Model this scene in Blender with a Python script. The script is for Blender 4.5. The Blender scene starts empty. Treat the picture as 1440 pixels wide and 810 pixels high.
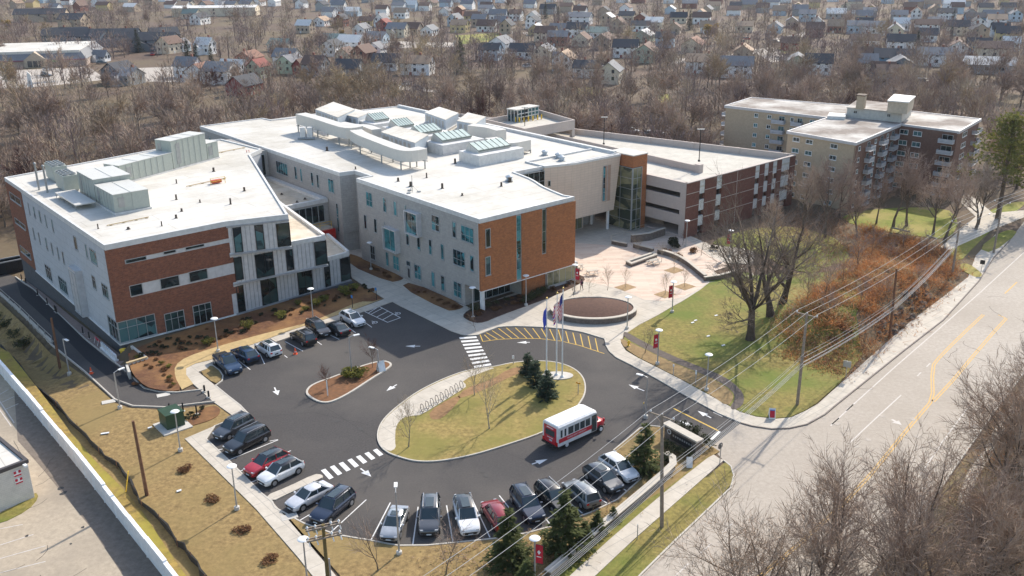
import bpy, bmesh, math, random
import numpy as np
from mathutils import Matrix, Vector
random.seed(7); rng = np.random.default_rng(7)
SC = bpy.context.scene; COL = SC.collection
R_ = math.radians
# ------------------------------------------------------------------ camera (solved from the photograph's vanishing lines)
FPX, PIT, ROL, CAMH = 1325., R_(20.22), R_(-0.49), 50.
W = np.array([0, math.cos(PIT), -math.sin(PIT)])
_up = np.array([0, math.sin(PIT), math.cos(PIT)]); _rt = np.array([1., 0, 0])
CR = math.cos(ROL) * _rt + math.sin(ROL) * _up
CU = -math.sin(ROL) * _rt + math.cos(ROL) * _up
cam = bpy.data.cameras.new('camera'); cam_o = bpy.data.objects.new('camera', cam); COL.objects.link(cam_o)
cam.sensor_width = 36; cam.lens = FPX / 1440 * 36; cam.clip_start = 1; cam.clip_end = 20000
M = Matrix.Identity(4)
for i in range(3):
    M[i][0] = CR[i]; M[i][1] = CU[i]; M[i][2] = -W[i]
M[2][3] = CAMH
cam_o.matrix_world = M
SC.camera = cam_o

def ray(px, py): return W * FPX + CR * (px - 720) - CU * (py - 405)
def G(px, py, z=0.):
    d = ray(px, py); t = (z - CAMH) / d[2]
    return np.array([d[0] * t, d[1] * t, z])
def PX(q):
    v = np.array(q, float) - np.array([0, 0, CAMH]); w = v @ W
    return 720 + FPX * (v @ CR) / w, 405 - FPX * (v @ CU) / w
# local frame of the campus buildings: u runs along the brick fronts, v away from the camera
E1 = np.array([math.sin(R_(50)), math.cos(R_(50))]); E2 = np.array([-E1[1], E1[0]])
RZ = R_(40)
def UV(q): return float(q[0] * E1[0] + q[1] * E1[1]), float(q[0] * E2[0] + q[1] * E2[1])
def WLD(u, v, z=0.): return np.array([u * E1[0] + v * E2[0], u * E1[1] + v * E2[1], z])
def on_u(px, py, u):            # pixel on the wall plane u = const -> (v, z)
    d = ray(px, py); t = u / (d[:2] @ E1); return t * (d[:2] @ E2), CAMH + d[2] * t
def on_v(px, py, v):
    d = ray(px, py); t = v / (d[:2] @ E2); return t * (d[:2] @ E1), CAMH + d[2] * t
# ------------------------------------------------------------------ terrain
def S(x, a, b):
    t = np.clip((x - a) / (b - a), 0, 1); return t * t * (3 - 2 * t)
RO = G(1226.7, 500)[:2]; RD = (G(1330, 415) - G(1150, 569))[:2]; RD = RD / np.linalg.norm(RD); RN = np.array([-RD[1], RD[0]])
def T(x, y):
    x = np.asarray(x, float); y = np.asarray(y, float)
    u = x * E1[0] + y * E1[1]; v = x * E2[0] + y * E2[1]
    d = np.interp(v, [101, 121, 143, 160, 171, 200], [0, -1.45, -2.1, -3.2, -4.0, -4.5])
    d = d - 2.0 * S(v, 108, 136) * S(-u, -27.6, -26.2)
    ef = np.where(v < 172.5, np.where(v > 122.5, u < 38, u < 34.2) * 1.0, 1 - S(u, 38, 52))
    d = d * ef * (1 - S(y, 185, 250)) * (1 - S(-x, 95, 130))
    t = (x - RO[0]) * RD[0] + (y - RO[1]) * RD[1]; s = (x - RO[0]) * RN[0] + (y - RO[1]) * RN[1]
    h = 3.0 * S(s, 0.8, 5) * (1 - S(s, 9, 20)) * S(t, -9, 6) * (1 - S(t, 26, 36))
    return d + h
def GT(px, py):
    z = 0.
    for _ in range(12):
        p = G(px, py, z); z = .5 * z + .5 * float(T(p[0], p[1]))
    p = G(px, py, z); return np.array([p[0], p[1], float(T(p[0], p[1]))])
# ------------------------------------------------------------------ materials
MATS = {}
def nodes_of(name):
    m = bpy.data.materials.new(name); m.use_nodes = True; nt = m.node_tree
    b = nt.nodes['Principled BSDF']; return m, nt, b
def lin(c): return (c[0], c[1], c[2], 1)
def mat(name, col, rough=.8, var=.15, scale=3., col2=None, metal=0., bump=0., rnd=0., big=None, bigscale=.08, spec=.3, emis=None, trans=0.):
    """base colour broken up by fine noise (col2), large patches (big) and an optional per-object tint"""
    if name in MATS: return MATS[name]
    m, nt, b = nodes_of(name); N = nt.nodes; L = nt.links
    geo = N.new('ShaderNodeNewGeometry')
    n = N.new('ShaderNodeTexNoise'); n.inputs['Scale'].default_value = scale; n.inputs['Detail'].default_value = 8; n.inputs['Roughness'].default_value = .74
    L.new(geo.outputs['Position'], n.inputs['Vector'])
    r = N.new('ShaderNodeValToRGB')
    c2 = col2 or tuple(max(0, c * (1 - var)) for c in col); c1 = col if col2 else tuple(c * (1 + var) for c in col)
    r.color_ramp.elements[0].position = .32; r.color_ramp.elements[1].position = .68
    r.color_ramp.elements[0].color = lin(c2); r.color_ramp.elements[1].color = lin(c1)
    L.new(n.outputs['Fac'], r.inputs['Fac']); out = r.outputs['Color']
    if big:
        n2 = N.new('ShaderNodeTexNoise'); n2.inputs['Scale'].default_value = bigscale; n2.inputs['Detail'].default_value = 6; n2.inputs['Roughness'].default_value = .6
        L.new(geo.outputs['Position'], n2.inputs['Vector'])
        r2 = N.new('ShaderNodeValToRGB'); r2.color_ramp.elements[0].position = .42; r2.color_ramp.elements[1].position = .62
        r2.color_ramp.elements[0].color = (0, 0, 0, 1); r2.color_ramp.elements[1].color = (1, 1, 1, 1)
        L.new(n2.outputs['Fac'], r2.inputs['Fac'])
        mx = N.new('ShaderNodeMix'); mx.data_type = 'RGBA'; L.new(r2.outputs['Color'], mx.inputs['Factor'])
        L.new(out, mx.inputs[6]); mx.inputs[7].default_value = lin(big)
        # keep some of the fine break-up inside the patches
        mm = N.new('ShaderNodeMix'); mm.data_type = 'RGBA'; mm.blend_type = 'MULTIPLY'; mm.inputs['Factor'].default_value = .55
        r3 = N.new('ShaderNodeValToRGB'); r3.color_ramp.elements[0].color = (.55, .55, .55, 1); r3.color_ramp.elements[1].color = (1.4, 1.4, 1.4, 1)
        L.new(n.outputs['Fac'], r3.inputs['Fac']); L.new(mx.outputs[2], mm.inputs[6]); L.new(r3.outputs['Color'], mm.inputs[7]); out = mm.outputs[2]
    if rnd:
        oi = N.new('ShaderNodeObjectInfo'); hs = N.new('ShaderNodeHueSaturation')
        mr = N.new('ShaderNodeMapRange'); mr.inputs['To Min'].default_value = 1 - rnd; mr.inputs['To Max'].default_value = 1 + rnd
        L.new(oi.outputs['Random'], mr.inputs['Value']); L.new(mr.outputs['Result'], hs.inputs['Value'])
        mh = N.new('ShaderNodeMapRange'); mh.inputs['To Min'].default_value = .5 - .02 * rnd; mh.inputs['To Max'].default_value = .5 + .03 * rnd
        L.new(oi.outputs['Random'], mh.inputs['Value']); L.new(mh.outputs['Result'], hs.inputs['Hue'])
        L.new(out, hs.inputs['Color']); out = hs.outputs['Color']
    L.new(out, b.inputs['Base Color'])
    b.inputs['Roughness'].default_value = rough; b.inputs['Metallic'].default_value = metal; b.inputs['Specular IOR Level'].default_value = spec
    if bump:
        bp = N.new('ShaderNodeBump'); bp.inputs['Strength'].default_value = bump; bp.inputs['Distance'].default_value = .05
        L.new(n.outputs['Fac'], bp.inputs['Height']); L.new(bp.outputs['Normal'], b.inputs['Normal'])
    if trans:      # dry leaves and needles let part of the light through
        tr = N.new('ShaderNodeBsdfTranslucent'); L.new(out, tr.inputs['Color']); ms = N.new('ShaderNodeMixShader'); ms.inputs[0].default_value = trans
        L.new(b.outputs[0], ms.inputs[1]); L.new(tr.outputs[0], ms.inputs[2]); L.new(ms.outputs[0], N['Material Output'].inputs['Surface'])
    MATS[name] = m; return m
def bricky(name, c1, c2, mortar, bw, bh, msize=.01, rough=.85, fine=.3, offset=.5, var=(.8, 1.2)):
    """coursed masonry: works on any wall of the campus frame because along-wall distance is u + v"""
    if name in MATS: return MATS[name]
    m, nt, b = nodes_of(name); N = nt.nodes; L = nt.links
    geo = N.new('ShaderNodeNewGeometry'); dt = N.new('ShaderNodeVectorMath'); dt.operation = 'DOT_PRODUCT'
    e = E1 + E2; dt.inputs[1].default_value = (e[0], e[1], 0); L.new(geo.outputs['Position'], dt.inputs[0])
    sp = N.new('ShaderNodeSeparateXYZ'); L.new(geo.outputs['Position'], sp.inputs[0])
    cb = N.new('ShaderNodeCombineXYZ'); L.new(dt.outputs['Value'], cb.inputs[0]); L.new(sp.outputs[2], cb.inputs[1])
    br = N.new('ShaderNodeTexBrick'); br.offset = offset
    br.inputs['Color1'].default_value = lin(c1); br.inputs['Color2'].default_value = lin(c2); br.inputs['Mortar'].default_value = lin(mortar)
    br.inputs['Scale'].default_value = 1; br.inputs['Brick Width'].default_value = bw; br.inputs['Row Height'].default_value = bh; br.inputs['Mortar Size'].default_value = msize
    L.new(cb.outputs[0], br.inputs['Vector'])
    n = N.new('ShaderNodeTexNoise'); n.inputs['Scale'].default_value = fine; n.inputs['Detail'].default_value = 8; n.inputs['Roughness'].default_value = .75
    L.new(geo.outputs['Position'], n.inputs['Vector'])
    r = N.new('ShaderNodeValToRGB'); r.color_ramp.elements[0].position = .3; r.color_ramp.elements[1].position = .7
    r.color_ramp.elements[0].color = (var[0],) * 3 + (1,); r.color_ramp.elements[1].color = (var[1],) * 3 + (1,)
    L.new(n.outputs['Fac'], r.inputs['Fac'])
    mx = N.new('ShaderNodeMix'); mx.data_type = 'RGBA'; mx.blend_type = 'MULTIPLY'; mx.inputs['Factor'].default_value = 1
    L.new(br.outputs['Color'], mx.inputs[6]); L.new(r.outputs['Color'], mx.inputs[7]); L.new(mx.outputs[2], b.inputs['Base Color'])
    b.inputs['Roughness'].default_value = rough; b.inputs['Specular IOR Level'].default_value = .25
    MATS[name] = m; return m
def glassy(name, dark, light, scale=.35, rough=.06, thresh=.5):
    """dark window glass; paler random cells stand in for blinds and interiors"""
    if name in MATS: return MATS[name]
    m, nt, b = nodes_of(name); N = nt.nodes; L = nt.links
    geo = N.new('ShaderNodeNewGeometry'); mp = N.new('ShaderNodeMapping'); mp.inputs['Scale'].default_value = (1, 1, 1.6)
    L.new(geo.outputs['Position'], mp.inputs[0])
    n = N.new('ShaderNodeTexVoronoi'); n.inputs['Scale'].default_value = scale; L.new(mp.outputs[0], n.inputs['Vector'])
    n2 = N.new('ShaderNodeTexNoise'); n2.inputs['Scale'].default_value = scale * 3; n2.inputs['Detail'].default_value = 3; L.new(mp.outputs[0], n2.inputs['Vector'])
    sp = N.new('ShaderNodeSeparateColor'); L.new(n.outputs['Color'], sp.inputs[0])
    ad = N.new('ShaderNodeMath'); ad.operation = 'MULTIPLY_ADD'; ad.inputs[1].default_value = .6; L.new(sp.outputs[0], ad.inputs[0])
    m2 = N.new('ShaderNodeMath'); m2.operation = 'MULTIPLY'; m2.inputs[1].default_value = .5; L.new(n2.outputs['Fac'], m2.inputs[0]); L.new(m2.outputs[0], ad.inputs[2])
    r = N.new('ShaderNodeValToRGB'); r.color_ramp.elements[0].position = thresh; r.color_ramp.elements[1].position = min(1, thresh + .3)
    r.color_ramp.elements[0].color = lin(dark); r.color_ramp.elements[1].color = lin(light)
    L.new(ad.outputs[0], r.inputs['Fac']); L.new(r.outputs['Color'], b.inputs['Base Color'])
    b.inputs['Roughness'].default_value = rough; b.inputs['Specular IOR Level'].default_value = .6
    MATS[name] = m; return m
def plain(name, col, rough=.5, metal=0., spec=.4, coat=0.):
    if name in MATS: return MATS[name]
    m, nt, b = nodes_of(name); N = nt.nodes; L = nt.links
    oi = N.new('ShaderNodeNewGeometry'); n = N.new('ShaderNodeTexNoise'); n.inputs['Scale'].default_value = 1.7; n.inputs['Detail'].default_value = 4
    L.new(oi.outputs['Position'], n.inputs['Vector'])
    r = N.new('ShaderNodeValToRGB'); r.color_ramp.elements[0].position = .3; r.color_ramp.elements[1].position = .7
    r.color_ramp.elements[0].color = lin(tuple(c * .88 for c in col)); r.color_ramp.elements[1].color = lin(tuple(min(1, c * 1.08) for c in col))
    L.new(n.outputs['Fac'], r.inputs['Fac']); L.new(r.outputs['Color'], b.inputs['Base Color'])
    b.inputs['Roughness'].default_value = rough; b.inputs['Metallic'].default_value = metal; b.inputs['Specular IOR Level'].default_value = spec
    b.inputs['Coat Weight'].default_value = coat; b.inputs['Coat Roughness'].default_value = .05
    MATS[name] = m; return m
# ------------------------------------------------------------------ mesh builder
class MB:
    def __init__(s): s.v = []; s.f = []; s.mi = []
    def add(s, vs, fs, m=0):
        o = len(s.v); s.v += [tuple(map(float, p)) for p in vs]; s.f += [tuple(i + o for i in f) for f in fs]; s.mi += [m] * len(fs); return s
    def box(s, x0, x1, y0, y1, z0, z1, m=0, mt=None):
        s.add([(x0, y0, z0), (x1, y0, z0), (x1, y1, z0), (x0, y1, z0), (x0, y0, z1), (x1, y0, z1), (x1, y1, z1), (x0, y1, z1)],
              [(0, 3, 2, 1), (0, 1, 5, 4), (1, 2, 6, 5), (2, 3, 7, 6), (3, 0, 4, 7)], m)
        s.add([(x0, y0, z1), (x1, y0, z1), (x1, y1, z1), (x0, y1, z1)], [(0, 1, 2, 3)], m if mt is None else mt); return s
    def prism(s, poly, z0, z1, m=0, mt=None, cap=True):
        n = len(poly)
        a = sum(poly[i][0] * poly[(i + 1) % n][1] - poly[(i + 1) % n][0] * poly[i][1] for i in range(n))
        if a < 0: poly = poly[::-1]
        s.add([(p[0], p[1], z0) for p in poly] + [(p[0], p[1], z1) for p in poly], [(i, (i + 1) % n, n + (i + 1) % n, n + i) for i in range(n)], m)
        if cap: s.add([(p[0], p[1], z1) for p in poly], [tuple(range(n))], m if mt is None else mt); s.add([(p[0], p[1], z0) for p in poly], [tuple(range(n))[::-1]], m)
        return s
    def obox(s, c, ax, ay, az, m=0):     # centre and three half vectors
        c, ax, ay, az = (np.array(q, float) for q in (c, ax, ay, az))
        P = [c + i * ax + j * ay + k * az for k in (-1, 1) for i, j in ((-1, -1), (1, -1), (1, 1), (-1, 1))]
        return s.add(P, [(0, 3, 2, 1), (4, 5, 6, 7), (0, 1, 5, 4), (1, 2, 6, 5), (2, 3, 7, 6), (3, 0, 4, 7)], m)
    def bar(s, a, b, w, h=None, m=0):
        a = np.array(a, float); b = np.array(b, float); d = b - a; l = np.linalg.norm(d); d = d / l; h = h or w
        up = np.array([0, 0, 1.]) if abs(d[2]) < .95 else np.array([1., 0, 0])
        x = np.cross(d, up); x /= np.linalg.norm(x); y = np.cross(x, d)
        return s.obox((a + b) / 2, d * l / 2, x * w / 2, y * h / 2, m)
    def tube(s, pts, r, n=6, m=0, caps=True):
        pts = [np.array(p, float) for p in pts]; k = len(pts); rs = r if isinstance(r, (list, tuple)) else [r] * k
        vs = []
        for i, p in enumerate(pts):
            d = pts[min(i + 1, k - 1)] - pts[max(i - 1, 0)]; d /= np.linalg.norm(d)
            up = np.array([0, 0, 1.]) if abs(d[2]) < .9 else np.array([1., 0, 0])
            x = np.cross(d, up); x /= np.linalg.norm(x); y = np.cross(x, d)
            vs += [p + rs[i] * (math.cos(2 * math.pi * j / n) * x + math.sin(2 * math.pi * j / n) * y) for j in range(n)]
        fs = [(i * n + j, i * n + (j + 1) % n, (i + 1) * n + (j + 1) % n, (i + 1) * n + j) for i in range(k - 1) for j in range(n)]
        if caps: fs += [tuple(range(n))[::-1], tuple((k - 1) * n + j for j in range(n))]
        return s.add(vs, fs, m)
    def lathe(s, c, prof, n=12, m=0, sx=1, sy=1):
        vs = [(c[0] + sx * r * math.cos(2 * math.pi * j / n), c[1] + sy * r * math.sin(2 * math.pi * j / n), c[2] + z) for r, z in prof for j in range(n)]
        k = len(prof); fs = [(i * n + j, i * n + (j + 1) % n, (i + 1) * n + (j + 1) % n, (i + 1) * n + j) for i in range(k - 1) for j in range(n)]
        fs += [tuple(range(n))[::-1], tuple((k - 1) * n + j for j in range(n))]
        return s.add(vs, fs, m)
    def build(s, name, mats, parent=None, off=(0, 0, 0), smooth=None, loc=None, rz=None):
        me = bpy.data.meshes.new(name)
        vs = np.array(s.v, float).reshape(-1, 3) - np.array(off, float)
        me.from_pydata(vs.tolist(), [], s.f)
        mats = mats if isinstance(mats, (list, tuple)) else [mats]
        for q in mats: me.materials.append(q)
        if len(mats) > 1: me.polygons.foreach_set('material_index', s.mi)
        if smooth:
            me.polygons.foreach_set('use_smooth', [True] * len(me.polygons)); me.set_sharp_from_angle(angle=R_(smooth))
        me.update(); o = bpy.data.objects.new(name, me); COL.objects.link(o)
        if parent: o.parent = parent
        if loc is not None: o.location = loc
        if rz is not None: o.rotation_euler = (0, 0, rz)
        return o
def tag(o, label, cat, group=None, kind=None):
    if label: o['label'] = label
    if cat: o['category'] = cat
    if group: o['group'] = group
    if kind: o['kind'] = kind
    return o
def thing(name, label, cat, loc, rz=0., group=None):
    o = bpy.data.objects.new(name, None); COL.objects.link(o); o.empty_display_size = .3
    o.location = tuple(float(c) for c in loc); o.rotation_euler = (0, 0, rz)
    return tag(o, label, cat, group)
KIDS = {}
def copy_tree(o, parent=None):
    c = o.copy(); COL.objects.link(c)
    if parent: c.parent = parent
    for ch in list(o.children): copy_tree(ch, c)
    return c
# ------------------------------------------------------------------ ground sheets
def smooth_poly(P, n=2, closed=True):
    P = [np.array(p, float)[:2] for p in P]
    for _ in range(n):
        Q = []; k = len(P)
        for i in range(k if closed else k - 1):
            a, b = P[i], P[(i + 1) % k]; Q += [.75 * a + .25 * b, .25 * a + .75 * b]
        if not closed: Q = [P[0]] + Q + [P[-1]]
        P = Q
    return P
def W2(pts): return [G(*p)[:2] for p in pts]
def sheet(name, poly, dz, m, step=None, skirt=.0, kind='structure'):
    bm = bmesh.new(); vs = [bm.verts.new((float(p[0]), float(p[1]), 0)) for p in poly]
    f = bm.faces.new(vs); bm.normal_update()
    if f.normal.z < 0: f.normal_flip()
    if step:
        bmesh.ops.triangulate(bm, faces=bm.faces[:])
        xs = [p[0] for p in poly]; ys = [p[1] for p in poly]
        for ax, lo, hi in ((0, min(xs), max(xs)), (1, min(ys), max(ys))):
            k = lo + step
            while k < hi:
                co = (k, 0, 0) if ax == 0 else (0, k, 0); no = (1, 0, 0) if ax == 0 else (0, 1, 0)
                bmesh.ops.bisect_plane(bm, geom=bm.verts[:] + bm.edges[:] + bm.faces[:], plane_co=co, plane_no=no); k += step
    for v in bm.verts: v.co.z = (float(T(v.co.x, v.co.y)) if step else 0) + dz
    if skirt:
        es = [e for e in bm.edges if e.is_boundary]
        r = bmesh.ops.extrude_edge_only(bm, edges=es)
        for v in r['geom']:
            if isinstance(v, bmesh.types.BMVert): v.co.z -= skirt
    bm.normal_update()
    me = bpy.data.meshes.new(name); bm.to_mesh(me); bm.free(); me.materials.append(m)
    o = bpy.data.objects.new(name, me); COL.objects.link(o); o['kind'] = kind; return o
def kerb(name, path, m, w=.16, z0=-.05, z1=.135, closed=True):
    P = [np.array(p[:2], float) for p in path]; n = len(P); mb = MB(); A = []; B = []
    for i in range(n):
        a = P[i - 1] if (closed or i) else P[i]; b = P[(i + 1) % n] if (closed or i < n - 1) else P[i]
        d = b - a; d /= np.linalg.norm(d) + 1e-9; nn = np.array([-d[1], d[0]]) * w / 2
        A.append(P[i] + nn); B.append(P[i] - nn)
    vs = []
    for i in range(n):
        tz = float(T(*P[i])) if USE_T else 0
        vs += [(*A[i], tz + z0), (*A[i], tz + z1), (*B[i], tz + z1), (*B[i], tz + z0)]
    fs = []
    for i in range(n if closed else n - 1):
        j = (i + 1) % n
        for k in range(3): fs.append((4 * i + k, 4 * j + k, 4 * j + k + 1, 4 * i + k + 1))
    mb.add(vs, fs); o = mb.build(name, m); o['kind'] = 'structure'; return o
USE_T = False
# ------------------------------------------------------------------ light
SAZ, SEL = R_(33), R_(37)
wd = bpy.data.worlds.new('World'); SC.world = wd; wd.use_nodes = True
nt = wd.node_tree; bg = nt.nodes['Background']; sky = nt.nodes.new('ShaderNodeTexSky'); sky.sky_type = 'NISHITA'
sky.sun_disc = False; sky.sun_elevation = SEL; sky.sun_rotation = SAZ; sky.air_density = 1.2; sky.dust_density = 1.5; sky.ozone_density = 1.0
nt.links.new(sky.outputs[0], bg.inputs[0]); bg.inputs[1].default_value = .15
sl = bpy.data.lights.new('sun', 'SUN'); so = bpy.data.objects.new('sun', sl); COL.objects.link(so)
sl.energy = 3.5; sl.angle = R_(.7); sl.color = (1, .925, .81)
sd = Vector((math.sin(SAZ) * math.cos(SEL), math.cos(SAZ) * math.cos(SEL), math.sin(SEL)))
so.rotation_euler = (-sd).to_track_quat('-Z', 'Y').to_euler(); so.location = (60, 90, 120)
SC.view_settings.view_transform = 'Standard'; SC.view_settings.look = 'None'; SC.view_settings.gamma = 1; SC.view_settings.exposure = .68
# ------------------------------------------------------------------ materials of the setting
m_earth = mat('leaf_litter', (.165, .112, .08), .95, scale=.9, col2=(.075, .05, .036), big=(.14, .105, .06), bigscale=.02)
m_dry = mat('dry_lawn', (.36, .25, .105), .95, scale=1.9, col2=(.155, .10, .042), big=(.245, .175, .07), bigscale=.11, bump=.3)
m_lawn = mat('lawn', (.31, .245, .072), .95, scale=2.0, col2=(.14, .115, .032), big=(.135, .165, .028), bigscale=.09, bump=.3)
m_green = mat('green_lawn', (.22, .24, .035), .95, scale=1.2, col2=(.13, .155, .024), big=(.32, .26, .08), bigscale=.09, bump=.3)
m_oval = mat('oval_lawn', (.38, .28, .10), .95, scale=2.0, col2=(.18, .13, .04), big=(.215, .185, .05), bigscale=.14, bump=.3)
m_mulch = mat('mulch', (.19, .088, .042), .95, scale=2.2, col2=(.085, .04, .023), big=(.27, .14, .055), bigscale=.15, bump=.5)
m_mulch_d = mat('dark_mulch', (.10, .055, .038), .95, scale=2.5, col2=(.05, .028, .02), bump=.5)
m_asph = mat('asphalt', (.078, .071, .068), .9, scale=5, col2=(.054, .050, .049), big=(.098, .088, .080), bigscale=.05)
m_asph_d = mat('shaded_asphalt', (.024, .025, .03), .85, scale=5, col2=(.016, .017, .021))  # ramp asphalt with the wing's cast shade put into its colour
m_asph_o = mat('old_asphalt', (.46, .38, .285), .92, scale=2.0, col2=(.38, .315, .235), big=(.33, .275, .21), bigscale=.10)
m_road = mat('road_surface', (.45, .395, .335), .9, scale=2.2, col2=(.385, .335, .28), big=(.37, .32, .265), bigscale=.05)
m_conc = bricky('concrete_walk', (.56, .51, .44), (.53, .48, .415), (.36, .33, .29), 1.6, 50, .03, fine=.6, var=(.86, 1.1))
def concrete_floor(name, c, joint, size):
    m, nt, b = nodes_of(name); N = nt.nodes; L = nt.links
    geo = N.new('ShaderNodeNewGeometry'); mp = N.new('ShaderNodeMapping'); mp.inputs['Rotation'].default_value = (0, 0, -RZ); L.new(geo.outputs['Position'], mp.inputs[0])
    br = N.new('ShaderNodeTexBrick'); br.offset = 0; br.inputs['Scale'].default_value = 1; br.inputs['Brick Width'].default_value = size; br.inputs['Row Height'].default_value = size
    br.inputs['Mortar Size'].default_value = .035; br.inputs['Color1'].default_value = lin(c); br.inputs['Color2'].default_value = lin(tuple(q * .93 for q in c)); br.inputs['Mortar'].default_value = lin(joint)
    L.new(mp.outputs[0], br.inputs['Vector'])
    n = N.new('ShaderNodeTexNoise'); n.inputs['Scale'].default_value = .8; n.inputs['Detail'].default_value = 8; n.inputs['Roughness'].default_value = .7; L.new(geo.outputs['Position'], n.inputs['Vector'])
    r = N.new('ShaderNodeValToRGB'); r.color_ramp.elements[0].position = .3; r.color_ramp.elements[1].position = .7
    r.color_ramp.elements[0].color = (.84, .83, .81, 1); r.color_ramp.elements[1].color = (1.1, 1.1, 1.1, 1); L.new(n.outputs['Fac'], r.inputs['Fac'])
    mx = N.new('ShaderNodeMix'); mx.data_type = 'RGBA'; mx.blend_type = 'MULTIPLY'; mx.inputs['Factor'].default_value = 1
    L.new(br.outputs['Color'], mx.inputs[6]); L.new(r.outputs['Color'], mx.inputs[7]); L.new(mx.outputs[2], b.inputs['Base Color']); b.inputs['Roughness'].default_value = .9
    return m
m_conc = concrete_floor('concrete_slabs', (.53, .475, .40), (.36, .33, .29), 2.4)
def paver_floor(name):
    m, nt, b = nodes_of(name); N = nt.nodes; L = nt.links
    geo = N.new('ShaderNodeNewGeometry'); mp = N.new('ShaderNodeMapping'); mp.inputs['Rotation'].default_value = (0, 0, R_(-2)); L.new(geo.outputs['Position'], mp.inputs[0])
    br = N.new('ShaderNodeTexBrick'); br.offset = .37; br.inputs['Scale'].default_value = 1; br.inputs['Brick Width'].default_value = 3.4; br.inputs['Row Height'].default_value = .62
    br.inputs['Mortar Size'].default_value = .02; br.inputs['Color1'].default_value = lin((.64, .52, .42)); br.inputs['Color2'].default_value = lin((.50, .345, .26)); br.inputs['Mortar'].default_value = lin((.50, .36, .27)); br.inputs['Bias'].default_value = -.2
    L.new(mp.outputs[0], br.inputs['Vector'])
    n = N.new('ShaderNodeTexNoise'); n.inputs['Scale'].default_value = 1.2; n.inputs['Detail'].default_value = 6; L.new(geo.outputs['Position'], n.inputs['Vector'])
    mx = N.new('ShaderNodeMix'); mx.data_type = 'RGBA'; L.new(br.outputs['Color'], mx.inputs[6]); mx.inputs[7].default_value = lin((.60, .49, .40))
    r = N.new('ShaderNodeMapRange'); r.inputs['From Min'].default_value = .4; r.inputs['From Max'].default_value = .75; L.new(n.outputs['Fac'], r.inputs['Value']); L.new(r.outputs['Result'], mx.inputs['Factor'])
    L.new(mx.outputs[2], b.inputs['Base Color']); b.inputs['Roughness'].default_value = .9; return m
m_pave = paver_floor('plaza_pavers')
m_kerb = mat('kerb_stone', (.50, .46, .40), .9, .12, 2)
m_white = mat('white_line', (.78, .77, .75), .7, scale=7, col2=(.60, .59, .58))
m_yellow = mat('yellow_line', (.66, .42, .07), .7, scale=6, col2=(.52, .33, .06))
m_yfade = mat('faded_yellow_line', (.66, .38, .08), .8, scale=3, col2=(.50, .36, .19))
m_wfade = mat('faded_white_line', (.62, .58, .54), .8, scale=3, col2=(.47, .42, .37))
m_dirt = mat('bare_dirt', (.27, .155, .075), .95, .3, 1.2)
m_strip = mat('paver_strip', (.27, .20, .17), .9, .2, 3)
# ------------------------------------------------------------------ ground
def axis(lo, a, b, hi, step):
    c1 = a - np.cumsum(np.geomspace(3, 220, 22)); c2 = b + np.cumsum(np.geomspace(3, 220, 26))
    return np.concatenate([c1[::-1], np.arange(a, b + .01, step), c2])
xs = axis(0, -132, 112, 0, 1.5); ys = axis(0, 48, 262, 0, 1.5)
XX, YY = np.meshgrid(xs, ys); ZZ = T(XX, YY)
vs = np.stack([XX.ravel(), YY.ravel(), ZZ.ravel()], 1); nx = len(xs)
i = np.arange(len(ys) - 1)[:, None] * nx + np.arange(nx - 1)[None, :]; i = i.ravel()
me = bpy.data.meshes.new('ground'); me.from_pydata(vs.tolist(), [], np.stack([i, i + 1, i + 1 + nx, i + nx], 1).tolist()); me.materials.append(m_earth)
me.polygons.foreach_set('use_smooth', [True] * len(me.polygons))
o = bpy.data.objects.new('ground', me); COL.objects.link(o); o['kind'] = 'structure'

LOT = [(552, 425), (563, 431), (600, 449), (635, 466.5), (648, 470.8), (660, 472.3), (672, 471.5), (682, 467.5), (700, 460.6), (712, 459.6), (725, 459.3), (745, 459.8), (769.6, 461), (793, 463), (819, 467.6), (850.4, 477),
       (852.5, 486.7), (857, 494.5), (866.7, 503.3), (890, 515), (926.7, 535), (966.7, 558.3), (1010, 581.7), (1041.7, 595), (1001, 628), (985, 625), (936, 602), (915, 599.5), (900, 603), (880, 620), (863, 634), (903, 672.5),
       (868.6, 703.5), (830, 722), (780, 740), (740, 751), (695.8, 758.5), (637, 764.5), (600, 768), (560, 768.3), (526.7, 762), (473, 753), (426.7, 736.7), (386.7, 715), (383, 706.7), (368, 695), (320, 646.7), (290, 618.3), (302, 600), (330, 588.5),
       (353, 587), (338, 571), (320, 557), (303, 543), (312.6, 536), (313.5, 529), (309, 522), (297, 513)]
sheet('parking_lot', W2(LOT), .02, m_asph)
kerb('kerb', W2(LOT[4:24]), m_kerb, closed=False); kerb('kerb', W2(LOT[24:]), m_kerb, closed=False)
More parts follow.
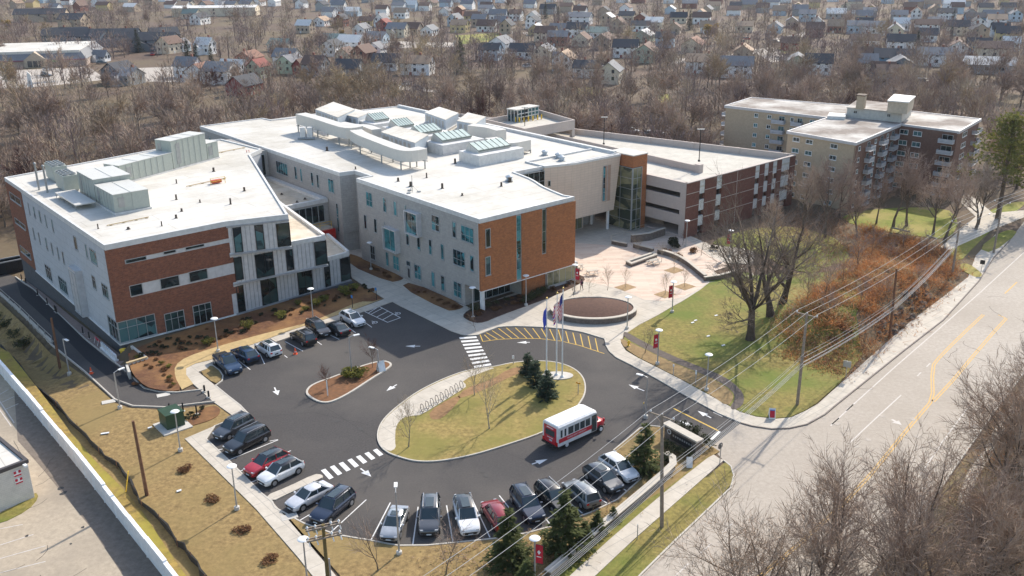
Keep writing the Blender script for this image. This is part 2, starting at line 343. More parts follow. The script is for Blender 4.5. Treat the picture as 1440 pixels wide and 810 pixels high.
# everything outside the lot that is paved with concrete, one slab
WALK = [(541, 421), (552, 425), (563, 431), (600, 449), (635, 466.5), (648, 470.8), (660, 472.3), (672, 471.5), (682, 467.5), (700, 460.6), (712, 459.6), (725, 459.3), (745, 459.8), (769.6, 461), (793, 463), (819, 467.6), (850.4, 477),
        (852.5, 486.7), (857, 494.5), (866.7, 503.3), (890, 515), (926.7, 535), (966.7, 558.3), (1010, 581.7), (1041.7, 595), (1058, 599.5), (1085, 603.5), (1110, 602.5), (1135, 597), (1160, 583), (1176.7, 569), (1266.7, 496.7), (1326.7, 450), (1376.7, 395), (1396.7, 363), (1420, 338),
        (1400, 330), (1372, 360), (1361.7, 390), (1330, 415), (1280, 453), (1226.7, 500), (1200, 524), (1150, 569), (1132, 579), (1112, 588), (1090, 590), (1063, 587), (1040, 580), (1000, 558), (960, 536), (925, 518), (897, 504), (880, 494), (873, 483), (877, 472), (898, 458), (925, 444), (945, 432), (960, 424), (985, 408), (996, 399),
        (1060, 388), (1058, 384), (1010, 388), (1000, 378), (1010, 370), (1062, 372), (1062, 352), (1000, 345), (965, 330), (935, 315), (860, 285), (800, 290), (760, 330), (806, 383), (690, 425), (677, 440), (640, 425), (560, 388), (500, 345), (470, 330), (455, 338), (480, 365), (496, 392)]
sheet('concrete_walk', W2(WALK), .10, m_conc, skirt=.15)
sheet('concrete_walk', W2([(541, 421), (552, 425), (297, 513), (309, 522), (290, 520), (279, 524), (302, 542.5), (321, 557), (355, 586), (330, 587.5), (300, 566), (272, 541), (262, 528), (262, 519), (275, 512.5), (294, 508), (410, 465.5), (503, 435)]), .115, m_conc, skirt=.15)
sheet('concrete_walk', W2([(260, 618), (302, 600), (290, 618.3), (320, 646.7), (368, 695), (383, 706.7), (395, 720), (470, 808), (500, 850), (470, 850), (420, 786), (360, 716.7)]), .115, m_conc, skirt=.15)
sheet('concrete_walk', W2([(1000, 638), (1012, 646), (1018, 648), (891.7, 759.3), (838, 810), (790, 856), (750, 856), (800, 812), (856.7, 760), (930, 697)]), .10, m_conc, skirt=.15)
# plaza pavers
sheet('plaza_paving', W2([(807, 342), (845, 345), (872, 349), (890, 338), (930, 330), (950, 330), (975, 343), (1000, 362), (1028, 374), (1004, 382), (996, 396), (985, 406), (960, 419), (930, 424), (905, 422), (885, 413), (862, 405), (835, 399), (815, 396), (806, 384)]), .106, m_pave)
# lawns
def lawn(name, P, m, dz=.11, sm=1, step=None, skirt=.12): return sheet(name, smooth_poly(W2(P), sm), dz, m, step=step, skirt=skirt)
lawn('lawn', [(880, 470), (898, 458.5), (925, 444.5), (945, 432.5), (960, 424.5), (985, 408), (998, 398), (1060, 388), (1100, 384), (1140, 385), (1200, 395), (1215, 440), (1200, 470), (1213, 500), (1180, 540), (1148, 568), (1132, 578), (1112, 587), (1090, 589), (1063, 586), (1040, 579), (1000, 557), (960, 535), (925, 517), (897, 503), (882, 493), (875, 483)], m_lawn, sm=0, step=2.0)
lawn('lawn', [(1000, 345), (1062, 352), (1110, 380), (1140, 384), (1200, 392), (1190, 340), (1120, 318), (1060, 322), (1010, 335)], m_green)
lawn('lawn', [(1010, 387.5), (1000, 392), (996, 399), (1058, 388), (1056, 383)], m_lawn, .108, skirt=0)
lawn('lawn', [(1180, 302), (1250, 292), (1330, 292), (1350, 310), (1335, 338), (1270, 330), (1200, 318)], m_green, .05)
lawn('lawn', [(1346, 372), (1330, 350), (1370, 312), (1402, 290), (1440, 282), (1440, 290), (1400, 318), (1372, 345)], m_green, .06)
lawn('lawn', [(1349, 372), (1362, 371), (1381, 385), (1380, 390), (1371, 391), (1352, 380)], m_green, .11)
lawn('lawn', [(1375, 350), (1395, 357), (1432, 328), (1422, 323), (1405, 328)], m_green, .11)
lawn('lawn', [(1018, 649), (1027, 657), (1031.5, 670), (1027, 686.5), (950, 759.3), (903, 806), (850, 862), (785, 862), (838, 811), (891.7, 760)], m_lawn)
kerb('kerb', W2([(1018, 648.5), (1028, 657), (1032, 670), (1027.5, 687), (950.5, 760), (903.5, 806.5), (850, 864)]), m_kerb, closed=False)
lawn('lawn', [(1001, 629), (1012, 636), (995, 645), (940, 688), (860, 755), (780, 830), (700, 850), (500, 850), (478, 810), (398, 720), (388, 717), (426.7, 738), (473, 755), (526.7, 763.5), (560, 770), (600, 769.5), (637, 766), (695.8, 760), (740, 752.5), (780, 741.5), (830, 723.5), (868.6, 705), (904, 673), (864, 634), (881, 620.5), (901, 603.5), (915, 600.5), (936, 603), (985, 626)], m_dry, sm=0)
lawn('lawn', [(895, 712), (935, 690), (990, 646), (1000, 640), (930, 697), (856.7, 760), (800, 812), (760, 848), (720, 850)], m_lawn, .113, sm=0, skirt=0)
# big dry lawn on the left of the lot, follows the fall of the ground beside the ramp
DRY = [(262, 617), (360, 717), (420, 787), (470, 850), (380, 850), (260, 850), (238, 810), (180, 735), (115, 660), (55, 585), (0, 515), (-40, 470), (-40, 400), (0, 425), (72, 498), (120, 530), (162, 567), (181, 574), (233, 578), (303, 569), (328, 588), (300, 600)]
sheet('lawn', [GT(*p)[:2] for p in DRY], .05, m_dry, step=2.5, skirt=.1)
lawn('ditch_bank', [(0, 480), (60, 555), (115, 630), (190, 705), (230, 765), (275, 830), (250, 830), (236, 806), (180, 735), (115, 660), (55, 585), (0, 518)], mat('bank_grass', (.36, .25, .065), .95, scale=1.0, col2=(.16, .11, .045), big=(.26, .22, .04), bigscale=.2, bump=.4), .10, sm=1)
# lower asphalt lot beyond the white fence
sheet('old_lot', W2([(-60, 500), (0, 523), (55, 590), (115, 665), (180, 740), (238, 815), (262, 850), (-120, 850)]), .03, m_asph_o)
sheet('fence_shade_strip', W2([(25, 620), (60, 660), (130, 745), (200, 850), (262, 850), (238, 815), (180, 740), (115, 665), (55, 590), (20, 550)]), .036, mat('old_asphalt_shaded', (.19, .155, .125), .92, .25, 1.6))  # strip paints the white fence's shadow onto the old lot
lawn('lawn', [(-20, 735), (0, 722), (30, 708), (50, 692), (55, 700), (40, 718), (0, 738)], m_lawn, .08)
# drive ramp
DRV = [(285, 549), (249.6, 553), (223.7, 552), (203, 547), (181, 526.5), (166, 514), (120, 478), (75, 435), (48, 408), (22, 390), (0, 381), (-30, 395), (0, 408), (20, 428), (72, 485), (120, 524), (162, 563), (187, 572), (233, 574), (303, 565.5), (320, 557)]
sheet('drive', [GT(*p)[:2] for p in DRV], .07, m_asph, step=2.0)
sheet('drive', [GT(*p)[:2] for p in [(170, 545), (120, 505), (75, 459), (30, 417), (22, 392), (50, 412), (77, 438), (122, 481), (166, 517), (190, 540)]], .085, m_asph_d, step=2.0)  # dark sheet painted where the left wing shades the ramp
USE_T = True
kerb('kerb', [GT(*p) for p in DRV[0:10]], m_kerb, z1=.2, closed=False); kerb('kerb', [GT(*p) for p in DRV[13:20]], m_kerb, z1=.2, closed=False)
sheet('paver_strip', [GT(*p)[:2] for p in [(170, 500), (100, 446), (62, 414), (38, 396), (30, 398), (50, 410), (77, 435.5), (122, 479), (168, 515), (183, 528), (184, 512)]], .12, m_strip, step=2.0)
USE_T = False
# planting beds
lawn('mulch_bed', [(489, 357), (506, 362), (568, 391), (564.5, 395), (548, 398), (490, 373)], m_mulch, .14)
lawn('mulch_bed', [(563, 404), (578, 397), (655, 431), (642.7, 437), (627.7, 438)], m_mulch, .14)
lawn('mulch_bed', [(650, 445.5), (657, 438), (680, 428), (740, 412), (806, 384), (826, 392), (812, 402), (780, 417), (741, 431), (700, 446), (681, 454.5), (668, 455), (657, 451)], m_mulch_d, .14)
lawn('mulch_bed', [(180, 505), (186, 490), (318.4, 447), (493, 397), (541, 420), (524, 425), (505, 425), (470, 440), (440, 453), (400, 463), (360, 473), (300, 490), (262, 503), (245.7, 515), (246, 531), (256, 549), (240, 551), (222, 549), (205, 545), (186, 527)], m_mulch, .125, sm=1)
lawn('grass_strip', [(541, 420), (524, 425), (505, 425), (470, 440), (440, 453), (400, 463), (360, 473), (300, 490), (262, 503), (245.7, 515), (246, 531), (256, 549), (272, 541), (262, 528), (262, 519), (275, 512), (294, 507.5), (410, 465), (503, 434.5)], mat('straw_grass', (.47, .34, .165), .95, .2, 1.4), .118, sm=0, skirt=0)
lawn('mulch_bed', [(258, 600), (275, 580), (300, 570), (312, 577), (303, 590), (270, 600)], m_mulch, .12, sm=2)
lawn('grass_patch', [(281, 524), (290, 521), (297, 514), (309, 522), (312, 530), (310, 536), (302, 541)], m_dry, .13)
# islands in the lot
OVAL = [(695.5, 516.8), (659, 520.7), (623, 533.7), (586.6, 551.8), (555.5, 575), (537, 593), (530, 611.4), (533.5, 627), (545, 637.5), (560, 643.3), (584.7, 650), (615.6, 650), (662, 641.8), (708, 628), (763.7, 609.4), (795, 592), (813, 571.7), (824, 553), (821.7, 533), (808, 519), (785, 510.5), (757, 508), (721, 510.5)]
ov = smooth_poly(W2(OVAL), 2)
sheet('roundabout_island', ov, .13, m_oval, skirt=.15); kerb('kerb', ov, m_kerb, z1=.15)
sheet('island_walk', smooth_poly(W2([(696, 519), (690, 520.5), (649, 536), (657, 544), (650, 549), (618, 569), (592, 585), (581, 586), (566, 588.5), (556.5, 601), (555.5, 622), (557, 632), (547, 637), (534.5, 627), (531.5, 611.4), (538, 594), (556.5, 576), (587.5, 553), (624, 535), (659.5, 522), (690, 518)]), 1), .138, m_conc)
ISL = [(430, 552), (439, 541.5), (470, 531), (509, 515.5), (538, 508), (550, 511.7), (549, 517), (522, 533.7), (490.7, 554.4), (467.4, 566), (452, 567.4), (436, 559.6)]
isl = smooth_poly(W2(ISL), 2); sheet('island_bed', isl, .13, mat('island_mulch', (.235, .11, .05), .95, scale=2, col2=(.12, .06, .03), bump=.4), skirt=.15); kerb('kerb', isl, m_kerb, z1=.16, w=.25)
pil = smooth_poly(W2([(372, 699), (405, 686), (442, 668), (452, 668.5), (455, 672), (447, 676), (400, 698), (384, 706)]), 1); sheet('island_walk', pil, .13, m_conc, skirt=.15)
# dirt rings and bare scrapes
lawn('bare_patch', [(655, 547), (690, 536), (715, 520), (740, 515), (748, 520), (720, 530), (690, 545), (665, 556), (640, 563)], m_dirt, .136)
lawn('bare_patch', [(603, 580), (632, 562), (650, 557), (640, 572), (622, 590), (606, 592)], m_dirt, .136)
lawn('service_path', [(878, 466), (895, 476), (940, 499), (985, 517), (1020, 531), (1041, 548), (1047, 560), (1044, 572), (1032, 578), (1026, 574), (1034, 562), (1030, 551), (1012, 538), (980, 524), (935, 506), (890, 483), (876, 473)], mat('cinder_path', (.125, .10, .085), .95, .25, 2), .118)
lawn('scrub_lawn', [(872, 476), (890, 484), (935, 507), (980, 525), (1012, 539), (1029, 552), (1032, 562), (1023, 573), (1000, 556.5), (960, 535), (925, 517), (897, 503), (882, 493), (874, 484)], mat('scrub_grass', (.34, .235, .11), .95, scale=1.3, col2=(.19, .125, .06)), .115)
# road
RL = [(850, 866), (903, 806), (950, 759.5), (1027, 687), (1032, 670), (1028, 657), (1018, 648), (1010, 640), (1001, 628), (1041.7, 595), (1058, 599.5), (1085, 603.5), (1110, 602.5), (1135, 597), (1160, 583), (1176.7, 569), (1266.7, 496.7), (1326.7, 450), (1376.7, 395), (1396.7, 363), (1420, 338), (1445, 305), (1500, 260), (1640, 175), (1800, 95), (1850, 110), (1690, 240), (1520, 420), (1440, 525), (1405, 570), (1345, 655), (1300, 720), (1230, 800), (1180, 866)]
sheet('road', W2(RL), .024, m_road)
kerb('kerb', W2([(1041.7, 595.5), (1058, 600), (1085, 604), (1110, 603), (1135, 597.5), (1160, 583.5), (1176.7, 569.5), (1266.7, 497.2), (1326.7, 450.5), (1376.7, 395.5), (1396.7, 363.5), (1420, 338.5)]), mat('kerb_dark', (.20, .17, .15), .9, .2, 2), closed=False)
kerb('kerb', W2([(1520, 420), (1440, 525), (1405, 570), (1345, 655), (1300, 720), (1230, 800), (1180, 866)]), m_kerb, closed=False)
sheet('road_walk', W2([(1440, 560), (1415, 600), (1395, 640), (1375, 670), (1362, 705), (1370, 735), (1390, 770), (1400, 780), (1395, 790), (1375, 775), (1352, 735), (1346, 705), (1360, 665), (1382, 635), (1402, 597), (1440, 545)]), .05, m_conc)
sheet('road_verge', W2([(1520, 425), (1440, 528), (1345, 660), (1300, 725), (1180, 870), (2300, 870), (2300, 300), (1855, 115), (1695, 245)]), .02, mat('leafy_verge', (.225, .15, .085), .95, scale=1.2, col2=(.11, .075, .045), big=(.20, .16, .075), bigscale=.06))
sheet('side_road', W2([(1335, 352), (1322, 348), (1372, 305), (1352, 286), (1325, 268), (1340, 262), (1372, 280), (1396, 300), (1440, 296), (1440, 306), (1400, 322)]), .068, m_conc)
# ------------------------------------------------------------------ painted markings (one object per painted group)
ZM = .027
def strokes(name, segs, w, m, z=ZM, w1=None):
    mb = MB()
    for a, b in segs:
        a = G(*a)[:2]; b = G(*b)[:2]; d = b - a; L = np.linalg.norm(d); n = np.array([-d[1], d[0]]) / L * w / 2
        mb.add([(*(a + n), z), (*(a - n), z), (*(b - n), z), (*(b + n), z)], [(0, 1, 2, 3)])
    o = mb.build(name, m); o['kind'] = 'structure'; return o
def line(name, P, w, m, z=ZM): return strokes(name, list(zip(P[:-1], P[1:])), w, m, z)
strokes('stall_line', [((401, 480.5), (426, 494)), ((445, 480), (452.5, 485)), ((464.5, 471.5), (477, 477.5)), ((489, 460), (500, 468)), ((511, 452), (523, 460.5)), ((365, 497), (372, 512)), ((335, 507), (352, 520)), ((400, 500), (404, 503)),
                       ((306, 633), (391, 618.5)), ((322, 647), (391, 619)), ((337, 663), (409, 634)), ((352, 679), (427, 648)), ((420, 733), (437, 723)), ((466, 748), (515, 703)),
                       ((521, 761), (549, 707)), ((580.5, 766), (588, 713)), ((637, 763), (628, 711)), ((689, 756), (665, 705)), ((722, 722), (702, 697)), ((819, 722), (800, 706)), ((854, 708), (836, 697)), ((882, 691), (868, 683)), ((776, 741), (750, 706))], .11, m_white)
AX = [(512, 440), (536, 432), (564, 447), (540, 455)]
strokes('access_hatching', [((513, 438.5), (534, 431.5)), ((534, 431.5), (563, 447)), ((563, 447), (545, 453.5)), ((545, 453.5), (513, 438.5)), ((522, 442), (538, 433.5)), ((530, 446), (546, 437.5)), ((538, 450), (553, 441.5)), ((518, 440.5), (530, 433))], .12, m_white)
def cross(name, a0, a1, b0, b1, n, fill):
    mb = MB(); A0, A1, B0, B1 = (G(*p)[:2] for p in (a0, a1, b0, b1))
    for k in range(n):
        t0 = (k + .5 - fill / 2) / n; t1 = (k + .5 + fill / 2) / n
        q = [A0 + (A1 - A0) * t0, B0 + (B1 - B0) * t0, B0 + (B1 - B0) * t1, A0 + (A1 - A0) * t1]
        mb.add([(*p, ZM) for p in q], [(0, 1, 2, 3)])
    o = mb.build(name, m_white); o['kind'] = 'structure'
cross('crosswalk', (645, 473.5), (668, 519), (669, 472), (692, 515), 9, .5)
cross('crosswalk', (448, 663), (533, 630), (460, 676), (542, 638), 7, .5)
HY = [(679, 469), (692, 481.5), (698.5, 460.5), (725, 459.5), (769.6, 462), (793, 464.5), (819, 468.8), (850, 478)]
line('yellow_hatching', [(675, 470.5), (679, 480.5), (700, 477.5), (730, 476), (760, 476.5), (790, 480), (815, 486), (836, 493), (850, 497.5)], .12, m_yellow)
strokes('yellow_hatching', [((681, 471), (690, 479)), ((684, 468), (700, 477.5)), ((692, 465), (710, 477)), ((701, 462), (720, 476.5)), ((712, 461.2), (730, 476)), ((724.5, 461), (741, 476)), ((737, 461.5), (750, 476.3)), ((749, 461.8), (760, 476.5)), ((761, 462), (770, 477.3)), ((773, 463), (780, 478.5)), ((785, 464), (790, 480)), ((795.5, 466), (800, 482)), ((805.5, 468), (810, 484.5)), ((816, 470), (820, 487.5)), ((827, 473), (831, 491)), ((837, 476), (841, 494.5))], .12, m_yellow)
def arrow(name, tail, tip, m=m_white, w=.16, hw=.42, hl=1.25, z=ZM):
    a = G(*tail)[:2]; b = G(*tip)[:2]; d = b - a; d /= np.linalg.norm(d); n = np.array([-d[1], d[0]]); mb = MB(); c = b - d * hl
    P = [a + n * w / 2, a - n * w / 2, c - n * w / 2, c + n * w / 2, c - n * hw, b, c + n * hw]
    mb.add([(*p, z) for p in P], [(0, 1, 2, 3), (4, 5, 6)]); o = mb.build(name, m); o['kind'] = 'structure'
arrow('lane_arrow', (591, 487), (570, 487)); arrow('lane_arrow', (558, 541), (543.5, 550)); arrow('lane_arrow', (386, 545), (391, 556)); arrow('lane_arrow', (507, 659), (522, 670.5))
arrow('lane_arrow', (748, 653), (770, 646)); arrow('lane_arrow', (906, 550), (884, 541)); arrow('lane_arrow', (1000, 588), (981, 578)); arrow('lane_arrow', (956, 592), (975, 601)); arrow('lane_arrow', (745, 481.5), (727, 482))
line('centre_line', [(947, 574.5), (1010, 606)], .2, m_yellow); line('stop_line', [(1012, 607), (996, 622)], .3, m_white); strokes('stop_line', [((1003, 580), (1016, 586))], .16, m_wfade)
for q in ((559.5, 441), (527, 453.5)):      # wheelchair symbols on the reserved stalls: head, back, wheel, foot
    p = G(*q)[:2]; ex, ey = -E1, -E2
    def at(a, b): return p + ex * a + ey * b
    mb = MB(); ring = [(.36 * math.cos(t), .36 * math.sin(t)) for t in np.linspace(.6, 5.6, 14)]
    for (a, b), (c, d) in list(zip(ring[:-1], ring[1:])) + [((0, .05), (0, -.5)), ((0, -.05), (.38, -.05)), ((.38, -.05), (.5, .4)), ((-.06, -.66), (.1, -.66)), ((0, -.3), (.28, -.3))]:
        A, B = at(a, b), at(c, d); dd = (B - A) / np.linalg.norm(B - A); nn = np.array([-dd[1], dd[0]]) * .06
        mb.add([(*(A + nn), ZM), (*(A - nn), ZM), (*(B - nn), ZM), (*(B + nn), ZM)], [(0, 1, 2, 3)])
    o = mb.build('accessible_parking_symbol', m_white); o['kind'] = 'structure'
ZR = .03
line('edge_line', [(1168, 599), (1200, 569), (1260, 515), (1320, 463), (1380, 410), (1440, 355)], .14, m_wfade, ZR)
strokes('edge_line', [((1170, 597), (1180, 588)), ((1190, 578), (1200, 569))], .14, m_white, ZR)
line('lane_line', [(1267, 556), (1243, 578), (1216, 603), (1195, 623)], .14, m_wfade, ZR)
strokes('lane_line', [((1000, 765), (985, 778)), ((968, 793), (950, 810)), ((1018, 748), (1030, 736)), ((1295, 524), (1290, 529)), ((1308, 511), (1303, 516))], .14, m_wfade, ZR)
for off in (-.14, .14):
    for P in ([(1383, 442.7), (1360, 464), (1336.7, 486.7), (1320, 504), (1313, 513), (1311, 530), (1311.7, 553), (1308, 566.7), (1276.7, 603), (1226.7, 665), (1190, 705), (1130, 760), (1040, 835)], [(1415, 448), (1395, 470), (1366.7, 503), (1340, 535), (1312, 565)]):
        Q = [G(*p)[:2] for p in P]; mb = MB()
        for a, b in zip(Q[:-1], Q[1:]):
            d = b - a; n = np.array([-d[1], d[0]]) / np.linalg.norm(d); a = a + n * off; b = b + n * off
            mb.add([(*(a + n * .07), ZR), (*(a - n * .07), ZR), (*(b - n * .07), ZR), (*(b + n * .07), ZR)], [(0, 1, 2, 3)])
        o = mb.build('centre_line', m_yfade); o['kind'] = 'structure'
line('centre_line', [(1430, 397), (1413, 413)], .2, m_yfade, ZR); line('centre_line', [(1404, 443), (1415, 448)], .2, m_yfade, ZR)
line('edge_line', [(1293, 670), (1325, 622), (1360, 575)], .14, m_wfade, ZR)
arrow('turn_arrow', (1254, 590), (1268, 598), m_wfade, .3, .5, .9, ZR)
strokes('stall_line', [((0, 744), (32, 738)), ((0, 767), (47, 752)), ((0, 786), (64, 768)), ((0, 806), (64, 790)), ((-10, 550), (20, 595)), ((-8, 566), (16, 600)), ((0, 555), (12, 548)), ((3, 566), (20, 558)), ((8, 576), (26, 568))], .11, m_wfade, .04)
rgc = random.Random(4)
for k in range(16):                    # tar-sealed cracks in the old road and the old lot
    px, py = rgc.choice([(rgc.uniform(1190, 1420), 0), (rgc.uniform(20, 150), 1)])
    if py == 0: py = 569 - (px - 1176) * .86 + rgc.uniform(15, 110)
    else: py = rgc.uniform(640, 800)
    a = rgc.uniform(0, 6.3); p = G(px, py)[:2]; mb = MB(); pts = [p]
    for j in range(rgc.randint(3, 7)): a += rgc.uniform(-.6, .6); pts.append(pts[-1] + .8 * np.array([math.cos(a), math.sin(a)]))
    for A, B in zip(pts[:-1], pts[1:]):
        d = (B - A) / np.linalg.norm(B - A); n = np.array([-d[1], d[0]]) * .022
        mb.add([(*(A + n), .042), (*(A - n), .042), (*(B - n), .042), (*(B + n), .042)], [(0, 1, 2, 3)])
    o = mb.build('road_crack', plain('tar', (.05, .045, .04), .8)); o['kind'] = 'structure'
line('asphalt_joint', [(355, 587), (440, 580), (520, 598)], .05, plain('joint', (.035, .033, .032), .8), .024); line('asphalt_joint', [(452, 569), (500, 600), (533, 622)], .05, plain('joint', (.035, .033, .032), .8), .024); line('asphalt_joint', [(700, 632), (740, 648), (790, 640), (840, 612), (880, 570)], .05, plain('joint', (.035, .033, .032), .8), .024)
for k in range(40):
    px, py = rgc.choice([(rgc.uniform(420, 640), rgc.uniform(470, 500)), (rgc.uniform(360, 520), rgc.uniform(590, 640)), (rgc.uniform(480, 860), rgc.uniform(655, 700)), (rgc.uniform(1100, 1300), rgc.uniform(560, 640)), (rgc.uniform(20, 120), rgc.uniform(680, 800))]); p = G(px, py)[:2]; a0 = rgc.uniform(.08, .45)
    P = [(p[0] + a0 * rgc.uniform(.5, 1.2) * math.cos(t_), p[1] + a0 * rgc.uniform(.5, 1.2) * math.sin(t_), .0405) for t_ in np.linspace(0, 6.28, 10)[:-1]]; mb = MB(); mb.add(P, [tuple(range(9))]); o = mb.build('oil_stain', plain('oil_stain' if px < 900 else 'road_stain', (.045, .042, .04) if py < 700 and px < 900 else (.345, .30, .255), .7)); o['kind'] = 'structure'
# ================================================================== BUILDINGS
def membrane(name, c, lap, w):
    m, nt, b = nodes_of(name); N = nt.nodes; L = nt.links
    geo = N.new('ShaderNodeNewGeometry'); mp = N.new('ShaderNodeMapping'); mp.inputs['Rotation'].default_value = (0, 0, -RZ); L.new(geo.outputs['Position'], mp.inputs[0])
    br = N.new('ShaderNodeTexBrick'); br.offset = .4; br.inputs['Scale'].default_value = 1; br.inputs['Brick Width'].default_value = 22; br.inputs['Row Height'].default_value = w
    br.inputs['Mortar Size'].default_value = .05; br.inputs['Color1'].default_value = lin(c); br.inputs['Color2'].default_value = lin(tuple(q * .955 for q in c)); br.inputs['Mortar'].default_value = lin(lap); L.new(mp.outputs[0], br.inputs['Vector'])
    out = br.outputs['Color']
    for sc, lo, hi, d0, d1 in ((.09, .44, .66, 1.0, .80), (.9, .3, .75, 1.03, .93), (.35, .60, .72, 1.0, .86)):
        n = N.new('ShaderNodeTexNoise'); n.inputs['Scale'].default_value = sc; n.inputs['Detail'].default_value = 8; n.inputs['Roughness'].default_value = .68; L.new(geo.outputs['Position'], n.inputs['Vector'])
        r = N.new('ShaderNodeValToRGB'); r.color_ramp.elements[0].position = lo; r.color_ramp.elements[1].position = hi; r.color_ramp.elements[0].color = (d0, d0, d0, 1); r.color_ramp.elements[1].color = (d1, d1 * .98, d1 * .94, 1); L.new(n.outputs['Fac'], r.inputs['Fac'])
        mx = N.new('ShaderNodeMix'); mx.data_type = 'RGBA'; mx.blend_type = 'MULTIPLY'; mx.inputs['Factor'].default_value = 1; L.new(out, mx.inputs[6]); L.new(r.outputs['Color'], mx.inputs[7]); out = mx.outputs[2]
    L.new(out, b.inputs['Base Color']); b.inputs['Roughness'].default_value = .8; b.inputs['Specular IOR Level'].default_value = .15; MATS[name] = m; return m
m_roof = membrane('white_roof_membrane', (.64, .615, .57), (.47, .445, .405), 3.0)
m_roof_o = mat('dusty_roof', (.55, .47, .36), .85, scale=1.2, col2=(.43, .36, .27), big=(.60, .54, .45), bigscale=.25)
m_cope = plain('white_coping', (.62, .61, .59), .55)
m_grey = bricky('grey_block', (.405, .385, .36), (.37, .352, .332), (.33, .31, .29), .8, .4, .02, fine=2.2, var=(.84, 1.14))
m_greyA = bricky('pale_metal_cladding', (.50, .51, .53), (.475, .485, .505), (.33, .34, .36), 3.2, 1.1, .02, fine=1.6, var=(.90, 1.08))
m_brickA = bricky('brown_brick', (.26, .09, .047), (.17, .06, .036), (.20, .13, .10), .42, .14, .014, fine=2.8, var=(.72, 1.28))
m_brickB = bricky('orange_brick', (.42, .145, .05), (.30, .105, .04), (.27, .165, .10), .42, .14, .014, fine=2.8, var=(.76, 1.24))
m_found = bricky('dark_foundation', (.10, .105, .115), (.09, .093, .10), (.07, .07, .075), .8, .4, .02, fine=2, var=(.85, 1.12))
m_tan = bricky('tan_panel', (.62, .50, .40), (.59, .475, .38), (.48, .385, .31), .9, .45, .022, fine=.8, var=(.94, 1.05), offset=0)
m_metal = plain('silver_metal_panel', (.60, .60, .61), .42, .3)
m_metal_d = plain('grey_metal_seam', (.36, .365, .38), .45, .3)
m_frame = plain('aluminium_frame', (.42, .44, .45), .4, .4)
m_sill = plain('white_trim', (.70, .70, .69), .5)
m_glass = glassy('window_glass', (.010, .020, .026), (.075, .16, .165), .28, thresh=.42)
m_glass2 = glassy('teal_window_glass', (.008, .022, .028), (.07, .26, .29), .35, thresh=.40)
m_glass_d = glassy('dark_glass', (.006, .012, .014), (.030, .060, .058), .3, thresh=.5)
m_glass_y = glassy('stair_glass', (.030, .045, .030), (.24, .23, .13), .3, thresh=.40)
m_sky = plain('skylight_glass', (.44, .53, .48), .15, 0, .6)
m_mech = mat('mech_green_grey', (.40, .425, .38), .5, scale=2.2, col2=(.33, .36, .325), spec=.4)
m_mech_top = mat('mech_top', (.55, .54, .50), .5, .08, 2)
m_duct = mat('white_duct', (.58, .55, .50), .5, .05, 2)
m_ahu = mat('blue_grey_unit', (.40, .45, .50), .45, .07, 2)
m_steel = plain('galvanised_steel', (.33, .34, .34), .45, .5)
m_precast = bricky('precast_concrete', (.50, .43, .385), (.48, .412, .37), (.43, .37, .33), 3.0, .24, .02, fine=1.5, var=(.93, 1.06), offset=0)
m_deck = mat('deck_concrete', (.56, .525, .46), .9, scale=.6, col2=(.48, .445, .38), big=(.53, .49, .425), bigscale=.1)
m_brickG = bricky('garage_brick', (.185, .072, .052), (.145, .058, .043), (.17, .10, .08), .42, .14, .014, fine=2.6, var=(.8, 1.2))
m_black = plain('black_metal', (.012, .012, .013), .5)
m_red = plain('red_paint', (.55, .025, .02), .4)
m_yel = plain('yellow_paint', (.75, .48, .04), .5)
m_stone = mat('field_stone', (.22, .18, .15), .9, scale=2.6, col2=(.085, .07, .062), bump=.6)
m_capst = mat('cap_stone', (.50, .45, .38), .85, .1, 2)

def uvp(poly): return [tuple(WLD(*p)[:2]) for p in poly]
def ubox(mb, u0, u1, v0, v1, z0, z1, m=0, mt=None):
    mb.prism(uvp([(u0, v0), (u1, v0), (u1, v1), (u0, v1)]), z0, z1, m, mt); return mb
class Wall:
    """vertical wall plane; P0 -> P1 runs left to right as seen from outside"""
    def __init__(s, P0, P1): s.o = np.array(P0, float)[:2]; d = np.array(P1, float)[:2] - s.o; s.L = np.linalg.norm(d); s.d = d / s.L; s.n = np.array([s.d[1], -s.d[0]])
    def px(s, x, y):
        r = ray(x, y); t = (s.o @ s.n) / (r[:2] @ s.n); q = r[:2] * t; return float((q - s.o) @ s.d), float(CAMH + r[2] * t)
    def P(s, a, out, z): q = s.o + s.d * a + s.n * out; return (q[0], q[1], z)
    def box(s, mb, s0, s1, o0, o1, z0, z1, m=0):
        c = s.P((s0 + s1) / 2, (o0 + o1) / 2, (z0 + z1) / 2)
        return mb.obox(c, (*(s.d * (s1 - s0) / 2), 0), (*(s.n * (o1 - o0) / 2), 0), (0, 0, (z1 - z0) / 2), m)
def uw(a, b): return Wall(WLD(*a), WLD(*b))
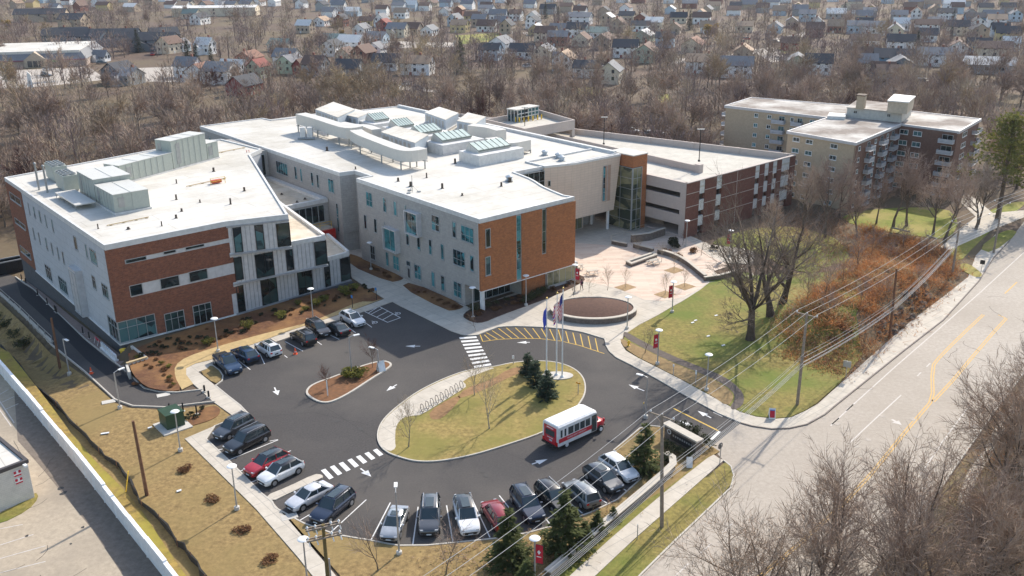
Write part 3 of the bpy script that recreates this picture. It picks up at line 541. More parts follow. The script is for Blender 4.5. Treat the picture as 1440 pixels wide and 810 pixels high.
def window(wall, rect, root, cols=1, rows=1, glass=None, name='window', fw=.09, out=.07, fm=None, mull=.06, trans=None, sill=True, base=0.):
    s0, s1, z0, z1 = rect; f = MB(); off = root.location; out += base
    for a in ((s0, s0 + fw, z0, z1), (s1 - fw, s1, z0, z1), (s0 + fw, s1 - fw, z0, z0 + fw), (s0 + fw, s1 - fw, z1 - fw, z1)): wall.box(f, a[0], a[1], -.05, out, a[2], a[3])
    for k in range(1, cols): c = s0 + (s1 - s0) * k / cols; wall.box(f, c - mull / 2, c + mull / 2, -.05, out - .01, z0 + fw, z1 - fw)
    zs = [z0 + (z1 - z0) * k / rows for k in range(1, rows)] if trans is None else [z0 + (z1 - z0) * t for t in trans]
    for c in zs: wall.box(f, s0 + fw, s1 - fw, -.05, out - .015, c - mull / 2, c + mull / 2)
    if sill: wall.box(f, s0 - .05, s1 + .05, -.05, out + .06, z0 - .07, z0 - .002)
    o = f.build(name, fm or m_frame, root, off)
    p = MB(); wall.box(p, s0 + fw, s1 - fw, -.06, base + .025, z0 + fw, z1 - fw); p.build('pane', glass or m_glass, o)
    for ch in o.children: ch.data.transform(Matrix.Translation(-Vector(off)))
    return o
def pwin(wall, TL, BR, root, sc=1, org=(0, 0), zmax=99., **k):
    a = wall.px(org[0] + TL[0] / sc, org[1] + TL[1] / sc); b = wall.px(org[0] + BR[0] / sc, org[1] + BR[1] / sc)
    return window(wall, (min(a[0], b[0]), max(a[0], b[0]), min(a[1], b[1]), min(zmax, max(a[1], b[1]))), root, **k)
def rim(mb, poly, z0, z1, w=.35, m=0, closed=True):
    n = len(poly); a = sum(poly[i][0] * poly[(i + 1) % n][1] - poly[(i + 1) % n][0] * poly[i][1] for i in range(n)); sg = 1 if a > 0 else -1
    P = [np.array(p[:2], float) for p in poly]; inn = []
    for i in range(n):
        d1 = P[i] - P[i - 1]; d2 = P[(i + 1) % n] - P[i]; d1 /= np.linalg.norm(d1); d2 /= np.linalg.norm(d2)
        n1 = np.array([-d1[1], d1[0]]) * sg; n2 = np.array([-d2[1], d2[0]]) * sg; b = n1 + n2; b /= max(.35, (b @ b) / 2); inn.append(P[i] + b * w)
    out = [P[i] - (inn[i] - P[i]) * .12 for i in range(n)]
    vs = [(*q, z) for z in (z0, z1) for q in out] + [(*q, z) for z in (z0, z1) for q in inn]
    fs = []
    for i in range(n):
        j = (i + 1) % n
        fs += [(i, j, n + j, n + i), (n + i, n + j, 3 * n + j, 3 * n + i), (2 * n + j, 2 * n + i, 3 * n + i, 3 * n + j), (j, i, 2 * n + i, 2 * n + j)]
    return mb.add(vs, fs, m)
def part(mb, name, m, root, smooth=None): return mb.build(name, m, root, root.location, smooth)

# ------------------------------------------------------------------ brick and metal academic wing (front left)
bA = thing('academic_wing', 'three storey brown brick and silver metal wing with stepped metal end and white roof', 'building', WLD(34, 121.3, 0))
HA = 14.05
A_UP = [(34, 121.3), (50.6, 121.3), (50.6, 140), (72.3, 160), (75.5, 165), (74, 177), (70, 178), (34, 170.5)]
mb = MB(); mb.prism(uvp([(34, 124), (34, 121.3), (50.4, 121.3), (50.6, 135), (72.3, 160), (76.0, 163), (74.5, 177), (70, 178), (34, 161)]), 0.25, 13.5); part(mb, 'wall', m_greyA, bA)
mb = MB(); mb.prism(uvp([(34.02, 121.4), (50.25, 121.4), (58.3, 118.95), (72.3, 160), (76.0, 163), (74.5, 177), (70, 178), (34.02, 170.3)]), 13.4, 13.86); part(mb, 'roof', m_roof, bA)
mb = MB(); rim(mb, uvp([(33.98, 121.25), (50.2, 121.25), (58.45, 118.75), (72.4, 160), (76.1, 163), (74.5, 177.1), (70, 178.1), (33.98, 170.6)]), 13.3, HA, .3); part(mb, 'parapet', m_cope, bA)
mb = MB(); mb.prism(uvp([(34.05, 121.4), (70, 121.8), (70, 150), (70, 178), (34.05, 170.4)]), -5.0, .25); part(mb, 'foundation', m_found, bA)
wAl = uw((34, 170.6), (34, 121.3)); wAf = uw((34, 121.3), (50.5, 121.3))
mb = MB(); ubox(mb, 33.93, 36, 161, 170.6, .3, 13.4); part(mb, 'end_brick_wall', m_brickA, bA)
# front brick: three courses split by two recessed metal bands
mb = MB(); z = [wAf.px(700 / 3.989, 180 + 765 / 3.989)[1], wAf.px(700 / 3.989, 180 + 739 / 3.989)[1], wAf.px(722 / 3.989, 340 + 315 / 3.989)[1], wAf.px(722 / 3.989, 340 + 247 / 3.989)[1]]
b0 = wAf.px(697 / 3.989, 180 + 739 / 3.989)[0]
wAf.box(mb, -.06, 16.55, -.3, .1, z[1], 13.32); wAf.box(mb, -.06, b0, -.3, .1, z[0], z[1]); wAf.box(mb, -.06, 16.8, -.3, .1, z[3], z[0])
wAf.box(mb, -.06, b0 + .1, -.3, .1, z[2], z[3]); wAf.box(mb, -.06, 17.0, -.3, .1, 3.4, z[2]); wAf.box(mb, 4.9, 15.9, -.3, .1, .35, 3.4); part(mb, 'brick_facing', m_brickA, bA)
mb = MB(); wAf.box(mb, b0, 16.7, -.3, .03, z[0], z[1]); wAf.box(mb, b0 + .1, 17.1, -.3, .03, z[2], z[3]); wAf.box(mb, 15.9, 17.0, -.3, .06, .3, 3.4)
for k in range(12): wAf.box(mb, 5 + k, 5.05 + k, 0, .06, z[2], z[3])
part(mb, 'metal_band', m_metal, bA)
mb = MB(); wAf.box(mb, -.1, 17.1, 0, .14, .12, .35); wAl.box(mb, 9.6, 49.4, 0, .14, .12, .35); part(mb, 'base_trim', m_sill, bA)
for TL, BR in (((700, 740), (823, 738)), ((913, 693), (988, 697)), ((1036, 668), (1147, 664))): pwin(wAf, TL, BR, bA, 3.989, (0, 180), cols=1, glass=m_glass_d, sill=False, base=.04)
for TL, BR in (((722, 247), (805, 292)), ((893, 208), (1010, 243)), ((1055, 170), (1168, 205))): pwin(wAf, TL, BR, bA, 3.989, (0, 340), cols=1, glass=m_glass_d, sill=False, base=.04)
for TL, BR, c in (((917, 405), (1042, 482), 3), ((1076, 360), (1193, 440), 3)): pwin(wAf, TL, BR, bA, 3.989, (0, 340), cols=c, trans=(.66,), glass=m_glass_d, base=.11)
window(wAf, (-.05, 4.9, .38, 3.4), bA, cols=4, trans=(.66,), glass=m_glass, name='corner_window', out=.12)
window(wAl, (45.6, 49.33, .38, 3.4), bA, cols=3, trans=(.66,), glass=m_glass_d, name='corner_window', out=.12)
for TL, BR in (((155, 417), (172, 488)), ((184, 437), (204, 508)), ((215, 460), (236, 532)), ((249, 483), (268, 558)), ((286, 510), (306, 587)), ((410, 600), (440, 690)), ((475, 648), (497, 733)),
               ((182, 557), (200, 627)), ((213, 583), (231, 653)), ((252, 613), (272, 688)), ((284, 640), (303, 712)), ((318, 665), (337, 740)), ((346, 688), (366, 765)), ((55, 355), (125, 440)), ((85, 500), (150, 575)), ((115, 655), (180, 740))):
    pwin(wAl, TL, BR, bA, 3.989, (0, 180), glass=m_glass2 if TL[0] > 150 else m_glass_d, cols=2 if TL[0] < 150 else 1, base=.08 if TL[0] < 150 else 0)
for TL, BR, c in (((500, 668), (550, 775), 4),): pwin(wAl, TL, BR, bA, 3.989, (0, 180), cols=c, glass=m_glass2)
for TL, BR, c in (((250, 120), (298, 228), 3), ((325, 185), (386, 305), 4), ((513, 182), (545, 272), 2), ((568, 225), (615, 328), 3)): pwin(wAl, TL, BR, bA, 3.989, (0, 340), cols=c, trans=(.7,), glass=m_glass)
a = wAl.px(416 / 3.989, 340 + 128 / 3.989); b = wAl.px(505 / 3.989, 340 + 430 / 3.989)
mb = MB(); wAl.box(mb, a[0], b[0], 0, .9, .4, a[1]); part(mb, 'bay', m_metal, bA); window(wAl, (a[0] + .1, a[0] + .8, .6, a[1] - .2), bA, name='bay_window', out=.06)
wb = Wall(wAl.P(a[0], .9, 0), wAl.P(b[0], .9, 0)); window(wb, (.25, b[0] - a[0] - .25, .7, a[1] - .4), bA, name='bay_window', cols=2, rows=3, glass=m_metal)
# stepped metal end: three storeys, each turned a little further
for k, (p1, zb, zt, back, nm) in enumerate([((70.0, 122.75), .25, 4.75, [(72.3, 133), (50.4, 140)], 'ground_storey'), ((64.6, 119.9), 4.75, 9.15, [(68.5, 142), (50.4, 144)], 'middle_storey'), ((58.4, 118.75), 9.15, 13.35, [(72.2, 159.8), (50.4, 146)], 'upper_storey')]):
    p0 = (50.3, 121.25); w = uw(p0, p1); mb = MB(); mb.prism(uvp([p0, p1] + back), zb, zt); st = part(mb, nm, m_metal, bA)
    mb = MB(); L = w.L
    w.box(mb, -.02, L + .12, 0, .22, zb - .12, zb + .13); w.box(mb, -.02, L + .12, 0, .16, zt - .25, zt - .003) if k == 2 else None
    ns = int(L / .62)
    for j in range(1, ns): w.box(mb, j * .62 - .03, j * .62 + .03, 0, .06, zb + .2, zt - .1)
    sd = uw(p1, back[0]); sd.box(mb, 0, sd.L, 0, .14, zb - .1, zb + .13); part(mb, 'metal_trim', m_metal_d, bA)
    if k < 2:
        mb = MB(); mb.prism(uvp([p0, p1] + back), zt - .05, zt + .06); part(mb, 'terrace_roof', m_roof_o, bA)
        mb = MB(); sd.box(mb, 0, sd.L, -.35, .1, zt - .35, zt + .45); w.box(mb, 0 if k == 0 else 0, L, -.3, .1, zt - .35, zt + .3); part(mb, 'parapet', m_cope, bA)
    o_ = (300, 280); q = 4.05
    wins = [[((125, 490), (185, 640), 1), ((265, 455), (372, 600), 2), ((475, 410), (570, 545), 2), ((627, 362), (670, 505), 1)], [((113, 335), (173, 455), 1), ((233, 318), (350, 430), 2), ((410, 290), (460, 400), 1)], [((105, 140), (172, 298), 1), ((230, 127), (295, 283), 1)]][k]
    for TL, BR, c in wins: pwin(w, TL, BR, bA, q, o_, cols=c, glass=m_glass_d if k < 2 else m_glass, out=.08, base=.05, fm=m_black, sill=False, zmax=zt - .35)
    a = w.px(o_[0] + [718, 573, 352][k] / q, o_[1] + [335, 255, 115][k] / q)[0]
    window(w, (a, L + .05, zb + .3, zt - .5), bA, name='corner_window', glass=m_glass_d, out=.08, base=.06, fm=m_black, sill=False)
    window(sd, (-.05, 1.6, zb + .3, zt - .5), bA, name='corner_window', glass=m_glass_d, out=.08, base=.06, fm=m_black, sill=False)
    if k < 2:
        for j in range(4): window(sd, (2.2 + 2.4 * j, 3.6 + 2.4 * j, zb + .5, zt - .7), bA, glass=m_glass_d, sill=False)
# roof equipment of the wing (each unit lifts off the roof)
def unit(name, label, poly, z0, z1, m=m_mech, mt=m_mech_top, cat='roof unit', seams=0, curb=True, group=None):
    c = np.mean([WLD(*p)[:2] for p in poly], 0); t = thing(name, label, cat, (c[0], c[1], z0), 0, group)
    mb = MB(); mb.prism(uvp(poly), z0 + .25, z1); part(mb, 'casing', m, t)
    mb = MB(); cc = np.mean(poly, 0); mb.prism(uvp([tuple(cc + (np.array(p) - cc) * 1.015) for p in poly]), z1 + .004, z1 + .09)
    a, b = np.array(poly[0]), np.array(poly[1]); d_, e_ = np.array(poly[3]), np.array(poly[2])
    for k in range(1, seams + 1):
        f = k / (seams + 1); p = a + (b - a) * f; r = d_ + (e_ - d_) * f; mb.bar((*WLD(*p)[:2], z1 + .11), (*WLD(*r)[:2], z1 + .11), .08, .06)
    part(mb, 'cover', mt, t)
    if curb:
        mb = MB(); mb.prism(uvp([tuple(cc + (np.array(p) - cc) * 1.06) for p in poly]), z0, z0 + .25); part(mb, 'curb', m_cope, t)
    w = uw(poly[0], poly[1]); mb = MB()
    for k in range(int(w.L / 1.6)):
        w.box(mb, .5 + 1.6 * k, 1.4 + 1.6 * k, 0, .03, z0 + .5, max(z0 + .9, z1 - .4))
    if w.L > 2 and m is m_ahu: part(mb, 'access_panel', m_steel, t)
    ww = uw(poly[0], poly[1]); wx = uw(poly[3], poly[0])
    for w_ in (ww, wx):
        mb = MB(); w_.box(mb, .04, w_.L - .04, 0, .03, z0 + .27, z0 + .34)
        for k in range(1, int(w_.L / 1.3)): w_.box(mb, 1.3 * k - .02, 1.3 * k + .02, 0, .035, z0 + .3, z1 - .05)
        w_.box(mb, w_.L * .12, w_.L * .12 + .9, 0, .045, z0 + .9, z1 - .5)
        part(mb, 'panel_joint', m_steel, t)
    return t
zr = 13.86
unit('rooftop_unit', 'pale green roof unit nearest to the brick front of the left wing', [(40.2, 135.6), (45.2, 135.6), (45.2, 143.5), (40.2, 143.5)], zr, 16.7, seams=1)
unit('rooftop_unit', 'pale green roof unit stepping up behind the front one on the left wing', [(40.2, 143.8), (45.6, 143.8), (45.6, 151.5), (40.2, 151.5)], zr, 17.4, seams=1)
unit('rooftop_unit', 'long low pale green roof casing with rows of bolts along the left wing', [(47.0, 153.0), (57.2, 157.3), (55.9, 160.6), (45.7, 156.3)], zr, 16.9, seams=2)
unit('rooftop_unit', 'tallest pale green roof casing at the far end of the left wing', [(57.3, 157.35), (64.6, 160.4), (63.2, 163.8), (55.9, 160.7)], zr, 18.8, seams=2)
unit('rooftop_unit', 'small low pale green box ending the long roof casing row', [(64.7, 160.45), (67.2, 161.5), (66.0, 164.6), (63.4, 163.8)], zr, 16.9)
for k, (u, v, n) in enumerate([(39.3, 161.5, 4), (38.6, 153.5, 4)]):
    t = thing('condenser', ['pale green condenser bank with fans, farther of the two on the left wing', 'pale green condenser bank with fans, nearer of the two on the left wing'][k], 'condenser', WLD(u, v, zr))
    mb = MB(); ubox(mb, u, u + 2.2, v, v + 4.6, zr + .3, zr + 2.6); part(mb, 'casing', m_mech, t)
    for j in range(n):
        for i2 in (0, 1):
            c = WLD(u + .6 + i2 * 1.05, v + .7 + j * 1.1, zr + 2.6); mb = MB(); mb.lathe(c, [(.48, 0), (.48, .22), (.38, .22), (.36, .05)], 12); part(mb, 'fan', m_steel, t)
    mb = MB(); ubox(mb, u + .1, u + 2.1, v + .2, v + 4.4, zr, zr + .3); part(mb, 'base_frame', m_steel, t)
for k, (u, v) in enumerate([(36.1, 158.5), (36.6, 155.8)]):
    t = thing('flue_pipe', ['steel flue pipe, farther of the pair near the left roof edge', 'steel flue pipe, nearer of the pair near the left roof edge'][k], 'flue', WLD(u, v, zr))
    mb = MB(); c = WLD(u, v, zr); mb.tube([c, c + [0, 0, 4.1]], .16, 8); part(mb, 'pipe', m_steel, t, 40); mb = MB(); mb.lathe(c + [0, 0, 4.1], [(.24, 0), (.24, .18), (.05, .3)], 8); part(mb, 'cap', m_steel, t)
t = thing('pipe_rack', 'low white pipe platform with handrail on the left wing roof edge', 'platform', WLD(37.6, 147, zr)); mb = MB()
ubox(mb, 36.6, 39.5, 141.5, 151.5, zr + .7, zr + .85); part(mb, 'deck', m_duct, t); mb = MB()
for v in np.arange(142, 152, 1.9):
    for u in (36.7, 39.4): ubox(mb, u, u + .08, v, v + .08, zr, zr + .7)
part(mb, 'support', m_steel, t)
t = thing('equipment_skid', 'small red unit with yellow rails on the left wing roof', 'roof unit', WLD(58.5, 143.7, zr)); mb = MB(); ubox(mb, 58.0, 59.6, 143.3, 144.1, zr + .15, zr + .6); part(mb, 'tank', plain('rust_red', (.5, .1, .04), .6), t)
mb = MB()
for u in (57.6, 60): ubox(mb, u, u + .06, 143, 143.06, zr, zr + 1.1)
for z_ in (.5, 1.05): ubox(mb, 57.6, 60.06, 143.0, 143.05, zr + z_, zr + z_ + .05)
part(mb, 'rail', m_yel, t)
def vent(u, v, z, h=.5, r=.1, lab='short black roof vent pipe'):
    mb = MB(); c = WLD(u, v, z); mb.lathe(c, [(r * 1.7, 0), (r * 1.6, .05), (r, .08), (r, h), (r * .7, h)], 8); o = mb.build('roof_vent', plain('vent_dark', (.07, .055, .045), .7), off=c, loc=c); return o
rgv = random.Random(3)
for u, v, wh in [(48, 131, 0), (46, 128, 0), (43, 125.5, 0), (39, 127, 0), (52, 134, 0), (55, 130, 0), (50, 138, 0), (54, 148, 0), (62, 152, 0), (60, 136, 0), (36, 130, 0)]:
    tag(vent(u, v, zr, rgv.uniform(.3, .9), rgv.uniform(.08, .2)), 'small dark vent pipe on the white roof of the left wing', 'vent', 'vent pipes on the left wing roof')

for k, (a, b) in enumerate([((150, 317), (209, 305)), ((262, 262), (318, 250)), ((290, 218), (345, 207))]):
    A, B = G(*a, zr + .15), G(*b, zr + .15); mb = MB(); mb.tube([A, B], .07, 6)
    for f in (.1, .4, .7, .95): q = A + (B - A) * f; mb.bar(q + (-.2, 0, -.12), q + (.2, 0, -.12), .08, .06)
    tag(mb.build('roof_pipe', plain('tan_pipe', (.50, .37, .20), .6), off=A, loc=A), ['tan gas pipe on the roof nearest the brick front', 'tan pipe across the middle of the left wing roof', 'tan pipe at the far right corner of the left wing roof'][k], 'pipe')
# ------------------------------------------------------------------ link between the wings
bL = thing('link_building', 'low two storey link with dark glazed front and red entrance portal between the two wings', 'building', WLD(67, 141, 0))
mb = MB(); mb.prism(uvp([(67.5, 141.3), (77.2, 141.3), (77.2, 163), (74.5, 163), (69.5, 148)]), 0, 8.25); part(mb, 'wall', m_grey, bL)
mb = MB(); mb.prism(uvp([(67.6, 141.5), (77.15, 141.5), (77.15, 162.8), (74.6, 162.8), (69.6, 148.2)]), 8.2, 8.32); part(mb, 'roof', m_roof_o, bL)
wl = uw((66.5, 141.3), (77.2, 141.3)); mb = MB(); wl.box(mb, 0, 10.7, -.4, .15, 8.0, 8.7); ubox(mb, 76.0, 77.15, 141.5, 162.5, 8.25, 8.8); part(mb, 'parapet', m_cope, bL)
window(wl, (.4, 9.9, 4.7, 7.7), bL, cols=8, rows=1, glass=m_glass_d, name='ribbon_window', mull=.12)
mb = MB(); ubox(mb, 71.8, 76.3, 138.6, 141.3, 3.9, 4.3); part(mb, 'canopy', m_roof_o, bL)
mb = MB(); ubox(mb, 71.6, 76.6, 138.2, 138.7, 3.1, 4.0); ubox(mb, 76.0, 76.6, 138.2, 138.7, 0, 3.1); ubox(mb, 71.6, 72.2, 138.2, 138.7, 0, 3.1); ubox(mb, 76.1, 76.55, 138.7, 141.3, .02, 3.9); part(mb, 'entrance_portal', m_red, bL)
window(wl, (5.8, 9.3, .2, 3.2), bL, cols=3, glass=m_glass_d, name='entrance_glazing')
mb = MB()
for u in (72, 74, 76.2): ubox(mb, u, u + .06, 138.8, 138.86, 4.3, 5.3)
ubox(mb, 72, 76.2, 138.8, 138.85, 5.25, 5.31); ubox(mb, 72, 76.2, 138.8, 138.85, 4.8, 4.85); part(mb, 'guard_rail', m_yel, bL)
wl2 = uw((72.4, 163), (77.2, 163)); window(wl2, (.4, 4.2, 9.0, 13), bL, cols=3, glass=m_glass_d, name='stair_window')
mb = MB(); mb.prism(uvp([(72.3, 163.05), (77.25, 163.05), (77.25, 178), (74.6, 178)]), 8.2, 13.6); part(mb, 'stair_block', m_grey, bL)
mb = MB(); l0, l1 = WLD(73.6, 162.3, 8.3), WLD(73.2, 162.6, 14.3)
for s_ in (-.25, .25): mb.bar(l0 + s_ * np.array([*E1, 0]), l1 + s_ * np.array([*E1, 0]), .07)
for k in range(18): p = l0 + (l1 - l0) * (k + .5) / 18; mb.bar(p - .25 * np.array([*E1, 0]), p + .25 * np.array([*E1, 0]), .05)
tag(mb.build('ladder', m_red, off=l0, loc=l0), 'red roof ladder on the dark glass between the wings', 'ladder')
for u, v in [(70, 144), (72.5, 143.4), (74.5, 144.3), (73, 150)]: tag(vent(u, v, 8.32, .3, .18), 'small dark drain dome on the dusty link roof', 'vent', 'drain domes on the link roof')

# ------------------------------------------------------------------ main hall
bB = thing('main_hall', 'large three storey grey hall with orange brick front, tan panelled end and white roof', 'building', WLD(77.3, 98.95, 0))
HB = 13.95
curve = [UV(G(x, y, HB)) for x, y in ((807.5, 276.3), (793, 274), (778, 267.9), (764, 261.6), (754, 255), (745.5, 250.3), (733, 245.3), (723, 241.6))]
B_POLY = [(77.3, 98.95)] + curve + [(105.6, 117.4), (111, 116.2), (121.9, 116), (122.6, 152), (123, 187), (92, 190.5), (91.5, 194), (77.3, 194), (77.3, 136.7), (80, 136.3), (80, 131.3), (77.3, 131.3)]
mb = MB(); mb.prism(uvp([(77.3, 98.95)] + curve + [(99.9, 118), (105.6, 118), (105.6, 194), (77.3, 194), (77.3, 136.7), (80, 136.3), (80, 131.3), (77.3, 131.3)]), 3.35, 13.4)
mb.prism(uvp([(105.6, 121), (122, 121), (122.6, 152), (122.9, 187), (105.6, 189)]), 0, 13.4); part(mb, 'wall', m_grey, bB)
mb = MB(); mb.prism(uvp([(77.32, 102.8), (86.2, 102.8), (86.2, 100.2), (90.4, 100.2), (90.4, 101.5), (95, 101.5), (97.5, 118), (105.6, 121), (105.6, 193.9), (77.32, 193.9), (77.32, 136.9), (80.02, 136.5), (80.02, 131.2), (77.32, 131.2)]), 0, 3.4); part(mb, 'ground_storey', m_grey, bB)
mb = MB(); mb.prism(uvp([(p[0], p[1]) for p in B_POLY]), 13.4, 13.78); part(mb, 'roof', m_roof, bB)
mb = MB(); rim(mb, uvp(B_POLY), 13.3, HB, .3); part(mb, 'parapet', m_cope, bB)
wBl = uw((77.3, 131.3), (77.3, 98.95)); wBf = uw((77.3, 98.95), (curve[0][0], 98.95)); wBl2 = uw((77.3, 194), (77.3, 136.7))
LB = wBf.L
g0 = wBf.px(725.3, 296)[0]; g1 = wBf.px(733.2, 391)[0]; h0, h1 = wBf.px(761.8, 288.4)[0], wBf.px(767.8, 356.4)[0]; hz = wBf.px(767.8, 356.4)[1]
mb = MB(); zt = 13.31
wBf.box(mb, -.08, g0, -.3, .1, 3.3, zt); wBf.box(mb, g1, h0, -.3, .1, 3.3, zt); wBf.box(mb, h1, LB + .05, -.3, .1, 3.3, zt); wBf.box(mb, h0, h1, -.3, .1, 3.3, hz)
part(mb, 'brick_facing', m_brickB, bB)
mb = MB(); ubox(mb, 86.0, 90.45, 99.9, 100.3, .1, 3.3); part(mb, 'brick_pier', m_brickB, bB)
mb = MB(); wBf.box(mb, -.1, LB + .06, -.3, .14, 3.18, 3.3); part(mb, 'soffit_trim', m_sill, bB)
mb = MB(); wBl.box(mb, 31.9, 32.43, 0, .02, 3.3, 13.3); part(mb, 'corner_trim', m_sill, bB)
window(wBf, (g0 + .02, g1 - .02, 3.4, 13.2), bB, rows=6, glass=m_glass2, name='strip_window', out=.04, sill=False); window(wBf, (h0 + .02, h1 - .02, hz + .03, 13.2), bB, rows=4, glass=m_glass_d, name='strip_window', out=.04, sill=False)
for TL, BR in (((485, 128), (515, 226)), ((485, 285), (516, 382))): pwin(wBf, TL, BR, bB, 3.989, (560, 290), base=.11, glass=m_glass)
wg = uw((78.6, 102.8), (86.0, 102.8)); window(wg, (.3, 7.3, .15, 3.2), bB, cols=6, glass=m_glass_d, name='storefront', sill=False)
wg2 = uw((90.4, 99.6), (97.4, 99.6)); mb = MB(); ubox(mb, 90.45, 97.0, 99.75, 101.6, .1, 3.2); part(mb, 'storefront_bay', m_metal, bB)
window(wg2, (.05, 6.5, .6, 3.15), bB, cols=5, rows=1, glass=m_glass_y, name='storefront', sill=False)
c = WLD(78.0, 99.6, 0); mb = MB(); mb.tube([c, c + [0, 0, 3.3]], .36, 14); part(mb, 'column', m_sill, bB, 40)
r2, r5, r6 = (280, 140), (280, 290), (560, 290); q = 3.989
for TL, BR, o_, cc in [((935, 513), (975, 607), r2, 2), ((1030, 547), (1053, 635), r2, 1), ((1090, 568), (1112, 655), r2, 1), ((1152, 590), (1166, 675), r2, 1), ((1303, 642), (1350, 745), r2, 2), ((303, 83), (327, 180), r6, 1), ((352, 102), (425, 215), r6, 3),
                       ((924, 45), (943, 130), r5, 1), ((980, 67), (1000, 152), r5, 1), ((1037, 88), (1047, 172), r5, 1), ((1160, 135), (1180, 222), r5, 1), ((1222, 163), (1243, 248), r5, 1), ((1288, 183), (1308, 275), r5, 1), ((238, 208), (259, 303), r6, 1), ((307, 235), (377, 350), r6, 3), ((403, 272), (427, 370), r6, 1),
                       ((960, 215), (990, 305), r5, 2), ((1046, 253), (1066, 338), r5, 1), ((1087, 272), (1125, 365), r5, 2), ((1163, 303), (1187, 340), r5, 1), ((1207, 322), (1248, 418), r5, 2), ((1303, 365), (1325, 455), r5, 1), ((1357, 387), (1382, 478), r5, 1), ((240, 387), (263, 478), r6, 1), ((310, 415), (357, 520), r6, 2)]:
    pwin(wBl, TL, BR, bB, q, o_, cols=cc, glass=m_glass2, trans=(.42,) if cc > 1 else None)
dr = pwin(wBl, (1169, 342), (1187, 407), bB, q, r5, name='door', glass=plain('door_dark', (.05, .05, .055), .4), sill=False)
for TL, BR, o_ in (((1172, 598), (1262, 770), r2), ((1050, 92), (1140, 262), r5)):
    a = wBl.px(o_[0] + TL[0] / q, o_[1] + TL[1] / q); b = wBl.px(o_[0] + BR[0] / q, o_[1] + BR[1] / q)
    mb = MB(); d_ = .9; wBl.box(mb, a[0], b[0] - .5, 0, d_, b[1] - .15, b[1]); wBl.box(mb, a[0], b[0] - .5, 0, d_, a[1] - .6, a[1] - .45); wBl.box(mb, a[0], a[0] + .15, 0, d_, b[1], a[1] - .6); wBl.box(mb, b[0] - .65, b[0] - .5, 0, d_, b[1], a[1] - .6)
    by = part(mb, 'bay', m_metal, bB); w = Wall(wBl.P(a[0], .6, 0), wBl.P(b[0], .6, 0)); o = window(w, (.15, b[0] - a[0] - .65, b[1], a[1] - .6), bB, name='bay_window', cols=2, glass=m_glass2, sill=False)
for TL, BR, cc in (((430, 340), (500, 432), 5), ((533, 373), (552, 450), 1), ((565, 385), (582, 462), 1), ((625, 405), (645, 487), 1), ((657, 417), (676, 498), 1), ((722, 440), (760, 527), 2), ((768, 580), (784, 662), 1), ((772, 640), (790, 745), 1), ((25, 200), (40, 262), 1), ((57, 210), (70, 262), 1), ((90, 222), (103, 255), 1)):
    pwin(wBl2, TL, BR, bB, q, r2, cols=cc, glass=m_glass2)
# tan panelled box over the entrance court, its outer end leaning
mb = MB(); bt = uvp([(105.6, 116.9), (111, 115.4), (121.0, 115.2), (121.0, 122), (105.6, 122)]); tp = uvp([(105.6, 116.9), (111, 115.2), (122.15, 114.95), (122.15, 122), (105.6, 122)]); n = 5
mb.add([(*p, 3.9) for p in bt] + [(*p, 14.05) for p in tp], [(i, (i + 1) % n, n + (i + 1) % n, n + i) for i in range(n)] + [tuple(range(n))[::-1]])
part(mb, 'tan_panel_wall', m_tan, bB)
mb = MB(); rim(mb, tp, 13.7, 14.06, .3); part(mb, 'tan_coping', m_cope, bB)
wT = uw((111, 115.2), (122.15, 114.95)); pwin(wT, (848.3, 233.6), (853.3, 281.7), bB, rows=4, glass=m_glass2, name='slot_window', out=.05, sill=False)
mb = MB(); a = wT.px(848.3, 233.6); b = wT.px(857, 281.7); wT.box(mb, a[0] + .55, b[0] + .1, -.02, .04, b[1], a[1]); part(mb, 'slot_reveal', plain('tan_reveal', (.40, .27, .20), .8), bB)
wC = uw((99.9, 117.4), (105.6, 116.9)); window(wC, (0, wC.L - .05, 1.0, 13.3), bB, cols=5, rows=7, glass=m_glass_d, name='curtain_wall', sill=False)
wR = uw((105.6, 116.9), (111, 115.25)); pwin(wR, (770, 254), (774.5, 262), bB, glass=m_glass_d, sill=False)
wU = uw((104, 119.5), (117.5, 119.5)); mb = MB(); ubox(mb, 104, 117.6, 119.6, 121.2, 0, 3.9); part(mb, 'court_wall', m_tan, bB); window(wU, (.2, 13.2, .2, 3.6), bB, cols=11, glass=m_glass_y, name='storefront', sill=False)
mb = MB(); c = WLD(120.6, 116.3, 0); mb.tube([c, c + [0, 0, 3.95]], .3, 12); c = WLD(120.6, 120.5, 0); mb.tube([c, c + [0, 0, 3.95]], .3, 12); part(mb, 'court_column', m_sill, bB, 40)
mb = MB(); ubox(mb, 122.0, 122.7, 116.5, 186.5, 13.4, 14.3); part(mb, 'edge_upstand', m_cope, bB)
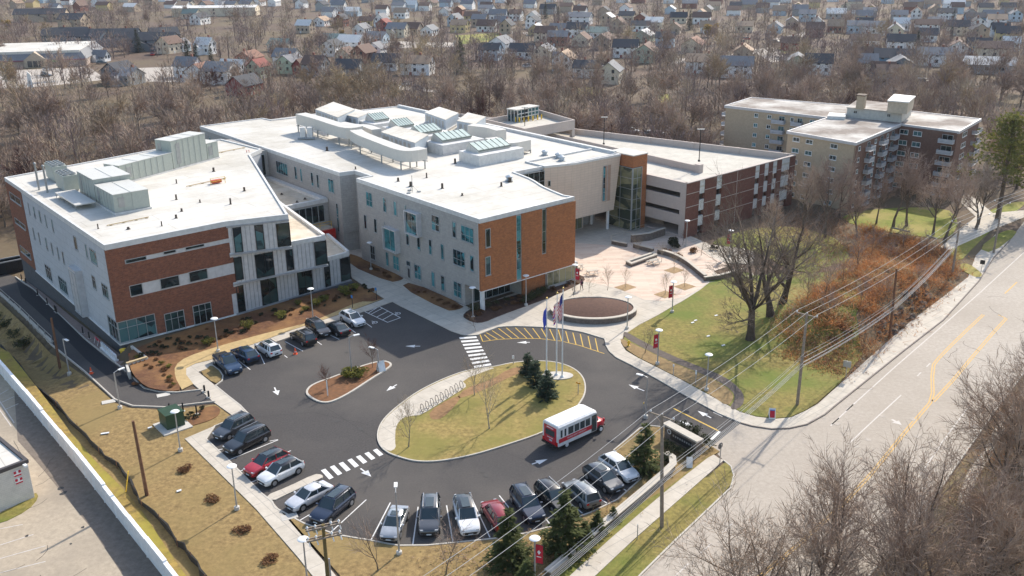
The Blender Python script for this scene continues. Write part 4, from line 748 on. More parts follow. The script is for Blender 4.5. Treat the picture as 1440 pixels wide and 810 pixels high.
# ---- plant on the hall roof
zb = 13.78
sk = [((672.5, 211.7), (713, 202.5)), ((622, 197.5), (660, 190)), ((591.7, 186.7), (620, 181.7)), ((560, 177.5), (581, 174)), ((526.7, 169), (546.7, 166))]
for k, (a, b) in enumerate(sk):
    u0, v0 = UV(G(*a, 16.1)); u1, _ = UV(G(*b, 16.1)); v1 = v0 + 3.6; um = u0 - 1.2
    t = thing('skylight', ['nearest of the five gabled green glass skylights on the hall roof', 'second nearest gabled green glass skylight on the hall roof', 'middle one of the five gabled green glass roof skylights', 'second farthest gabled green glass skylight on the hall roof', 'farthest of the five gabled green glass roof skylights'][k], 'skylight', WLD(u0, v0, zb))
    mb = MB(); ubox(mb, um, u1 + 1.6, v0 - 1.8, v1 + .4, zb, 15.6); part(mb, 'monitor_wall', m_cope, t)
    mb = MB(); vs = [WLD(u0, v0, 16.0), WLD(u1, v0, 16.0), WLD(u1, v0 + 2.7, 17.0), WLD(u0, v0 + 2.7, 17.0), WLD(u0, v1, 16.0), WLD(u1, v1, 16.0), WLD(u0, v0, 15.6), WLD(u1, v0, 15.6), WLD(u0, v1, 15.6), WLD(u1, v1, 15.6)]
    mb.add(vs, [(0, 1, 2, 3), (4, 3, 2, 5), (0, 3, 4), (1, 5, 2), (6, 7, 1, 0), (8, 6, 0, 4), (7, 9, 5, 1), (9, 8, 4, 5)]); part(mb, 'gable', m_roof, t)
    mb = MB(); nr = np.array([*(E2 * -1.0), 2.7]); nr /= np.linalg.norm(nr)
    L = u1 - u0
    for j in range(6):
        f0, f1 = u0 + L * (j + .06) / 6, u0 + L * (j + .94) / 6
        P = [WLD(f0, v0 + .1, 16.07), WLD(f1, v0 + .1, 16.07), WLD(f1, v0 + 2.6, 16.97), WLD(f0, v0 + 2.6, 16.97)]; P = [p + nr * .06 for p in P]; mb.add(P, [(0, 1, 2, 3)])
    part(mb, 'glazing', m_sky, t)
    mb = MB()
    for f in [u0 + L * j / 6 for j in range(7)]: mb.bar(WLD(f, v0 - .08, 15.98) + nr * .06, WLD(f, v0 + 2.7, 17.02) + nr * .06, .1, .12)
    mb.bar(WLD(u0, v0 - .06, 16.0), WLD(u1, v0 - .06, 16.0), .2); part(mb, 'glazing_bar', plain('dark_grey_green', (.16, .19, .17), .5), t)
def zuv(pts, z): return [UV(G(*p, z)) for p in pts]
unit('air_handler', 'blue grey air handler beside the far white duct on the hall roof', zuv([(445, 172), (476, 184), (500, 172), (470, 161)], 14.2), zb + .7, 16.9, m_ahu, m_roof, 'air handler', 3)
unit('air_handler', 'smaller blue grey air handler behind the farthest duct on the hall roof', zuv([(484, 176), (504, 181), (520, 173), (500, 168)], 14.2), zb + .3, 16.4, m_ahu, m_roof, 'air handler', 1)
unit('air_handler', 'blue grey air handler beside the near white duct on the hall roof', zuv([(537, 201), (584, 217), (603, 205), (558, 192)], 14.6), zb + .7, 16.6, m_ahu, m_roof, 'air handler', 3)
unit('air_handler', 'large blue grey air handler at the back right of the hall roof', zuv([(598, 171), (627, 182), (645, 172), (618, 163)], 14.2), zb + .1, 16.1, m_ahu, m_roof, 'air handler', 2)
unit('air_handler', 'blue grey air handler with white curved hood at the right back of the hall roof', zuv([(643, 182), (668, 187), (683, 176), (658, 170)], 14.2), zb + .1, 15.9, m_ahu, m_roof, 'air handler', 2)
def duct(label, path, w, z0, z1, legs=True):
    P = smooth_poly([WLD(*p)[:2] for p in path], 2, closed=False); t = thing('roof_duct', label, 'duct', (*P[len(P) // 2], zb)); mb = MB(); A, B = [], []
    for i in range(len(P)):
        d = P[min(i + 1, len(P) - 1)] - P[max(i - 1, 0)]; d /= np.linalg.norm(d); n = np.array([-d[1], d[0]]) * w / 2; A.append(P[i] + n); B.append(P[i] - n)
    mb.prism(A + B[::-1], z0, z1); part(mb, 'duct_casing', m_duct, t); mb = MB()
    for i in range(0, len(P), 1):
        if i % 5 == 1:
            for q_ in (A[i], B[i]): mb.bar((*(q_ + (P[i] - q_) * .06), zb), (*(q_ + (P[i] - q_) * .06), z0), .22)
            mb.bar((*A[i], z0 - .15), (*B[i], z0 - .15), .16)
    for q_ in (A, B): mb.bar((*q_[0], z0 - .3), (*q_[-1], z0 - .3), .14)
    part(mb, 'support_frame', m_steel, t)
duct('long white duct bending across the back left of the hall roof on steel legs', zuv([(424, 173), (450, 180), (478, 190), (493, 194), (505, 191)], 15.4), 2.3, 15.3, 17.4)
duct('long white duct with square end on steel legs at the middle of the hall roof', zuv([(501, 196), (510, 202), (535, 212), (560, 222), (576, 226), (595, 222)], 15.4), 2.3, 15.3, 17.2)
duct('curved white duct between two blue grey units on the hall roof', zuv([(480, 182), (498, 186), (515, 186), (530, 192)], 15.2), 2.0, 15.0, 16.6)
duct('white duct with curved top at the back right of the hall roof', zuv([(662, 188), (690, 191), (705, 196)], 14.6), 2.2, 14.0, 16.4)
duct('low white duct box behind the nearest skylight', zuv([(690, 204), (712, 212), (740, 206)], 14.8), 2.4, 14.4, 16.2)
t = thing('pump_set', 'two pale cylinders with pipes below the far white roof duct', 'roof unit', WLD(*UV(G(430, 196, zb)), zb))
for x in (427, 437):
    c = G(x, 196, zb); mb = MB(); mb.obox(c + [0, 0, 1.4], (.5, 0, 0), (0, .5, 0), (0, 0, 1.0)); part(mb, 'tank', m_cope, t); mb = MB(); mb.tube([c + [-1, -.5, .3], c + [1, -.5, .3]], .2, 8); mb.tube([c + [0, -.5, .3], c + [0, 0, .8]], .15, 6); part(mb, 'pipe', m_steel, t)
for px_, py_ in [(460, 212), (500, 238), (622, 265), (578, 262), (717, 256), (765, 218), (692, 222), (600, 250), (650, 275), (640, 230), (705, 262), (560, 255)]:
    c = UV(G(px_, py_, zb)); tag(vent(c[0], c[1], zb, rgv.uniform(.3, .9), rgv.uniform(.1, .28)), 'small dark vent on the white hall roof', 'vent', 'vents on the hall roof')
for k, (px_, py_) in enumerate([(580, 270), (716, 254), (766, 218), (785, 222), (790, 226)]):
    c = G(px_, py_, zb); t = thing('exhaust_fan', ['thin mast with tripod feet near the front edge of the hall roof', 'small grey exhaust box near the curved parapet', 'small grey exhaust box at the back of the hall roof', 'pale exhaust box with dish above the tan wall', 'lower pale exhaust box above the tan wall'][k], 'roof vent', c)
    mb = MB()
    if k == 0:
        mb.tube([c, c + [0, 0, 2.6]], .05, 5)
        for a in (0, 2.1, 4.2): mb.bar(c + [0, 0, 1], c + [math.cos(a), math.sin(a), .05], .05)
        part(mb, 'mast', m_steel, t); mb = MB()
        for a in (0, 2.1, 4.2): mb.obox(c + [math.cos(a), math.sin(a), .08], (.3, 0, 0), (0, .2, 0), (0, 0, .08))
        part(mb, 'foot_block', m_steel, t)
    else:
        mb.lathe(c, [(.45, 0), (.45, .5), (.6, .55), (.6, .75), (.2, .95)], 10); part(mb, 'hood', m_ahu, t); mb = MB(); mb.obox(c + [0, 0, .05], (.6, 0, 0), (0, .6, 0), (0, 0, .06)); part(mb, 'base', m_steel, t)

# ------------------------------------------------------------------ stair tower and parking garage
tS = thing('stair_tower', 'glass corner stair tower with brown brick top, between the tan wall and the parking garage', 'tower', WLD(122.4, 112.25, 0))
mb = MB(); mb.prism(uvp([(122.9, 112.7), (125.4, 112.7), (125.4, 117.5), (122.9, 117.5)]), 0, 11.9); part(mb, 'stair_core', m_glass_d, tS)
mb = MB(); ubox(mb, 122.5, 126.2, 112.2, 118, 11.9, 14.0); ubox(mb, 125.0, 126.25, 112.25, 118, 0, 11.85); part(mb, 'brick_wall', m_brickB, tS)
w1 = uw((122.6, 118), (122.6, 112.3)); w2 = uw((122.6, 112.3), (125.0, 112.3))
window(w1, (0, w1.L - .02, .2, 11.8), tS, cols=2, rows=6, glass=m_glass_y, name='stair_glazing', out=.1, sill=False); window(w2, (.02, w2.L, .2, 11.8), tS, cols=2, rows=6, glass=m_glass_y, name='stair_glazing', out=.1, sill=False)
mb = MB(); ubox(mb, 122.4, 126.3, 112.1, 118.1, 13.98, 14.15); part(mb, 'roof', m_roof, tS)
mb = MB()
for k in range(3): mb.bar(WLD(123.2, 117.3, .5 + 3.8 * k), WLD(123.2, 113.0, 2.2 + 3.8 * k), .25); mb.bar(WLD(123.2, 113.0, 2.3 + 3.8 * k), WLD(123.2, 117.3, 4.2 + 3.8 * k), .25)
part(mb, 'stair_flight', m_cope, tS)

gA = thing('parking_garage', 'open parking garage with pale roof deck, brown brick panels and dark openings', 'garage', WLD(126.6, 103.2, 0))
GP = [(126.6, 103.2), (160.2, 103.9), (147.2, 152), (140, 186), (123.3, 186), (123.3, 118.2), (126.4, 118.2)]
zt = 9.0
def inset(poly, d):
    c = np.mean(poly, 0); return [tuple(np.array(p) + (c - np.array(p)) / np.linalg.norm(c - np.array(p)) * d) for p in poly]
mb = MB()
for z_ in (0.05, 2.9, 5.8): mb.prism(uvp(inset(GP, .9)), z_, z_ + .35)
part(mb, 'floor_slab', m_precast, gA)
mb = MB(); mb.prism(uvp(GP), zt - .35, zt); part(mb, 'roof_deck', m_deck, gA)
wGf = uw(GP[0], GP[1]); wGl = uw((126.4, 118.2), GP[0]); wGb = [uw(GP[i], GP[i + 1]) for i in range(1, 5)]
mb = MB()
for z0_, z1_ in ((8.2, 10.0), (5.0, 7.3), (2.3, 4.2)): wGl.box(mb, 0, wGl.L, -.4, .06, z0_, z1_)
for s0_, s1_ in ((0, 2.0), (wGl.L - 1.3, wGl.L)): wGl.box(mb, s0_, s1_, -.4, .04, 0, 9.98)
part(mb, 'precast_spandrel', m_precast, gA)
r7 = (860, 130); xs_ = [430, 495, 525, 591, 621, 808, 833, 860, 884, 907, 931, 956, 1002, 1030]
ss = [wGf.px(r7[0] + x / q, r7[1] + (518 - (x - 430) * .272) / q)[0] for x in xs_]; ss[0] = -.02; ss[-1] = wGf.L
ss = [wGf.L * (s_ - ss[0]) / (ss[-1] - ss[0]) for s_ in ss]
mb = MB()
for k in range(0, 13, 2): wGf.box(mb, ss[k], ss[k + 1], -.5, .08, 0, 9.98)
part(mb, 'brick_panel', m_brickG, gA)
mb = MB()
for z_ in (3.0, 5.6, 8.0):
    for k in range(0, 13, 2): wGf.box(mb, ss[k], ss[k + 1], .07, .12, z_, z_ + .1)
wGf.box(mb, (ss[4] + ss[5]) / 2 - .6, (ss[4] + ss[5]) / 2 - .5, .07, .115, 0, 9.9); part(mb, 'stone_band', m_precast, gA)
for k in range(1, 13, 2):
    for z0_, z1_ in ((7.5, 9.95), (4.4, 6.4), (1.6, 3.4)):
        mb = MB(); wGf.box(mb, ss[k], ss[k + 1], -.35, -.02, z0_, z1_); part(mb, 'spandrel_panel', m_cope, gA)
mb = MB()
wGf.box(mb, 0, wGf.L, -.45, .13, 9.98, 10.12); wGl.box(mb, 0, wGl.L, -.45, .1, 9.98, 10.12)
for w in wGb[:3]: w.box(mb, 0, w.L, -.35, .05, zt - .3, 10.25)
for w in wGb[:2]:
    for k in range(5): w.box(mb, w.L * (k + .15) / 5, w.L * (k + .15) / 5 + .7, -.5, .02, zt, 10.28)
part(mb, 'parapet', m_precast, gA)
mb = MB(); d0, d1 = UV(G(984, 243, zt)), UV(G(742, 188, zt)); w = uw(d1, d0); w.box(mb, 0, w.L, -.15, .15, zt, zt + 1.25); w.box(mb, w.L - .9, w.L + .3, -.55, .55, zt, zt + 1.6); part(mb, 'ramp_wall', m_precast, gA)
mb = MB()
for w in wGb[:3]: w.box(mb, 0, w.L, -.5, .02, 2.2, 3.6); w.box(mb, 0, w.L, -.5, .02, 5.2, 6.6)
for s_ in np.arange(3, 150, 8.):
    for w in wGb[:3]:
        if s_ < w.L: w.box(mb, s_, s_ + .6, -.52, .01, 0, 8.7)
part(mb, 'rear_spandrel', m_precast, gA)
zu = 11.6; up = zuv([(682, 175), (738, 189), (808, 176), (757, 161)], zu)
mb = MB(); mb.prism(uvp(up), zu - .4, zu); part(mb, 'upper_deck', m_deck, gA); mb = MB(); rim(mb, uvp(up), zu - .9, zu + 1.2, .3); part(mb, 'upper_parapet', m_precast, gA)
mb = MB()
for p in inset(up, .5): ubox(mb, p[0] - .4, p[0] + .4, p[1] - .4, p[1] + .4, zt - .02, zu - .4)
part(mb, 'deck_column', m_precast, gA)
c = UV(G(741, 172, zu)); t = thing('rooftop_kiosk', 'white framed glass lift kiosk with louvres on the upper garage deck', 'kiosk', WLD(*c, zu))
kd = np.array(UV(G(757, 166, zu))) - np.array(UV(G(728, 172, zu))); kl = np.linalg.norm(kd); kd /= kl; kn = np.array([-kd[1], kd[0]]); k0 = np.array(UV(G(728, 172, zu)))
kp = [k0, k0 + kd * kl, k0 + kd * kl + kn * 3, k0 + kn * 3]
mb = MB(); mb.prism(uvp([tuple(p) for p in kp]), zu, zu + 2.6); part(mb, 'glass_box', m_glass, t); mb = MB(); mb.prism(uvp([tuple(p) for p in inset([tuple(p) for p in kp], -.3)]), zu + 2.6, zu + 2.85); part(mb, 'roof', m_roof, t); mb = MB()
w = uw(kp[0], kp[1])
for k in range(7): w.box(mb, kl * k / 6 - .08, kl * k / 6 + .08, -.02, .08, zu, zu + 2.6)
for z_ in (0, .9, 1.7): w.box(mb, 0, kl, -.02, .07, zu + z_, zu + z_ + .18)
w = uw(kp[3], kp[0])
for k in range(4): w.box(mb, w.L * k / 3 - .08, w.L * k / 3 + .08, -.02, .08, zu, zu + 2.6)
part(mb, 'frame', m_cope, t)
for k, x in enumerate([725.5, 730.5, 737, 743, 749.5, 756, 761.5]):
    c = G(x, [171.5, 172, 171.5, 170.5, 169.5, 168.5, 167.5][k], zu); mb = MB(); mb.lathe(c, [(.16, 0), (.16, 1.0), (.1, 1.12)], 8); tag(mb.build('bollard', m_yel, off=c, loc=c), 'yellow bollard in the row by the garage lift kiosk', 'bollard', 'yellow bollards on the garage deck')
for k, (x, y, h) in enumerate([(983, 226, 6.0), (738, 184, 5.2), (849, 202, 5.5)]):
    c = G(x, y, zt + (1.5 if k != 2 else 1.2)); t = thing('light_pole', ['dark light pole on the ramp wall end of the garage deck', 'dark light pole in front of the garage lift kiosk', 'thin dark light pole at the middle of the garage deck'][k], 'lamp post', c)
    mb = MB(); mb.tube([c, c + [0, 0, h]], .09, 6); part(mb, 'pole', m_black, t); mb = MB(); mb.obox(c + [0, 0, h], (.7, 0, 0), (0, .2, 0), (0, 0, .06)); part(mb, 'lamp_head', m_steel, t); mb = MB(); mb.obox(c, (.2, 0, 0), (0, .2, 0), (0, 0, .15)); part(mb, 'base', m_black, t)

# ------------------------------------------------------------------ apartment block
zA = 13.5
AP = {k: G(*p, zA)[:2] for k, p in dict(a=(1021, 149), b=(1166, 165.5), c=(1108, 184.5), d=(1204, 201), e=(1265, 174.5), f=(1346.5, 185), g=(1377.5, 167.5), h=(1283, 157), i=(1225, 151), j=(1058, 137.5)).items()}
ap = [AP[k] for k in 'abcdefghij']
bP = thing('apartment_block', 'six storey tan and brown brick apartment block with stacked white balconies', 'building', (*AP['d'], 0))
m_tanbr = bricky('tan_brick', (.47, .375, .27), (.43, .345, .25), (.41, .32, .22), .42, .14, .012, fine=2.5, var=(.85, 1.12)); m_brnbr = bricky('dark_brown_brick', (.185, .10, .075), (.15, .08, .062), (.16, .115, .09), .42, .14, .012, fine=2.5, var=(.8, 1.2))
m_aroof = mat('gravel_roof', (.26, .215, .185), .9, scale=1.2, col2=(.19, .16, .138), big=(.52, .49, .45), bigscale=.13)
mb = MB(); mb.prism(ap, -1, zA - .3); part(mb, 'wall', m_tanbr, bP)
mb = MB()
for a, b in ('de', 'ef', 'fg'): w = Wall(AP[a], AP[b]); w.box(mb, .02, w.L, -.2, .05, 0, zA - .32)
part(mb, 'brown_brick_facing', m_brnbr, bP)
mb = MB(); mb.prism([tuple(p) for p in inset(ap, -.25)], zA - .3, zA); part(mb, 'roof', m_aroof, bP)
mb = MB(); rim(mb, [tuple(p) for p in inset(ap, -.4)], zA - .45, zA + .12, .3); part(mb, 'roof_edge', plain('fascia', (.52, .50, .50), .5), bP)
m_bal = plain('balcony_white', (.62, .61, .62), .5)
def balcony(w, s0, s1, z):
    mb = MB(); w.box(mb, s0, s1, 0, 1.1, z - .12, z); b = part(mb, 'balcony', m_bal, bP); mb = MB(); w.box(mb, s0, s1, 1.05, 1.1, z + .08, z + .75); w.box(mb, s0, s0 + .05, 0, 1.05, z + .08, z + .75); w.box(mb, s1 - .05, s1, 0, 1.05, z + .08, z + .75)
    r = mb.build('railing', plain('rail_grey', (.42, .43, .46), .5), b, bP.location); return b
fl = [zA - .3 - 2.25 * k for k in range(1, 7)]
w = Wall(AP['a'], AP['b'])
for k, z_ in enumerate(fl):
    for x0, x1 in ((487, 520), (598, 632), (795, 825), (960, 1005)):
        s0_ = w.px(980 + x0 / 6, 158)[0]; s1_ = w.px(980 + x1 / 6, 158)[0]
        if k < 6 and not (k > 1 and x0 > 790): window(w, (s0_, s1_, z_ + .75, z_ + 1.65), bP, cols=2, glass=m_glass2, fm=m_sill)
    for x0, x1 in ((650, 755), (815, 905)):
        if x0 > 800 and k > 1: continue
        s0_ = w.px(980 + x0 / 6, 158)[0]; s1_ = w.px(980 + x1 / 6, 158)[0]; balcony(w, s0_, s1_, z_ + .15); window(w, (s0_ + (s1_ - s0_) * .45, s1_ - .2, z_ + .16, z_ + 1.7), bP, cols=2, glass=m_glass, name='balcony_door', sill=False)
wa = Wall(AP['j'], AP['a'])
for z_ in fl: balcony(wa, wa.L - 3.2, wa.L - .3, z_ + .15)
w = Wall(AP['c'], AP['d'])
for k, z_ in enumerate(fl):
    for f in (.14, .34, .70): window(w, (w.L * f - .8, w.L * f + .8, z_ + .75, z_ + 1.65), bP, cols=2, glass=m_glass, fm=m_sill)
w = Wall(AP['d'], AP['e'])
for k, z_ in enumerate(fl):
    for f in (.28, .58, .85):
        balcony(w, w.L * f - 1.4, w.L * f + 1.4, z_ + .15); window(w, (w.L * f - .7, w.L * f + .7, z_ + .16, z_ + 1.7), bP, cols=2, glass=m_glass_d, name='balcony_door', sill=False, base=.055)
    for f in (.08, .44, .72): window(w, (w.L * f - .5, w.L * f + .5, z_ + .75, z_ + 1.6), bP, glass=m_glass, fm=m_sill, base=.055)
w = Wall(AP['e'], AP['f'])
for k, z_ in enumerate(fl):
    for f in (.1, .34): window(w, (w.L * f - .9, w.L * f + .9, z_ + .6, z_ + 1.6), bP, cols=2, glass=m_glass, fm=m_sill, base=.055)
    balcony(w, w.L - 3.2, w.L - .2, z_ + .15); window(w, (w.L - 2.8, w.L - .6, z_ + .16, z_ + 1.7), bP, cols=2, glass=m_glass_d, name='balcony_door', sill=False, base=.055)
w = Wall(AP['f'], AP['g'])
for k, z_ in enumerate(fl):
    window(w, (w.L * .25, w.L * .45, z_ + .6, z_ + 1.6), bP, cols=2, glass=m_glass, fm=m_sill, base=.055); balcony(w, w.L * .7, w.L * .97, z_ + .15)
def pxbox(pts, z0, z1, mb): P = [tuple(G(*p, z0)[:2]) for p in pts]; mb.prism(P, z0, z1); return P
mb = MB(); P = pxbox([(1190, 164.5), (1267, 172.5), (1281, 162), (1205, 153.5)], zA, zA + 2.0, mb); ph = part(mb, 'penthouse', plain('pale_grey_stucco', (.47, .455, .42), .7), bP); w = Wall(P[0], P[1])
for f in (.16, .77): window(w, (w.L * f - .4, w.L * f + .4, zA + .9, zA + 1.6), bP, cols=2, glass=m_glass_d)
mb = MB(); mb.prism([tuple(p) for p in inset(P, -.25)], zA + 2.0, zA + 2.15); part(mb, 'penthouse_roof', m_aroof, bP)
mb = MB(); P = pxbox([(1247, 158), (1275, 160.5), (1284, 152), (1256, 149)], zA + 2.1, zA + 4.4, mb); part(mb, 'lift_house', plain('tan_stucco', (.47, .40, .31), .8), bP); mb = MB(); mb.prism([tuple(p) for p in inset(P, -.35)], zA + 4.4, zA + 4.65); part(mb, 'lift_roof', m_cope, bP)
mb = MB(); P = pxbox([(1203, 153), (1214, 154), (1217, 152), (1206, 151)], zA + 2.1, zA + 4.9, mb); part(mb, 'chimney', m_tanbr, bP); mb = MB(); mb.prism([tuple(p) for p in inset(P, -.2)], zA + 4.9, zA + 5.1); part(mb, 'chimney_cap', plain('chimney_dark', (.07, .045, .03), .8), bP)
mb = MB(); pxbox([(1163, 167.5), (1188, 168.5), (1190, 164), (1166, 162.5)], zA, zA + .7, mb); part(mb, 'roof_hatch', m_cope, bP)
# ================================================================== VEHICLES
m_tyre = plain('tyre', (.018, .018, .018), .85); m_rim = plain('wheel_rim', (.42, .42, .43), .35, .6); m_cglass = plain('car_glass', (.035, .052, .058), .04, 0, .8)
m_lampw = plain('headlight_glass', (.40, .42, .45), .1, 0, .7); m_lampr = plain('taillight_glass', (.50, .012, .012), .15); m_trim = plain('black_trim', (.02, .02, .02), .55); m_plate = plain('number_plate', (.5, .56, .62), .5)
PAINT = {k: plain('car_paint_' + k, c, .28, mt, .5, .8) for k, (c, mt) in dict(white=((.70, .70, .70), 0), black=((.010, .010, .012), 0), navy=((.012, .022, .05), .2), blue=((.015, .045, .10), .3), darkgrey=((.075, .08, .09), .4), grey=((.20, .215, .225), .4), silver=((.40, .41, .42), .5), red=((.42, .012, .02), .1), darkred=((.24, .012, .018), .2), pearl=((.60, .60, .62), .1)).items()}
def loft(mb, st, m=0):
    """st: list of (x, [(y, z) ... right-side profile from bottom to top]) mirrored to a closed hull"""
    n = len(st[0][1]); vs = []; fs = []
    for x, pr in st: vs += [(x, y, z) for y, z in pr] + [(x, -y, z) for y, z in reversed(pr)]
    k = 2 * n
    for i in range(len(st) - 1):
        for j in range(k): fs.append((i * k + j, (i + 1) * k + j, (i + 1) * k + (j + 1) % k, i * k + (j + 1) % k))
    fs += [tuple(range(k)), tuple((len(st) - 1) * k + j for j in reversed(range(k)))]
    mb.add(vs, fs, m)
def car(name, label, kind, paint, rear, front, roofp=None, z=.0, hint=.7):
    """rear / front: pixels of the tail and nose at hint metres above the ground; the car keeps its real length"""
    a = G(*rear, hint)[:2]; b = G(*front, hint)[:2]; c = (a + b) / 2; d = b - a; ang = math.atan2(d[1], d[0])
    t = thing(name, label, 'car' if kind != 'pickup' else 'pickup truck', (c[0], c[1], z + .024), ang, GROUP_CARS)
    P = PAINT[paint]; RP = PAINT[roofp] if roofp else P
    D = dict(suv=(2.33, .93, 1.02, 1.70, .98), suvl=(2.55, .98, 1.06, 1.80, 1.03), coupe=(2.36, .95, 1.03, 1.64, 1.0), sedan=(2.38, .92, .94, 1.47, .90), pickup=(2.85, 1.0, 1.10, 1.86, 1.08))[kind]
    hl, w, belt, H, hood = D; zb = .24
    def pr(k, top, hw): return [(hw * .86, zb + k), (hw * .98, zb + .16 + k), (hw, .62), (hw * .985, top - .10), (hw * .90, top)]
    mb = MB(); tailz = belt + (.02 if kind not in ('sedan',) else .02)
    st = [(-hl, pr(.14, tailz - .14, w * .86)), (-hl + .07, pr(.05, tailz - .03, w * .93)), (-hl + .45, pr(0, tailz, w * .99)), (-.6, pr(0, belt, w)), (.75, pr(0, belt, w)), (1.0, pr(0, hood + .02, w)), (hl - .75, pr(0, hood - .05, w * .985)), (hl - .35, pr(.02, hood - .12, w * .95)), (hl - .14, pr(.04, hood - .21, w * .89)), (hl - .03, pr(.07, hood - .31, w * .80)), (hl, pr(.12, hood - .42, w * .70))]
    loft(mb, st); mb.build('body', P, t, smooth=35)
    # glasshouse
    if kind == 'sedan': b0, b1, r0, r1 = -1.85, 1.05, -1.1, .22
    elif kind == 'coupe': b0, b1, r0, r1 = -2.26, 1.10, -1.62, .30
    elif kind == 'pickup': b0, b1, r0, r1 = -.72, 1.28, -.55, .55
    else: b0, b1, r0, r1 = -hl + .12, 1.08, -hl + .48, .36
    wb, wr = w * .87, w * .70
    mb = MB(); B = [(b0, -wb), (b1, -wb * .93), (b1, wb * .93), (b0, wb)]; Rr = [(r0, -wr), (r1, -wr), (r1, wr), (r0, wr)]
    mb.add([(*p, belt - .02) for p in B] + [(*p, H - .06) for p in Rr], [(0, 1, 5, 4), (1, 2, 6, 5), (2, 3, 7, 6), (3, 0, 4, 7), (4, 5, 6, 7)]); mb.build('windows', m_cglass, t)
    mb = MB(); n = 5
    rr = [(r0 - .05, .80), (r0 + .15, .98), ((r0 + r1) / 2, 1.0), (r1 - .15, .98), (r1 + .02, .84)]
    vs = []; zz = [H - .07, H - .005, H + .015, H - .005, H - .07]
    for (x, f), q_ in zip(rr, zz): vs += [(x, -wr * f * 1.05, H - .085), (x, -wr * f * .8, q_), (x, wr * f * .8, q_), (x, wr * f * 1.05, H - .085)]
    mb.add(vs, [(4 * i + j, 4 * i + 4 + j, 4 * i + 5 + j, 4 * i + 1 + j) for i in range(4) for j in range(3)]); mb.build('roof', RP, t, smooth=50)
    mb = MB()
    for s_ in (-1, 1):
        mb.bar((b1 - .02, s_ * wb * .93, belt - .02), (r1, s_ * wr, H - .06), .09, .07); mb.bar((b0 + .02, s_ * wb, belt - .02), (r0, s_ * wr, H - .06), .16 if kind in ('suv', 'suvl', 'coupe') else .1, .09)
        xm = (b0 + b1) / 2 - .05; mb.bar((xm, s_ * wb, belt), ((r0 + r1) / 2 - .05, s_ * wr, H - .06), .08, .04)
        if kind in ('suv', 'suvl'): mb.bar((b0 + .62, s_ * (wb + .005), belt), (r0 + .4, s_ * wr, H - .06), .1, .05)
        mb.bar((b0, s_ * wb, belt), (b1, s_ * wb * .95, belt), .06, .05)
    mb.build('pillars', P, t)
    if kind in ('suv', 'suvl') and not roofp:
        mb = MB()
        for s_ in (-1, 1): mb.bar((r0 + .05, s_ * wr * .9, H + .05), (r1 - .1, s_ * wr * .9, H + .05), .05, .05)
        mb.build('roof_rail', m_rim if paint in ('black', 'darkgrey', 'grey') else m_trim, t)
    if 'sunroof' in label or paint in ('darkgrey', 'silver', 'blue', 'navy') or roofp:
        mb = MB(); mb.box(r0 + (.75 if kind not in ('sedan', 'pickup') else .5), r1 - .12, -wr * .55, wr * .55, H + .012, H + .026); mb.build('sunroof', m_cglass, t)
    if kind == 'pickup':
        mb = MB(); mb.box(-hl + .1, -.85, -w * .80, w * .80, belt + .005, belt + .06); mb.build('bed_cover', m_trim, t)
    wr_ = .36 if kind != 'pickup' else .42; xa = hl - .92; xb = -hl + .9
    for x in (xa, xb):
        for s_ in (-1, 1):
            mb = MB(); y = s_ * (w - .10)
            def disc(mb, r, y0, y1, n=14):
                vs = [(x + r * math.cos(2 * math.pi * j / n), yy, wr_ + r * math.sin(2 * math.pi * j / n)) for yy in (y0, y1) for j in range(n)]
                mb.add(vs, [(j, (j + 1) % n, n + (j + 1) % n, n + j) for j in range(n)] + [tuple(range(n))[::-1], tuple(range(n, 2 * n))])
            disc(mb, wr_, y - .11, y + .11); wo = mb.build('wheel', m_tyre, t); mb = MB(); disc(mb, wr_ * .66, y - .118, y + .118); mb.build('rim', m_rim, wo)
            mb = MB(); disc(mb, wr_ + .07, s_ * (w * .985) - .03, s_ * (w * .985) + .022, 16); mb.build('wheel_arch', m_trim, t)
    for s_ in (-1, 1):
        mb = MB(); mb.obox((hl - .16, s_ * w * .70, hood - .24), (.10, -.05 * s_, 0), (0, .13, 0), (0, 0, .04)); mb.build('headlight', m_lampw, t)
        mb = MB(); mb.obox((-hl + .05, s_ * w * .74, belt - .16), (.06, 0, 0), (0, .13, 0), (0, 0, .08)); mb.build('taillight', m_lampr, t)
        mb = MB(); mb.obox((.88, s_ * (w + .08), belt + .06), (.08, 0, 0), (0, .1, 0), (0, 0, .07)); mb.build('mirror', P, t)
    mb = MB(); mb.obox((hl - .03, 0, .5), (.04, 0, 0), (0, w * .55, 0), (0, 0, .11)); mb.build('grille', m_trim, t)
    mb = MB(); mb.obox((-hl - .005, 0, .62), (.02, 0, 0), (0, .24, 0), (0, 0, .07)); mb.obox((-hl + .0, 0, .36), (.05, 0, 0), (0, w * .8, 0), (0, 0, .08)); mb.build('rear_bumper', m_trim, t)
    mb = MB(); mb.obox((hl + .012, 0, .42), (.012, 0, 0), (0, .22, 0), (0, 0, .06)); mb.build('number_plate', m_plate, t)
    return t
GROUP_CARS = 'cars parked on the campus lot'
